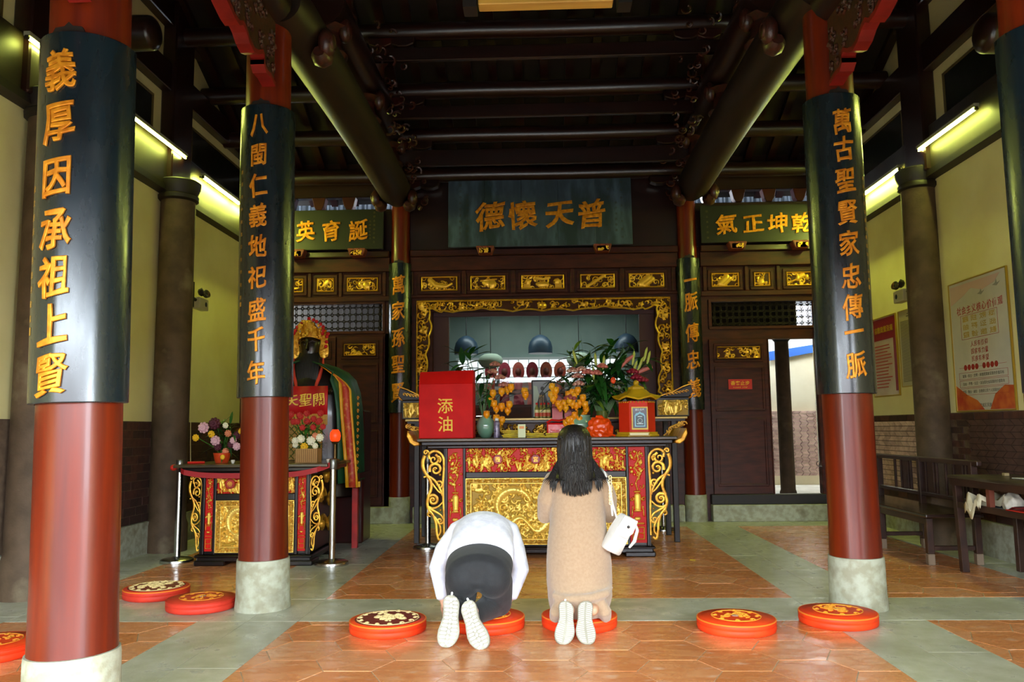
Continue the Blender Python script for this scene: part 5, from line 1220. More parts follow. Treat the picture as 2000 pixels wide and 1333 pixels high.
for x, lab_ in ((.0, 'left'), (.018, 'middle'), (.04, 'right')):
    q = MB(); q.lathe([(.004, 0), (.004, .23), (.007, .235), (.007, .25), (.002, .262)], 6, (x, 9.0, 1.386)); obj('thin_candle', q, mat('straw_wax', '#c8a878', .6), None, label=lab_ + ' of three thin straw coloured candles behind the red-capped bottles', cat='candle', group='thin candles by the framed picture')
# bottle, paper, packets
t = thing('patterned_bottle', (-.44, 8.3, ZT), 'silver patterned drink bottle standing left of the yellow paper', 'bottle')
q = MB(); q.lathe([(.030, 0), (.032, .01), (.032, .15), (.022, .175)], 18, (-.45, 8.3, ZT)); obj('body', q, mat('silver_violet_print', '#a49ab4', .3, .2, col2='#4a4258', scale=28), t, smooth=40)
q = MB(); q.lathe([(.021, .172), (.021, .195), (.018, .2)], 16, (-.45, 8.3, ZT)); obj('cap', q, mat('white_cap', '#dcdcdc', .4), t)
GP = mat('yellow_joss_paper', '#d8c010', .55, 0, col2='#b89a10', scale=20, bump=.3)
def paper_stack(x0, x1, n, lab, z0=0, seed=1):
    random.seed(seed); t = thing('joss_paper_bundle', ((x0+x1)/2, 8.3, ZT+z0), lab, 'paper', 'yellow joss paper bundles')
    for k in range(n):
        a = random.uniform(-.12, .12); M_ = Matrix.Translation(((x0+x1)/2+random.uniform(-.02, .02), 8.3, ZT+z0+k*.016)) @ Matrix.Rotation(a, 4, 'Z') @ Matrix.Rotation(random.uniform(-.04, .04), 4, 'Y')
        q = MB(M_); q.box(-(x1-x0)/2, (x1-x0)/2, -.1, .1, 0, .013); obj('sheet_pad', q, GP, t, bevel=.003)
paper_stack(-.39, -.18, 5, 'left stack of yellow joss paper on the altar'); paper_stack(-.17, .04, 3, 'middle low pad of yellow joss paper behind the pale packet', 0, 2); paper_stack(.05, .31, 3, 'right stack of yellow joss paper in front of the red parcel', 0, 3)
t = thing('incense_packet', (-.2, 8.12, ZT), 'small pale upright packet leaning on the yellow joss paper', 'packet')
q = MB(); q.box(-.225, -.148, 8.1, 8.125, ZT, ZT+.135); obj('carton', q, mat('pale_green_card', '#d6dcae', .5), t, bevel=.002)
q = MB(); q.box(-.21, -.163, 8.097, 8.101, ZT+.09, ZT+.115); obj('print', q, mat('orange_print', '#e0904a', .5), t)
t = thing('red_parcel', (.17, 8.5, ZT), 'glossy red parcel on the altar left of the celadon pot', 'parcel')
q = MB(); q.box(.07, .30, 8.42, 8.54, ZT, ZT+.15); obj('wrapping', q, mat('glossy_red_film', '#d8161c', .2, 0, col2='#c01018', scale=8, bump=.5, bscale=20, coat=.5), t, bevel=.02, seg=3)
q = MB(); q.tube([(.07, 8.48, ZT+.15), (.12, 8.48, ZT+.18), (.2, 8.47, ZT+.17), (.28, 8.48, ZT+.19), (.31, 8.48, ZT+.15)], .012, 6); obj('knot', q, mat('red_cap', '#c81e14', .4), t, smooth=True)
q = MB(); q.tube([(.15+.05*cos(k*.6), 8.417, ZT+.06+.015*sin(k*1.3)) for k in range(12)], .002, 4); obj('print', q, mat('pale_print_pink', '#f0b0a8', .5), t)
# orange plastic bag
def lumpy(nm, t, c, r, sc, m, amp, seed, sub=5, flat=True, knob=None):
    bm = bmesh.new(); bmesh.ops.create_icosphere(bm, subdivisions=sub, radius=1); rnd = random.Random(seed)
    ws = [(Vector((rnd.gauss(0, 1), rnd.gauss(0, 1), rnd.gauss(0, 1))).normalized()*rnd.uniform(2, 9), rnd.uniform(0, 6.3), rnd.uniform(.3, 1)) for _ in range(12)]
    vs = []
    for v in bm.verts:
        p = v.co.copy(); n_ = sum(a*(1-abs(sin(p.dot(w)+ph)))*9/(4+w.length) for w, ph, a in ws)/6
        k = r*(1+amp*(n_-.5)); z = p.z*k*sc[2]
        if z < -r*sc[2]*.55: z = -r*sc[2]*.55
        vs.append((c[0]+p.x*k*sc[0], c[1]+p.y*k*sc[1], c[2]+z+r*sc[2]*.55))
    q = MB(); q.add(vs, [tuple(v.index for v in f.verts) for f in bm.faces]); bm.free()
    return obj(nm, q, m, t, smooth=True)
OB = mat('orange_plastic_film', '#f0500c', .25, 0, col2='#e84408', scale=8, coat=.5)
t = thing('plastic_bag', (.62, 8.25, ZT), 'crumpled orange plastic bag on the altar left of the pagoda box', 'bag')
lumpy('bag_body', t, (.61, 8.24, ZT), .135, (1, .7, .95), OB, .5, 3)
q = MB(); q.tube([(.56, 8.24, ZT+.17), (.58, 8.22, ZT+.205), (.63, 8.23, ZT+.21), (.66, 8.24, ZT+.18), (.62, 8.24, ZT+.19), (.58, 8.25, ZT+.18)], [.01, .016, .012, .016, .012, .01], 6); q.tube([(.68, 8.2, ZT+.01), (.73, 8.18, ZT+.02), (.76, 8.19, ZT+.01)], .012, 6); obj('knot', q, OB, t, smooth=True)

# ================================================================== STATUE BEHIND THE SIDE ALTAR
t = thing('deity_statue', (-2.57, 8.9, 0), 'black-bearded seated deity statue with gold crown and green robe behind the side altar', 'statue')
cx, cy = -2.565, 8.9
BFACE = mat('blackened_wood_face', '#120b08', .3, 0, col2='#1c110c', scale=8, coat=.3)
ROBE = mat('green_silk_robe', '#14502c', .5, 0, col2='#0e3c22', scale=5, bump=.15, bscale=20); YTR = mat('yellow_silk_trim', '#e0a412', .5, 0, col2='#c88c10', scale=9); RTR = mat('red_brocade_band', '#b0321a', .55, 0, col2='#c87a3a', scale=22, lo=.5, hi=.65)
def ring(cx, cy, z, rx, ry, n=28, fn=None): return [(cx+rx*cos(2*pi*k/n)*(fn(2*pi*k/n) if fn else 1), cy+ry*sin(2*pi*k/n)*(fn(2*pi*k/n) if fn else 1), z) for k in range(n)]
q = MB(); q.loft([ring(cx, cy+.05, .55, .50, .30), ring(cx, cy+.05, 1.0, .49, .30), ring(cx, cy, 1.4, .46, .27), ring(cx, cy, 1.7, .45, .25), ring(cx, cy, 1.85, .40, .22), ring(cx, cy, 1.95, .30, .17), ring(cx, cy, 2.02, .14, .12)]); obj('body', q, BFACE, t, smooth=True)
q = MB(); q.box(cx-.55, cx+.55, cy+.2, cy+.6, .0, 1.5); obj('throne', q, REDD, t, bevel=.02)
for x in (-2.03, -3.1):
    q = MB(); q.box(x-.03, x+.03, 8.75, 8.81, 0, .75); obj('stand_leg', q, REDB, t)
q = MB(); q.box(-3.15, -1.98, 8.72, 9.4, .74, .80); obj('stand_top', q, REDD, t)
q = MB(); q.loft([ring(cx, cy-.06, 2.02, .075, .09), ring(cx, cy-.07, 2.10, .11, .12), ring(cx, cy-.07, 2.18, .12, .125), ring(cx, cy-.07, 2.26, .12, .12), ring(cx, cy-.06, 2.36, .09, .09), ring(cx, cy-.06, 2.40, .03, .03)]); obj('head', q, BFACE, t, smooth=True)
q = MB(); q.tube([(cx, cy-.19, 2.24), (cx, cy-.215, 2.17), (cx, cy-.19, 2.155)], [.012, .022, .015], 7)
for s_ in (-1, 1): q.ball((cx+s_*.045, cy-.175, 2.225), .016, 8, 5, sc=(1.5, 1, .7)); q.tube([(cx+s_*.015, cy-.19, 2.245), (cx+s_*.05, cy-.19, 2.262), (cx+s_*.085, cy-.165, 2.25)], .008, 5)
obj('face', q, BFACE, t, smooth=True)
q = MB()
for k in range(15):
    a = (k-7)/7; q.tube([(cx+a*.09, cy-.17+.05*a*a, 2.13), (cx+a*.115, cy-.20, 1.98), (cx+a*.10, cy-.20, 1.80), (cx+a*.085, cy-.19, 1.68)], [.02, .024, .02, .008], 6)
obj('beard', q, mat('black_horsehair', '#0a0908', .5), t, smooth=True)
crown = []
q = MB(); P = []
for j in range(6):
    z = 2.27+j*.045; row = []
    for k in range(25):
        a = pi+pi*k/24; x = cos(a); top = 2.27+.045*5*(1-.55*x*x) ; zz = 2.27+(top-2.27)*j/5 + (.035*(1-x*x) if j == 0 else 0); r_ = .155-.008*j
        row.append((cx+r_*x, cy-.04+(.16)*sin(a), zz))
    P.append(row)
q.grid(P); cr = obj('crown', q, GOLDB, t, smooth=True, fixn=False); cr.modifiers.new('s', 'SOLIDIFY').thickness = .01
q = MB(); random.seed(4)
for k in range(150):
    a = random.uniform(pi, 2*pi); x = cos(a); z = random.uniform(2.30, 2.30+.2*(1-.55*x*x)); r_ = .012
    q.tube([(cx+.16*x+r_*(1-j/7)*cos(j*.9+k), cy-.04+.17*sin(a)-.012, z+r_*(1-j/7)*sin(j*.9+k)) for j in range(7)], .007, 5)
    if k % 5 == 0: q.ball((cx+.16*x, cy-.06+.17*sin(a), z), .016, 6, 4)
for s_ in (-1, 1):
    xx = cx+s_*.165
    q.loft([[(xx+.05*cos(b_)*w_, cy-.13, 2.15+zz+.0*sin(b_)) if 0 else (xx+.055*w_*cos(b_), cy-.13+.012*sin(b_), zz) for b_ in [2*pi*k/12 for k in range(12)]] for zz, w_ in ((2.07, .3), (2.09, .8), (2.13, 1), (2.19, .95), (2.25, .7), (2.30, .8), (2.34, .3))])
    for k in range(26):
        z = random.uniform(2.09, 2.32); x0_ = xx+random.uniform(-.035, .035); q.tube([(x0_+.013*(1-j/7)*cos(j*.9+k), cy-.148, z+.013*(1-j/7)*sin(j*.9+k)) for j in range(7)], .0045, 4)
obj('filigree', q, GOLDB, cr, smooth=True)
q = MB(); PR_ = [(0, 2.515), (.05, 2.50), (.085, 2.48), (-.05, 2.48), (-.09, 2.46), (.13, 2.45), (.16, 2.42), (-.13, 2.42), (-.15, 2.38), (.165, 2.38), (-.17, 2.35), (.155, 2.345), (.215, 2.34), (.205, 2.31), (-.215, 2.33), (-.20, 2.24), (.20, 2.25), (.195, 2.20), (-.01, 2.42)]
for (x, z) in PR_:
    q = MB(); q.ball((cx+x, cy-.16, z), .021, 8, 6); obj('pompom', q, mat('crimson_wool', '#c01824', .8), cr, smooth=True)
for s_ in (-1, 1):
    q = MB(); xx = cx+s_*.165; q.tube([(xx, cy-.15, 2.07), (xx, cy-.16, 2.0), (xx-s_*.03, cy-.2, 1.85), (xx-s_*.075, cy-.22, 1.70)], [.008, .016, .022, .026], 8); obj('tassel', q, mat('vermilion_silk', '#c8381c', .6), cr, smooth=True)
# robe over the shoulders with trims hanging in front
for s_ in (-1, 1):
    P = []
    for j, (z, w_, fy) in enumerate(((2.03, .12, .0), (1.99, .24, -.03), (1.93, .36, -.06), (1.84, .45, -.09), (1.70, .50, -.12), (1.5, .53, -.15), (1.25, .545, -.17), (1.0, .55, -.19), (.72, .56, -.2))):
        row = []
        for k in range(10):
            u = k/9; row.append((cx+s_*(w_+.0+.02*sin(k*2+j)*.5-(1-u)*0), cy+.22-(.36+(-fy))*u*1.0+.0, z)) if 0 else row.append((cx+s_*(w_-.16*max(0, u-.55)/.45*(1 if j > 2 else .3)+.008*sin(k*2.1)), cy+.24-.50*u+fy*.4*u, z-.02*u*(j > 1)))
        P.append(row)
    q = MB(); q.grid(P); r_ = obj('robe', q, ROBE, t, smooth=True, fixn=False); r_.modifiers.new('s', 'SOLIDIFY').thickness = .015
    for (off, wd, m_, nm) in ((0, .035, YTR, 'yellow_trim'), (.036, .075, RTR, 'red_trim'), (.112, .02, YTR, 'yellow_trim')):
        rows = [[], []]
        for j, (z, x_) in enumerate(((1.99, .15), (1.93, .24), (1.86, .33), (1.80, .375), (1.7, .385), (1.5, .40), (1.25, .425), (1.0, .45), (.8, .47), (.66, .48))):
            y = cy-.26-.02*j*.5
            rows[0].append((cx+s_*(x_+off), y, z-(0 if j > 3 else off*.6))); rows[1].append((cx+s_*(x_+off+wd), y+.012, z-(0 if j > 3 else (off+wd)*.6)+(.0)))
        q = MB(); q.grid(rows); o = obj(nm, q, m_, t, fixn=False, smooth=True); o.modifiers.new('s', 'SOLIDIFY').thickness = .008
q = MB(); q.box(cx+.47, cx+.62, cy-.28, cy-.26, .66, .72); q.box(cx-.62, cx-.47, cy-.28, cy-.26, .66, .72); obj('hem_fringe', q, YTR, t)
q = MB()
for k in range(12): 
    z = .85+k*.07; q.tube([(cx+.57+.012*(1-j/8)*cos(j), cy-.2, z+.02*sin(j*.9)) for j in range(8)], .005, 4)
obj('dragon_embroidery', q, mat('gold_embroidery', '#d98a2a', .5, .2), t)
q = MB(); q.ball((cx+.27, cy-.24, 1.70), .05, sc=(1.3, .8, .8)); 
for k in range(4): q.tube([(cx+.235+k*.022, cy-.27, 1.72), (cx+.225+k*.022, cy-.30, 1.69), (cx+.23+k*.022, cy-.28, 1.665)], .011, 6)
obj('hand', q, BFACE, t, smooth=True)
# red banner apron
t = thing('embroidered_banner', (cx-.02, 8.5, 1.2), 'red banner with gold characters and yellow fringe hung before the statue', 'banner')
BX0, BX1, YB = -2.85, -2.29, 8.55
q = MB(); P = [[(BX0+(BX1-BX0)*k/16, YB+.012*sin(k*1.1), z) for k in range(17)] for z in (1.44, 1.6, 1.75)]; q.grid(P); o = obj('cloth', q, mat('scarlet_satin', '#c0161a', .5, 0, col2='#a81216', scale=5), t, smooth=True, fixn=False); o.modifiers.new('s', 'SOLIDIFY').thickness = .01
flat_text('鎮夫聖關', -2.60, YB-.022, 1.60, .150, mat('gold_thread', '#e6c23c', .5, .1), t, pitch=.98, br=True, off=.006)
q = MB()
for k in range(46): x = BX0+.005+(BX1-BX0-.01)*k/45; q.box(x-.004, x+.004, YB-.004, YB+.004, 1.33, 1.45)
obj('fringe', q, mat('ochre_fringe', '#c8962a', .6), t)
t = thing('lower_cloth', (cx, 8.6, .96), 'gold quilted altar cloth with diamond lattice pattern below the banner', 'cloth')
q = MB(); q.box(-2.72, -2.34, 8.52, 8.54, .96, 1.33); obj('cloth', q, mat('ochre_brocade', '#b08a24', .55, 0, col2='#8c6a1a', scale=10), t)
q = MB()
for k in range(-6, 7):
    for sg in (-1, 1):
        a = (-2.53+k*.07); x0_, x1_ = a-sg*.17, a+sg*.17
        pa, pb = (x0_, .97), (x1_, 1.32)
        f_ = lambda x, z: (min(-2.345, max(-2.715, x)), 8.517, z)
        for j in range(8):
            u0, u1 = j/8, (j+1)/8; A = (x0_+(x1_-x0_)*u0, .97+.35*u0); B_ = (x0_+(x1_-x0_)*u1, .97+.35*u1)
            if -2.715 < A[0] < -2.345 and -2.715 < B_[0] < -2.345: q.tube([f_(*A), f_(*B_)], .005, 4)
obj('lattice_pattern', q, mat('green_gold_braid', '#5a6420', .6), t, fixn=False)

# ------------------------------------------------------------------ offerings on the side altar
ZS = .957
def flower(t, x, y, z, s, m, petals=9, layers=2):
    q = MB()
    for l_ in range(layers):
        for k in range(petals):
            a = 2*pi*k/petals+l_*.4; q.ball((x+s*(.75-.35*l_)*cos(a), y-.3*s*l_, z+s*(.75-.35*l_)*sin(a)), s*.32, 6, 4)
    q.ball((x, y-s*.3, z), s*.35, 6, 4); return obj('flower', q, m, t, smooth=True)
def bouquet(t, c, W_, H_, fl, nleaf, seed, ll=.16):
    random.seed(seed)
    for k in range(nleaf):
        a = random.uniform(0, 6.28); leaf(t, (c[0]+random.uniform(-.4, .4)*W_*.5, c[1]+random.uniform(-.03, .05), c[2]+random.uniform(.0, .8)*H_), (cos(a), sin(a)*.4-.1, random.uniform(-.1, 1)), random.uniform(.6, 1.2)*ll, random.uniform(.015, .035), random.uniform(.1, .6), LEAF[random.choice((0, 2, 2, 1))])
    q = MB()
    for (x, z, s, m) in fl:
        flower(t, x, c[1]-.06+random.uniform(-.03, .02), z, s, m); q.tube([(c[0], c[1], c[2]-.03), ((c[0]+x)/2, c[1]-.01, (c[2]+z)/2), (x, c[1]-.04, z)], .004, 4)
    obj('stems', q, STEM, t)
PINK = mat('pale_pink_petals', '#d8a8b0', .6); YF = mat('yellow_petals', '#e8b414', .6); WHF = mat('white_petals', '#e6e2c4', .6); MAR = mat('maroon_petals', '#4a0f22', .6); SALM = mat('salmon_petals', '#d8835c', .6); REDP = mat('red_petals', '#b01c18', .6)
t = thing('flower_pot', (-3.19, 8.0, ZS), 'orange pot of pink, yellow and maroon flowers on the left of the side altar', 'flower pot')
vase(t, [(.06, ZS), (.075, ZS+.05), (.085, ZS+.10)], -3.19, 7.95, mat('orange_glazed_pot', '#c8421a', .3, 0, coat=.4), 'pot')
q = MB(); q.ball((-3.15, 7.865, ZS+.06), .025, 8, 6, sc=(1, .4, 1)); obj('emblem', q, YF, t)
F = [(-3.37, 1.31, .055, PINK), (-3.26, 1.35, .06, MAR), (-3.15, 1.33, .03, WHF), (-3.29, 1.245, .035, YF), (-3.45, 1.21, .035, YF), (-3.25, 1.18, .05, PINK), (-3.13, 1.25, .035, SALM), (-3.23, 1.12, .04, MAR), (-3.07, 1.18, .035, PINK), (-3.05, 1.23, .04, MAR), (-3.04, 1.12, .04, PINK), (-3.15, 1.07, .035, SALM), (-3.10, 1.14, .04, MAR), (-3.0, 1.27, .03, YF)]
bouquet(t, (-3.2, 8.0, ZS+.1), .45, .35, F, 110, 6, .18)
t = thing('flower_basket', (-2.3, 7.9, ZS), 'ribbed cardboard basket of red and white flowers on the right of the side altar', 'flower basket')
CB = mat('kraft_cardboard', '#b88c50', .7, 0, col2='#a87c44', scale=6)
q = MB(); q.loft([[(a, b, z) for a, b in ((-2.41, 7.82), (-2.19, 7.82), (-2.19, 7.97), (-2.41, 7.97))] for z in (ZS, ZS+.135)]); obj('basket', q, CB, t)
q = MB()
for k in range(12): x = -2.405+k*.0192; q.box(x, x+.006, 7.813, 7.821, ZS+.004, ZS+.13)
obj('rib', q, mat('kraft_rib', '#8c6432', .7), t)
F = [(-2.42, 1.17, .035, WHF), (-2.37, 1.19, .04, WHF), (-2.27, 1.17, .045, WHF), (-2.34, 1.11, .04, YF), (-2.18, 1.20, .04, WHF), (-2.43, 1.13, .03, WHF), (-2.22, 1.12, .03, WHF), (-2.23, 1.22, .03, SALM)] + [(-2.50+.034*k+.02*sin(k*3), 1.40+.04*sin(k*2.3), .032, REDP) for k in range(11)] + [(-2.40+.05*k, 1.33+.03*cos(k*3), .03, REDP) for k in range(6)]
bouquet(t, (-2.3, 7.93, ZS+.1), .35, .36, F, 80, 7, .15)
for (x, lab) in ((-3.0, 'left'), (-2.1, 'right')):
    t = thing('altar_lamp', (x, 8.15, ZS), 'glowing red lotus lamp on the %s end of the side altar' % lab, 'lamp')
    q = MB(); q.lathe([(.05, 0), (.05, .015), (.015, .03), (.012, .17), (.05, .2)], 18, (x, 8.15, ZS)); obj('stand', q, mat('dull_brass', '#6a5028', .4, .7), t, smooth=40)
    q = MB(); q.lathe([(.032, .2), (.048, .215), (.055, .255), (.05, .29), (.036, .31), (.03, .32)], 20, (x, 8.15, ZS)); obj('shade', q, mat('glowing_red_shade', '#f03010', .4, emit='#ff2c08', estr=1.3), t, smooth=True)
t = thing('red_candle', (-3.40, 7.8, ZS), 'red stick lying on the side altar by the orange pot', 'candle')
q = MB(); q.tube([(-3.46, 7.78, ZS+.012), (-3.30, 7.80, ZS+.012)], .012, 8); obj('stick', q, mat('red_cap', '#c81e14', .4), t)
for (x, r_, c_, lab) in ((-2.48, .016, '#d8d2c4', 'small pale cup beside the cloth on the side altar'), (-2.06, .02, '#d0d0c8', 'small pale cup near the glowing lamp on the right'), (-3.0, .018, '#d8d2c0', 'small round pale cup near the left glowing lamp')):
    q = MB(); q.lathe([(r_*.6, 0), (r_, .02), (r_*1.1, .035), (r_*.9, .037)], 14, (x, 7.75, ZS)); obj('offering_cup', q, mat('porcelain', c_, .25), None, smooth=True, label=lab, cat='cup')
q = MB(); q.tube([(-3.44, 7.8, ZS), (-3.47, 7.85, 1.15), (-3.52, 7.95, 1.38)], .005, 5); obj('bamboo_stick', q, mat('bamboo', '#8a7a4a', .6), None, label='thin bamboo stick leaning at the left end of the side altar', cat='stick')
# ================================================================== FRONT WALL AND COURTYARD (behind the camera, where the daylight enters)
q = MB(); q.box(-4.5, 4.65, -.62, -.5, 2.78, 6.6); struct('wall_front', q, WOOD)  # unseen lintel, lowered to darken the column tops
q = MB(); q.box(-6, 6.2, -2.2, -.62, 2.84, 3.0); struct('eave_sky_blocker', q, CHAR)  # unseen overhang added low to cut high sky light from the upper hall
q = MB(); q.box(-30, 30, -40, -.62, -.3, -.12); struct('floor_courtyard', q, mat('courtyard_granite', '#3c3a35', .8, 0, col2='#32302c', scale=2, world=True))
q = MB(); q.box(-16, 16, -15, -14.6, -.12, 3.4); struct('wall_courtyard', q, mat('courtyard_brick_red', '#5a3024', .8, 0, col2='#643a2c', scale=3, world=True))

# ================================================================== PEOPLE
def limb(q, pts, rad, n=14):
    q.tube(pts, rad, n); q.ball(pts[0], rad[0]*.99, n, 8); q.ball(pts[-1], rad[-1]*.99, n, 8)
def remesh(o, vox, it=4, fac=.5):
    m = o.modifiers.new('r', 'REMESH'); m.mode = 'VOXEL'; m.voxel_size = vox; m.use_smooth_shade = True
    s = o.modifiers.new('s', 'SMOOTH'); s.iterations = it; s.factor = fac; return o
SKIN = mat('light_skin', '#d8a888', .5, 0, col2='#cf9c7c', scale=8)
HAIR = mat('black_hair', '#0d0b0b', .30, 0, col2='#1c1614', scale=60, stretch=(3, 3, .12), bump=.5, bscale=90, coat=.25, coatr=.3)
def hand(q, w, d, up, side, s=1.0, curl=.3):
    """palm with four unequal bent fingers and a thumb; w wrist, d finger direction, up back-of-hand normal, side towards the thumb"""
    w, d, up, side = (Vector(a) for a in (w, d, up, side)); d.normalize(); up.normalize(); side.normalize()
    P = lambda a, b, c: tuple(w + d*a*s + side*b*s + up*c*s)
    for b in (-.026, -.009, .009, .026): q.tube([P(0, b*.6, 0), P(.045, b, 0), P(.085, b*1.05, -.003)], [.014*s, .0145*s, .0115*s], 8)
    for b, L_ in ((-.030, .055), (-.010, .07), (.011, .075), (.031, .068)):
        q.tube([P(.082, b, 0), P(.082+L_*.45, b*1.08, -.004-curl*.01), P(.082+L_*.8, b*1.1, -.012-curl*.03), P(.082+L_, b*1.1, -.018-curl*.05)], [.0098*s, .009*s, .0082*s, .006*s], 8)
    q.tube([P(.015, .022, -.004), P(.045, .047, -.010), P(.072, .058, -.016), P(.092, .060, -.02)], [.014*s, .012*s, .0105*s, .007*s], 8)
def head(q, c, s=1.0, yaw=0, pitch=0):
    M_ = Matrix.Translation(c) @ Matrix.Rotation(yaw, 4, 'Z') @ Matrix.Rotation(pitch, 4, 'X')
    h = MB(M_)     # faces +Y
    n = 20; R = []
    for z, rx, ry, cy in ((-.115, .02, .03, .045), (-.105, .045, .05, .035), (-.08, .058, .072, .022), (-.04, .068, .088, .005), (0, .074, .096, 0), (.04, .076, .098, -.005), (.08, .068, .086, -.008), (.105, .045, .055, -.01), (.118, .012, .015, -.01)):
        R.append([(rx*s*cos(2*pi*k/n), (cy+ry*sin(2*pi*k/n))*s, z*s) for k in range(n)])
    h.loft(R)
    h.tube([(0, .092*s, .01*s), (0, .112*s, -.02*s), (0, .098*s, -.033*s)], [.009*s, .015*s, .012*s], 8)
    h.tube([(-.022*s, .086*s, -.062*s), (0, .094*s, -.060*s), (.022*s, .086*s, -.062*s)], [.005*s, .008*s, .005*s], 6)
    for e in (-1, 1):
        h.ball((e*.03*s, .084*s, .004*s), .012*s, 8, 6); h.ball((e*.076*s, -.004*s, -.01*s), .026*s, 8, 6, sc=(.35, .7, 1.1))
    q.add(h.v, h.f)
def shoe(t, toe, heel, normal, wball, nm='shoe', m=None, seed=0):
    """sneaker seen from below: outline sole, tread and a rounded upper; toe/heel points on the sole, normal points out of the sole"""
    toe, heel = Vector(toe), Vector(heel); zax = (heel-toe); L_ = zax.length; zax.normalize(); yax = Vector(normal); yax = (yax - zax*yax.dot(zax)).normalized(); xax = yax.cross(zax)
    M_ = Matrix(((xax.x, yax.x, zax.x, toe.x), (xax.y, yax.y, zax.y, toe.y), (xax.z, yax.z, zax.z, toe.z), (0, 0, 0, 1)))
    def hw(u):
        return wball*.5*float(np.interp(u, [0, .03, .1, .2, .32, .45, .58, .72, .86, .95, 1], [.25, .55, .82, .98, 1.0, .86, .72, .74, .78, .62, .25]))
    us = [k/24 for k in range(25)]; side = seed % 2*2-1
    cen = lambda u: side*.012*sin(pi*u)
    outl = [(cen(u)+hw(u), u*L_) for u in us] + [(cen(u)-hw(u), u*L_) for u in reversed(us)]
    q = MB(M_); q.prism([(a, b) for a, b in outl], -.028, 0); s_ = obj(nm, q, m or mat('off_white_rubber', '#9e9b8c', .7, 0, col2='#8c8878', spec=.2, scale=12), t, bevel=.006, seg=2)
    q = MB(M_); rnd = random.Random(seed)
    if seed < 2:
        for k in range(26):
            u = .05+.92*(k % 13)/12.6; sx = -1 if k < 13 else 1; cxx = cen(u)+sx*hw(u)*.48; rr_ = hw(u)*.36
            q.prism([(cxx+rr_*cos(2*pi*j/6), u*L_+.0095*sin(2*pi*j/6)) for j in range(6)], 0, .004)
        for k in range(9): u = .1+.8*k/8; q.prism([(cen(u)+.010*cos(2*pi*j/6), u*L_+.014*sin(2*pi*j/6)) for j in range(6)], 0, .0055)
    else:
        for k in range(20):
            u = .05+.9*k/19; a = .008*(1 if u < .5 else -1)
            for sx in (-1, 1):
                x0_, x1_ = sorted((cen(u)+sx*hw(u)*.12, cen(u)+sx*hw(u)*.88)); q.prism([(x0_, u*L_-.004+(a if sx < 0 else 0)), (x1_, u*L_-.004+(0 if sx < 0 else a)), (x1_, u*L_+.003+(0 if sx < 0 else a)), (x0_, u*L_+.003+(a if sx < 0 else 0))], 0, .004)
    obj('tread', q, mat('pale_tread_rubber', '#c4c1b2' if seed < 2 else '#b4b09e', .55), s_)
    q = MB(M_); R = []
    for u in us[1:-1]:
        hh = float(np.interp(u, [0, .1, .35, .55, .75, 1], [.03, .05, .065, .085, .10, .085])); R.append([(cen(u)+hw(u)*.93*cos(a), -.02-hh*max(0, sin(a)), u*L_) for a in [pi*k/12 for k in range(13)]])
    q.loft(R); up_ = obj('upper', q, mat('white_shoe_knit', '#e8e8ea', .7), s_, smooth=True)
    q = MB(M_); q.tube([(-.02, -.07, L_*.45), (.02, -.07, L_*.5), (-.02, -.08, L_*.56), (.02, -.085, L_*.6)], .004, 5); q.tube([(.0, -.04, L_*.985), (0, -.045, L_*1.06), (0, -.06, L_*1.02)], .006, 5); obj('lace', q, mat('white_lace', '#f4f4f4', .7), s_)
    return s_
# ---- kneeling woman
WX = .232
t = thing('person', (WX, 5.2, 0), 'kneeling person in a long beige knitted dress with black hair and a white handbag', 'person')
q = MB()
head(q, (WX-.012, 5.22, 1.165)); q.tube([(WX-.01, 5.2, 1.09), (WX, 5.19, 1.0), (WX, 5.19, .95)], [.05, .052, .07], 14)
q.loft([ring(WX, 5.2, z, rx, ry, 24) for z, rx, ry in ((.98, .10, .08), (.95, .165, .095), (.85, .15, .10), (.7, .125, .095), (.55, .15, .12), (.42, .165, .14), (.36, .12, .1))])
for s_ in (-1, 1):
    limb(q, [(WX+s_*.155, 5.2, .935), (WX+s_*.195, 5.24, .80), (WX+s_*.205, 5.30, .69), (WX+s_*.13, 5.40, .76), (WX+s_*.035, 5.46, .84)], [.05, .043, .038, .032, .025])
    hand(q, (WX+s_*.020, 5.46, .85), (0, .15, 1), (s_, .1, 0), (0, -1, .2), .95, .1)
    limb(q, [(WX+s_*.085, 5.2, .42), (WX+s_*.10, 5.33, .26), (WX+s_*.10, 5.42, .155)], [.09, .075, .062]); limb(q, [(WX+s_*.10, 5.42, .145), (WX+s_*.09, 5.2, .15), (WX+s_*.07, 4.99, .17)], [.055, .052, .034])
body = obj('body', q, SKIN, t, smooth=True); remesh(body, .0075, 3)
KNIT = mat('beige_knit', '#a58a6c', .9, 0, col2='#9c8062', scale=60, bump=.35, bscale=220, sheen=.4)
q = MB()
def wob(ph, a): return lambda th: 1+a*sin(5*th+ph)+a*.6*sin(9*th+2*ph)
q.loft([ring(WX+cx_, cy_, z, rx, ry, 48, wob(z*9, am)) for z, rx, ry, cy_, cx_, am in ((.082, .17, .20, 5.31, 0, .03), (.10, .185, .235, 5.29, 0, .03), (.15, .195, .25, 5.27, 0, .02), (.205, .205, .245, 5.25, .004, .018), (.235, .205, .225, 5.25, .004, .015), (.30, .21, .205, 5.24, .004, .008), (.42, .208, .175, 5.22, .003, .006), (.55, .195, .155, 5.2, 0, .006), (.68, .178, .14, 5.2, 0, .005), (.80, .172, .135, 5.2, 0, .005), (.89, .178, .13, 5.2, 0, .004), (.94, .18, .12, 5.2, 0, 0), (.975, .155, .105, 5.2, 0, 0), (1.0, .11, .085, 5.2, 0, 0), (1.03, .07, .07, 5.2, 0, 0), (1.055, .062, .066, 5.2, 0, 0))])
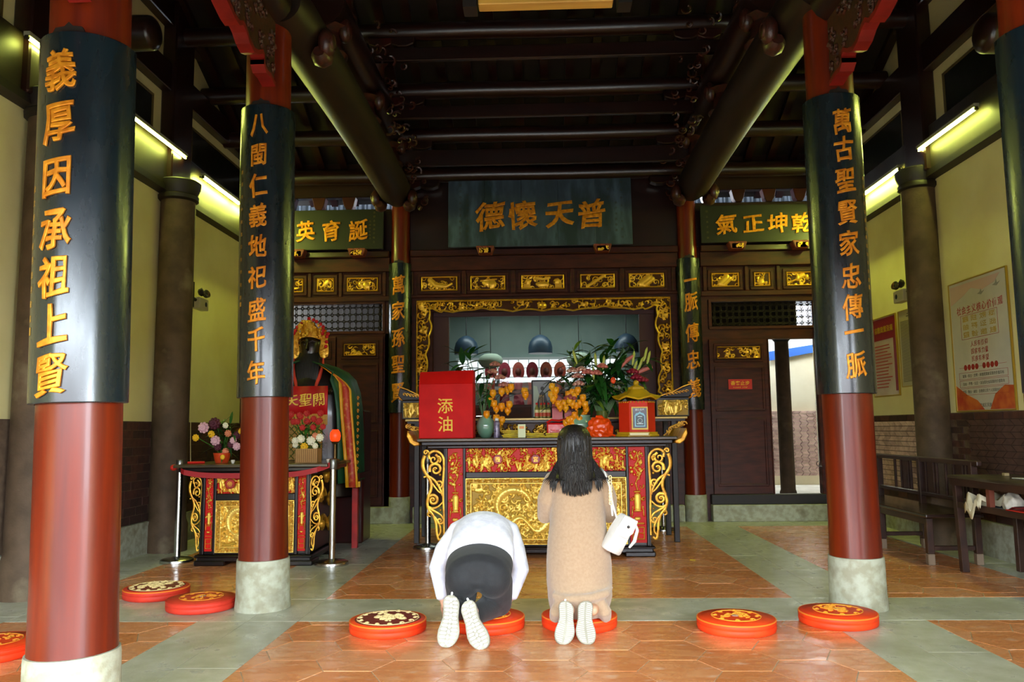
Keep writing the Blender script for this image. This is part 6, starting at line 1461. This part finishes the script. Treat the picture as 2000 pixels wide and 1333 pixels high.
for s_ in (-1, 1):
    limb(q, [(WX+s_*.15, 5.2, .93), (WX+s_*.195, 5.23, .81), (WX+s_*.208, 5.29, .70), (WX+s_*.14, 5.385, .755), (WX+s_*.055, 5.44, .815)], [.066, .064, .056, .05, .042], 16)
q.tube([(WX-.17, 5.10, .24), (WX-.08, 5.03, .225), (WX+.05, 5.01, .235), (WX+.16, 5.06, .255), (WX+.20, 5.14, .28)], [.02, .028, .03, .026, .015], 10)
for s_ in (-1, 1): q.tube([(WX+s_*.12, 5.08, .20), (WX+s_*.15, 5.07, .14), (WX+s_*.16, 5.12, .09)], [.04, .045, .035], 10)
dr = obj('dress', q, KNIT, t, smooth=True); remesh(dr, .009, 9)
q = MB(); q.loft([ring(WX-.012, 5.2+dy, z, rx, ry, 56, lambda th: 1+.018*sin(17*th)+.012*sin(29*th)) for z, rx, ry, dy in ((1.292, .015, .018, .01), (1.286, .045, .05, .005), (1.268, .078, .085, 0), (1.235, .100, .108, 0), (1.19, .110, .117, -.005), (1.13, .114, .118, -.01), (1.06, .112, .105, -.03), (1.0, .108, .085, -.06), (.95, .106, .06, -.085), (.92, .10, .04, -.10), (.90, .085, .025, -.11), (.89, .05, .012, -.115))])
hr = obj('hair', q, HAIR, t, smooth=True)
q = MB(); random.seed(12)
for k in range(230):
    u = random.uniform(-1, 1); w0 = random.uniform(.0, 1)
    a_ = u*1.25; xt = WX-.012+.112*sin(a_); yt = 5.2-.118*cos(a_)
    xm = WX-.012+.118*sin(a_*.95); xe = WX-.012+.102*u+random.uniform(-.008, .008)+(.06*u*abs(u)**3 if abs(u) > .86 else 0)
    ze = random.uniform(.838, .872)+.035*abs(u)**2; z0_ = random.uniform(1.10, 1.22)
    q.tube([(xt, yt+.004, z0_), (xm, 5.19-.137*cos(a_), 1.04), (xm+.2*(xe-xm), 5.125-.082*cos(a_), .95), (xe, 5.05, ze+.045), (xe+.004*u, 5.048, ze)], [.003, .006, .007, .006, .0012], 4)
for s_, n_ in ((1, 10), (-1, 8)):
    for k in range(n_):
        x0_ = WX-.012+s_*.11; q.tube([(x0_, 5.13, 1.03+k*.005), (x0_+s_*(.02+.006*k), 5.09, .96), (x0_+s_*(.03+.011*k), 5.07, .90+.005*k)], [.005, .004, .001], 4)
obj('hair_ends', q, HAIR, hr, smooth=True, fixn=False, kind='stuff')
for i, (tx, hx) in enumerate(((.112, .140), (.262, .262))): shoe(t, (tx, 4.855, .004), (hx, 4.955, .232), (0, -1, -.2), .118, seed=2+i)
# handbag on her right arm
tb = thing('handbag', (.5, 5.1, .5), 'white quilted handbag hanging from the kneeling woman\'s right shoulder', 'handbag')
LEA = mat('white_leather', '#d2d0ca', .5, 0, col2='#c6c3ba', scale=10, bump=.1)
Mb = Matrix.Translation((.487, 5.10, .62)) @ Matrix.Rotation(radians(28), 4, 'Y') @ Matrix.Rotation(radians(30), 4, 'Z')
q = MB(Mb); q.loft([[(a*w_, b*d_, z) for a, b in ((-1, -1), (0, -1.15), (1, -1), (1.05, 0), (1, 1), (0, 1.15), (-1, 1), (-1.05, 0))] for z, w_, d_ in ((-.135, .05, .03), (-.125, .058, .037), (0, .058, .04), (.08, .050, .034), (.105, .042, .024), (.112, .036, .018))]); obj('bag_body', q, LEA, tb, smooth=50, bevel=.004)
q = MB(Mb); q.prism([(-.055, .112), (.055, .112), (.062, .03), (.03, -.02), (-.03, -.02), (-.062, .03)], -.052, -.042); obj('flap', q, LEA, tb, bevel=.004)
q = MB(Mb); q.ball((.0, -.056, .055), .009, 8, 6); obj('clasp', q, mat('dark_metal', '#3a3a3a', .3, .9), tb)
q = MB(Mb); q.tube([(.03, -.03, .11), (.085, -.04, .06), (.10, -.045, -.01), (.085, -.045, -.06)], [.008, .011, .012, .007], 8); obj('handle', q, LEA, tb, smooth=True)
q = MB(); q.tube([(.445, 5.10, .72), (.437, 5.08, .80), (.43, 5.07, .90), (.405, 5.10, .985), (.385, 5.2, 1.01), (.39, 5.3, .95)], .007, 8); q.tube([(.47, 5.10, .71), (.447, 5.08, .79), (.435, 5.07, .86)], .007, 8); obj('strap', q, LEA, tb, smooth=True)
q = MB()
for k in range(9): z = .80+k*.02; q.tube([(.433+.009*cos(a), 5.068, z+.011*sin(a)) for a in [j*pi/4 for j in range(9)]], .0028, 5)
obj('chain', q, mat('pale_gold_chain', '#d8c088', .3, .8), tb)
# ---- bowing person
BX = -.398
t = thing('person', (BX, 5.2, 0), 'bowing person on knees in a white sweater and black trousers', 'person')
q = MB()
head(q, (BX+.0, 5.84, .30), 1, 0, radians(-75)); q.tube([(BX, 5.62, .50), (BX, 5.72, .42), (BX, 5.80, .36)], [.07, .055, .05], 14)
def xring(y, zc, rx, rz, n=28): return [(BX+rx*cos(2*pi*k/n), y, zc+rz*sin(2*pi*k/n)) for k in range(n)]
q.loft([xring(y, zc, rx, rz) for y, zc, rx, rz in ((5.05, .36, .08, .06), (5.08, .36, .14, .09), (5.15, .37, .16, .10), (5.3, .42, .14, .07), (5.45, .50, .145, .09), (5.58, .56, .16, .10), (5.66, .55, .12, .08))])
AR = {-1: [(BX-.165, 5.57, .565), (BX-.27, 5.53, .44), (BX-.31, 5.49, .34), (BX-.275, 5.45, .17), (BX-.255, 5.44, .10)], 1: [(BX+.165, 5.57, .565), (BX+.22, 5.53, .44), (BX+.255, 5.47, .33), (BX+.20, 5.42, .18), (BX+.165, 5.41, .125)]}
for s_ in (-1, 1):
    limb(q, AR[s_], [.055, .045, .038, .028, .022])
    w = AR[s_][-1]; hand(q, w, (-.1*s_, .6, -.55 if s_ < 0 else -.25), (0, .3, 1), (-s_, 0, 0), .95, .25)
    limb(q, [(BX+s_*.09, 5.12, .38), (BX+s_*.11, 5.24, .24), (BX+s_*.125, 5.32, .145)], [.105, .08, .058])
    ank = (-.545, 4.90, .21) if s_ < 0 else (-.41, 4.93, .17)
    limb(q, [(BX+s_*.125, 5.32, .14), ((BX+s_*.125+ank[0])/2, 5.13, .16), ank], [.05, .045, .03])
body = obj('body', q, SKIN, t, smooth=True); remesh(body, .0075, 3)
q = MB()
PANT = mat('black_stretch_trousers', '#14171a', .75, 0, col2='#0c0e11', scale=30, bump=.15, sheen=.1)
q.loft([xring(y, zc, rx, rz, 36) for y, zc, rx, rz in ((4.985, .375, .09, .05), (5.0, .38, .15, .085), (5.04, .385, .190, .115), (5.10, .39, .210, .125), (5.18, .41, .214, .125), (5.26, .44, .206, .118), (5.32, .47, .195, .105))])
for s_ in (-1, 1):
    q.ball((BX+s_*.092, 5.07, .35), .120, 18, 12, sc=(.97, .8, 1.05))
    limb(q, [(BX+s_*.108, 5.11, .32), (BX+s_*.112, 5.17, .24), (BX+s_*.118, 5.24, .16)], [.106, .098, .084], 18)
    ank = (-.545, 4.93, .19) if s_ < 0 else (-.41, 4.96, .15)
    limb(q, [(BX+s_*.118, 5.28, .155), ((BX+s_*.118+ank[0])/2, 5.12, .155), ank], [.080, .075, .058], 16)
o = obj('trousers', q, PANT, t, smooth=True); remesh(o, .0085, 5)
q = MB()
SWT = mat('white_lilac_sweater', '#f2f2fa', .85, 0, col2='#dcdce8', scale=20, bump=.15, sheen=.2)
q.loft([xring(y, zc, rx, rz, 36) for y, zc, rx, rz in ((5.20, .43, .210, .125), (5.25, .455, .220, .138), (5.30, .48, .220, .142), (5.38, .51, .21, .15), (5.48, .55, .205, .145), (5.57, .57, .205, .138), (5.64, .565, .17, .12), (5.69, .55, .10, .09))])
q.ball((BX-.01, 5.63, .645), .07, 14, 9, sc=(1.3, .8, .8))
for s_ in (-1, 1):
    A = AR[s_][:4]; limb(q, [(BX+s_*.12, 5.58, .58)] + A, [.085, .083, .068, .057, .041], 18)
    q.tube([A[-1], tuple(Vector(A[-1])+(Vector(AR[s_][4])-Vector(A[-1]))*.3)], [.042, .040], 16)
o = obj('sweater', q, SWT, t, smooth=True); remesh(o, .0085, 5)
q = MB(); q.ball((BX, 5.83, .32), .115, 20, 14, sc=(.9, 1.15, .95)); obj('hair', q, HAIR, t, smooth=True)
shoe(t, (-.572, 4.79, .004), (-.545, 4.875, .285), (0, -1, -.15), .128, seed=0); shoe(t, (-.343, 4.76, .004), (-.452, 4.86, .255), (.05, -1, -.2), .125, seed=1)

# ================================================================== BENCH AND TABLE ON THE RIGHT
DW = mat('dark_bench_wood', '#3c241a', .42, 0, col2='#2a1812', scale=4, stretch=(3, .6, 3), coat=.2, bump=.06)
t = thing('wooden_bench', (3.72, 8.6, 0), 'long dark wooden bench with slatted back along the right wall', 'bench')
for yy in (7.52, 8.53, 9.55):
    for x, h in ((3.52, .42), (3.95, .92)):
        q = MB(); q.box(x-.03, x+.03, yy-.03, yy+.03, .10, h); lg = obj('leg', q, DW, t, bevel=.006)
        q = MB(); q.box(x-.031, x+.031, yy-.031, yy+.031, 0, .10); obj('worn_foot', q, mat('worn_pale_wood', '#7d6a55', .7), lg, bevel=.006)
    q = MB(); q.box(3.55, 3.92, yy-.015, yy+.015, .13, .17); obj('stretcher', q, DW, t, bevel=.004)
q = MB(); q.box(3.47, 3.99, 7.45, 9.62, .425, .46); obj('seat', q, mat('polished_seat_wood', '#33211a', .25, 0, col2='#261712', scale=4, coat=.5), t, bevel=.008, seg=2)
q = MB(); q.box(3.5, 3.53, 7.5, 9.57, .36, .425); obj('seat_rail', q, DW, t, bevel=.004)
q = MB(); q.box(3.925, 3.975, 7.40, 9.65, .885, .935); obj('top_rail', q, DW, t, bevel=.01, seg=2)
q = MB(); q.box(3.93, 3.97, 7.52, 9.55, .54, .58); obj('lower_rail', q, DW, t, bevel=.005)
y = 7.62
for k in range(3):
    for wd, nm in ((.025, 'slat'), (.13, 'back_board'), (.025, 'slat'), (0, ''), (.03, 'slat')):
        if wd:
            q = MB(); q.box(3.94, 3.962, y, y+wd, .58, .885); obj(nm, q, DW, t, bevel=.003); y += wd
            y += .035 if nm == 'slat' else .035
        else: y += .09
    y += .12
t = thing('side_table', (3.85, 6.5, 0), 'dark wooden table with a shelf at the right edge of the photo', 'table')
for x in (3.62, 4.12):
    for yy in (7.17, 6.40, 5.63):
        if x < 3.7 and yy == 6.40: continue
        q = MB(); q.loft([[(x+a*.03+ox, yy+b*.03, z) for a, b in ((-1, -1), (1, -1), (1, 1), (-1, 1))] for z, ox in ((0, .02 if x < 4 else 0), (.8, 0))]); obj('leg', q, DW, t, bevel=.004)
q = MB(); q.box(3.575, 4.17, 5.58, 7.24, .80, .825); obj('table_top', q, mat('scuffed_table_top', '#4a4232', .35, 0, col2='#33291e', scale=5, coat=.2), t, bevel=.004)
q = MB(); q.box(3.59, 3.61, 5.6, 7.22, .74, .80); q.box(3.6, 4.15, 7.2, 7.22, .74, .80); obj('apron', q, DW, t)
q = MB(); q.box(3.61, 4.13, 5.62, 7.18, .575, .592); obj('shelf', q, mat('blue_grey_shelf', '#4c5a60', .4), t); q = MB(); q.box(3.60, 3.62, 5.62, 7.18, .55, .60); obj('shelf_edge', q, DW, t)
q = MB(); q.box(3.60, 3.64, 6.63, 6.68, .60, .74); obj('divider', q, mat('reddish_wood', '#6a3322', .45), t)
def cloth(nm, pts, m, label, cat, seed=1, thick=.004):
    q = MB(); q.grid(pts); o = obj(nm, q, m, None, smooth=True, fixn=False, label=label, cat=cat); o.modifiers.new('s', 'SOLIDIFY').thickness = thick; return o
random.seed(6)
P = []
for i in range(9):
    u = i/8; row = []
    for j in range(9):
        v = j/8; x = 3.58 - .004*j if j > 4 else 3.85-.27*v*2; z = .62+.05*sin(i*1.1)+.03*sin(j*2)-(0 if j <= 4 else .03*(j-4)*(.35+.6*u))
        row.append((x if j > 4 else 3.85-.068*j, 6.70+.22*u+.01*sin(j*2), z))
    P.append(row)
cloth('cotton_rag', P, mat('cream_cotton', '#cfc4a4', .85, 0, col2='#bdb190', scale=12), 'cream cotton rag hanging over the shelf edge of the side table', 'rag')
t = thing('white_bag', (3.75, 6.5, .6), 'crumpled whitish plastic bag on the shelf of the side table', 'bag'); lumpy('bag_body', t, (3.72, 6.52, .593), .075, (1, 1, 1.1), mat('whitish_film', '#c4bcae', .5, 0, col2='#a89f90', scale=10), .5, 8, sub=4)
q = MB(); random.seed(3)
P = [[(3.62+.05*j, 6.42-.06*i, .60+.05*abs(sin(i*1.3+j))*(.5+.3*(i > 1))) for j in range(9)] for i in range(13)]
cloth('red_garment', P, mat('dark_red_cotton', '#8a141c', .7, 0, col2='#6a1016', scale=8), 'dark red folded cloth lying on the shelf of the side table', 'cloth')
q = MB(); q.box(3.60, 3.75, 5.9, 6.42, .594, .606); obj('red_booklet', q, mat('red_cover', '#c42a20', .4), None, label='flat bright red booklet at the front of the table shelf', cat='booklet', bevel=.002)
for i, (x, y, r_, z) in enumerate(((3.95, 6.55, .2, .826), (3.98, 6.35, -.3, .831), (3.9, 6.2, .1, .836))):
    M_ = Matrix.Translation((x, y, z)) @ Matrix.Rotation(r_, 4, 'Z'); q = MB(M_); q.box(-.1, .1, -.16, .16, 0, .004)
    obj('paper_sheet', q, mat('pale_newsprint', '#c8c6b4', .7, 0, col2='#9aa09a', scale=30, lo=.5, hi=.7), None, label=('farthest', 'middle', 'nearest')[i] + ' of the loose newspapers on the side table top', cat='paper', group='newspapers on the side table')
q = MB(); q.box(3.93, 3.97, 6.98, 7.02, .826, .85); obj('wood_block', q, mat('pale_wood', '#9a8458', .6), None, label='tiny pale wooden block at the back corner of the side table', cat='block', bevel=.002)
q = MB(); q.box(-.03, .03, -.01, .01, 0, .002); q.v = [(1.44+.8*a+.3*b, 7.85+b-.4*a, .002+c) for a, b, c in q.v]; obj('paper_scrap', q, mat('yellow_scrap', '#e8e020', .6), None, label='tiny yellow paper scrap on the tiles right of the altar', cat='paper')

# ================================================================== NOTICES ON THE RIGHT WALL
def wallM(y, z): return Matrix.Translation((4.345, y, z)) @ Matrix.Rotation(radians(-90), 4, 'Z')
POR = mat('poster_red_print', '#a8322a', .5); POY = mat('poster_mustard_print', '#b8981c', .5); POK = mat('poster_dark_print', '#3a3a34', .5)
t = thing('values_poster', (4.34, 7.94, 1.4), 'large pale poster with red and yellow printing on the right wall above the table', 'poster')
M_ = wallM(7.94, 1.4); W2, H2 = .515, 1.315
q = MB(M_); q.box(-W2, W2, -.012, 0, 0, H2); obj('sheet', q, mat('poster_paper', '#cfcab8', .35, 0, col2='#c4bfae', scale=3, coat=.3), t)
q = MB(M_); frame_boxes(q, -W2-.01, W2+.01, -.01, H2+.01, .012, -.02, 0); obj('frame', q, mat('thin_gilt_frame', '#b89838', .35, .5), t)
q = MB(M_); q.prism([(-W2+.02, H2-.03), (W2-.1, H2-.03), (W2-.2, H2-.10), (.1, H2-.14), (-.1, H2-.09), (-.25, H2-.15), (-W2+.02, H2-.22)], -.0135, -.012); obj('pink_cloud_print', q, mat('poster_pink_print', '#cfae9c', .5), t)
q = MB(M_); q.prism([(-W2+.01, .005), (.0, .005), (-.12, .10), (-.3, .16), (-W2+.01, .26)], -.0135, -.012); q.prism([(W2-.42, .005), (W2-.01, .005), (W2-.01, .22), (W2-.15, .23), (W2-.32, .15)], -.0135, -.012); obj('red_ribbon_print', q, mat('poster_ribbon_print', '#b03420', .5, 0, col2='#d0702c', scale=6), t)
for dx, dz in ((.06, -.17), (.33, -.13)):
    q = MB(M_); q.prism([(dx-.05, H2+dz), (dx, H2+dz+.015), (dx+.02, H2+dz+.05), (dx+.03, H2+dz+.01), (dx+.08, H2+dz+.02), (dx+.02, H2+dz-.015)], -.0135, -.012); obj('bird_print', q, mat('poster_grey_print', '#8f8d80', .5), t)
def ptext(s_, x, z, size, m, parent=t, nm='lettering', pitch=1.05, off=.004, br=False, M_=M_): return flat_text(s_, x, -.0125, z, size, m, parent, nm, pitch, off=off, ext=.005, M=M_, br=br)
ptext('社会主义核心价值观', .02, 1.02, .088, POR, br=True, off=.012)
q = MB(M_); frame_boxes(q, -.33, .33, .72, .965, .004, -.0135, -.012); obj('print_box', q, POR, t)
for r_, row in enumerate(('富强 民主 文明 和谐', '自由 平等 公正 法治', '爱国 敬业 诚信 友善')): ptext(row, 0, .925-r_*.08, .062, POY, pitch=.86, off=.014)
for r_, row in enumerate(('人民有信仰', '国家有力量', '民族有希望')): ptext(row, -.02, .665-r_*.075, .060, POR, br=True)
q = MB(M_)
for k in range(8):
    x = -.30+k*.07+(.06 if k > 3 else 0); q.prism([(x+.03*cos(j*.63), .435+.03*sin(j*.63)) for j in range(10)], -.0135, -.012)
q.box(-.42, .42, -.0128, -.012, .433, .436); obj('round_prints', q, POR, t)
q_ = '不忘初心牢记使命'
for k in range(8): ptext(q_[k], -.30+k*.07+(.06 if k > 3 else 0), .435, .04, mat('poster_paper_print', '#e8e0cc', .5))
for k, row in enumerate(('富强、民主、文明、和谐是国家层面的价值目标', '自由、平等、公正、法治是社会层面的价值取向', '爱国、敬业、诚信、友善是公民个人层面的价值准则')):
    q = MB(M_); frame_boxes(q, -.43, .43, .315-k*.08, .385-k*.08, .003, -.0135, -.012); obj('print_box', q, POR, t); ptext(row, 0, .35-k*.08, .034, POK, pitch=1.03 if k < 2 else .98)
ptext('鲤城区民族宗教事务局制', .15, .05, .042, POK)
random.seed(31)
M2 = wallM(10.1, 1.63); t = thing('red_header_notice', (4.34, 10.1, 1.63), 'glossy notice with a dark pink header half hidden behind the right column', 'notice')
q = MB(M2); q.box(-.36, .34, -.014, 0, 0, .98); obj('sheet', q, mat('glossy_pink_white_print', '#cbb0a8', .12, 0, col2='#d8ccc4', scale=3, coat=.6), t)
q = MB(M2); q.box(-.35, .33, -.016, -.014, .70, .97); q.box(.26, .33, -.016, -.014, .05, .70); obj('pink_header_print', q, mat('poster_crimson_print', '#8c2438', .3, coat=.5), t)
flat_text('宗教政策法规', 0, -.0165, .83, .085, POY, t, M=M2)
q = MB(M2)
for k in range(14): q.box(-.28, random.uniform(.05, .24), -.0155, -.014, .10+k*.04, .113+k*.04)
obj('print_lines', q, POR, t)
q = MB(M2); frame_boxes(q, -.37, .35, -.01, .99, .012, -.02, 0); obj('frame', q, mat('thin_gilt_frame', '#b89838', .35, .5), t)
M3 = wallM(9.36, 1.72); t = thing('text_notice', (4.34, 9.36, 1.72), 'cream sheet of dense small print beside the right wall pillar', 'notice')
q = MB(M3); q.box(-.30, .30, -.016, 0, 0, .89); obj('sheet', q, mat('cream_paper', '#b8ac84', .3, coat=.3), t)
q = MB(M3)
for k in range(46): q.box(-.26, .26 if k % 5 else random.uniform(0, .2), -.0175, -.016, .05+k*.0158, .057+k*.0158)
q.box(-.1, .16, -.0175, -.016, .81, .825); q.box(-.08, .12, -.0175, -.016, .84, .852)
obj('print_lines', q, mat('small_print', '#6c6450', .6), t)
q = MB(M3); frame_boxes(q, -.31, .31, -.01, .90, .01, -.022, 0); obj('frame', q, mat('thin_gilt_frame', '#b89838', .35, .5), t)
# slim blue-reflecting tube at the right edge
q = MB(); q.tube([(4.30, 7.22, 1.42), (4.30, 7.22, 2.75)], .018, 8); obj('conduit', q, STEEL, None, label='slim shiny metal conduit on the wall right of the large poster', cat='pipe')
# emergency lights
def emergency(x, y, z, s, label):
    t = thing('emergency_light', (x, y, z), label, 'lamp', 'twin head emergency lights')
    q = MB(); q.box(x-.05, x+.05, y-.13, y+.13, z-.10, z+.04); obj('case', q, mat('ivory_plastic', '#b8b090', .5), t, bevel=.01, seg=2)
    for k, dy in enumerate((-.07, .07)):
        q = MB(Matrix.Translation((x+s*.03, y+dy, z+.10)) @ Matrix.Rotation(s*radians(70), 4, 'Y') @ Matrix.Rotation(-.3+.6*k, 4, 'X')); q.lathe([(.02, -.03), (.045, -.01), (.052, .03), (.048, .034)], 18); h = obj('lamp_head', q, CHAR, t, smooth=40)
        q = MB(Matrix.Translation((x+s*.03, y+dy, z+.10)) @ Matrix.Rotation(s*radians(70), 4, 'Y') @ Matrix.Rotation(-.3+.6*k, 4, 'X')); q.lathe([(.042, .034), (.03, .038), (.005, .04)], 18); obj('lens', q, STEEL, h, smooth=40)
    q = MB(); q.tube([(x, y-.13, z), (x-s*.03, y-.22, z+.03)], .02, 6); q.box(x-.03, x+.02, y-.28, y-.22, z-.1, z+.2); obj('bracket', q, CHAR, t)
    q = MB(); q.ball((x+s*.05, y+.05, z-.03), .03, 10, 6, sc=(.3, 1, 1)); obj('indicator', q, mat('dark_blue_glass', '#14283a', .3), t)
emergency(-4.10, 9.42, 2.84, 1, 'twin-headed emergency light on the left wall'); emergency(4.22, 9.28, 2.78, -1, 'twin-headed emergency light on the right wall')
# short beam ends seen at top right and left
for x, y, z, lab in ((3.7, 6.35, 4.45, 'round beam end with a carved boss at the upper right'), (-3.6, 7.0, 5.0, 'round beam end at the upper left under the side wall')):
    t = thing('beam_end', (x, y, z), lab, 'beam')
    q = MB(); q.tube([(x+(.6 if x > 0 else -.6), y, z), (x, y, z)], [.17, .16], 18); q.ball((x, y, z), .16, 16, 10, sc=(.5, 1, 1)); obj('log', q, BEAM, t, smooth=True)
    q = MB(); q.tube([(x-.03*(1 if x > 0 else -1), y+.09*(1-j/12)*cos(j*.8), z+.09*(1-j/12)*sin(j*.8)) for j in range(13)], .014, 5); obj('carved_curl', q, CARV, t)
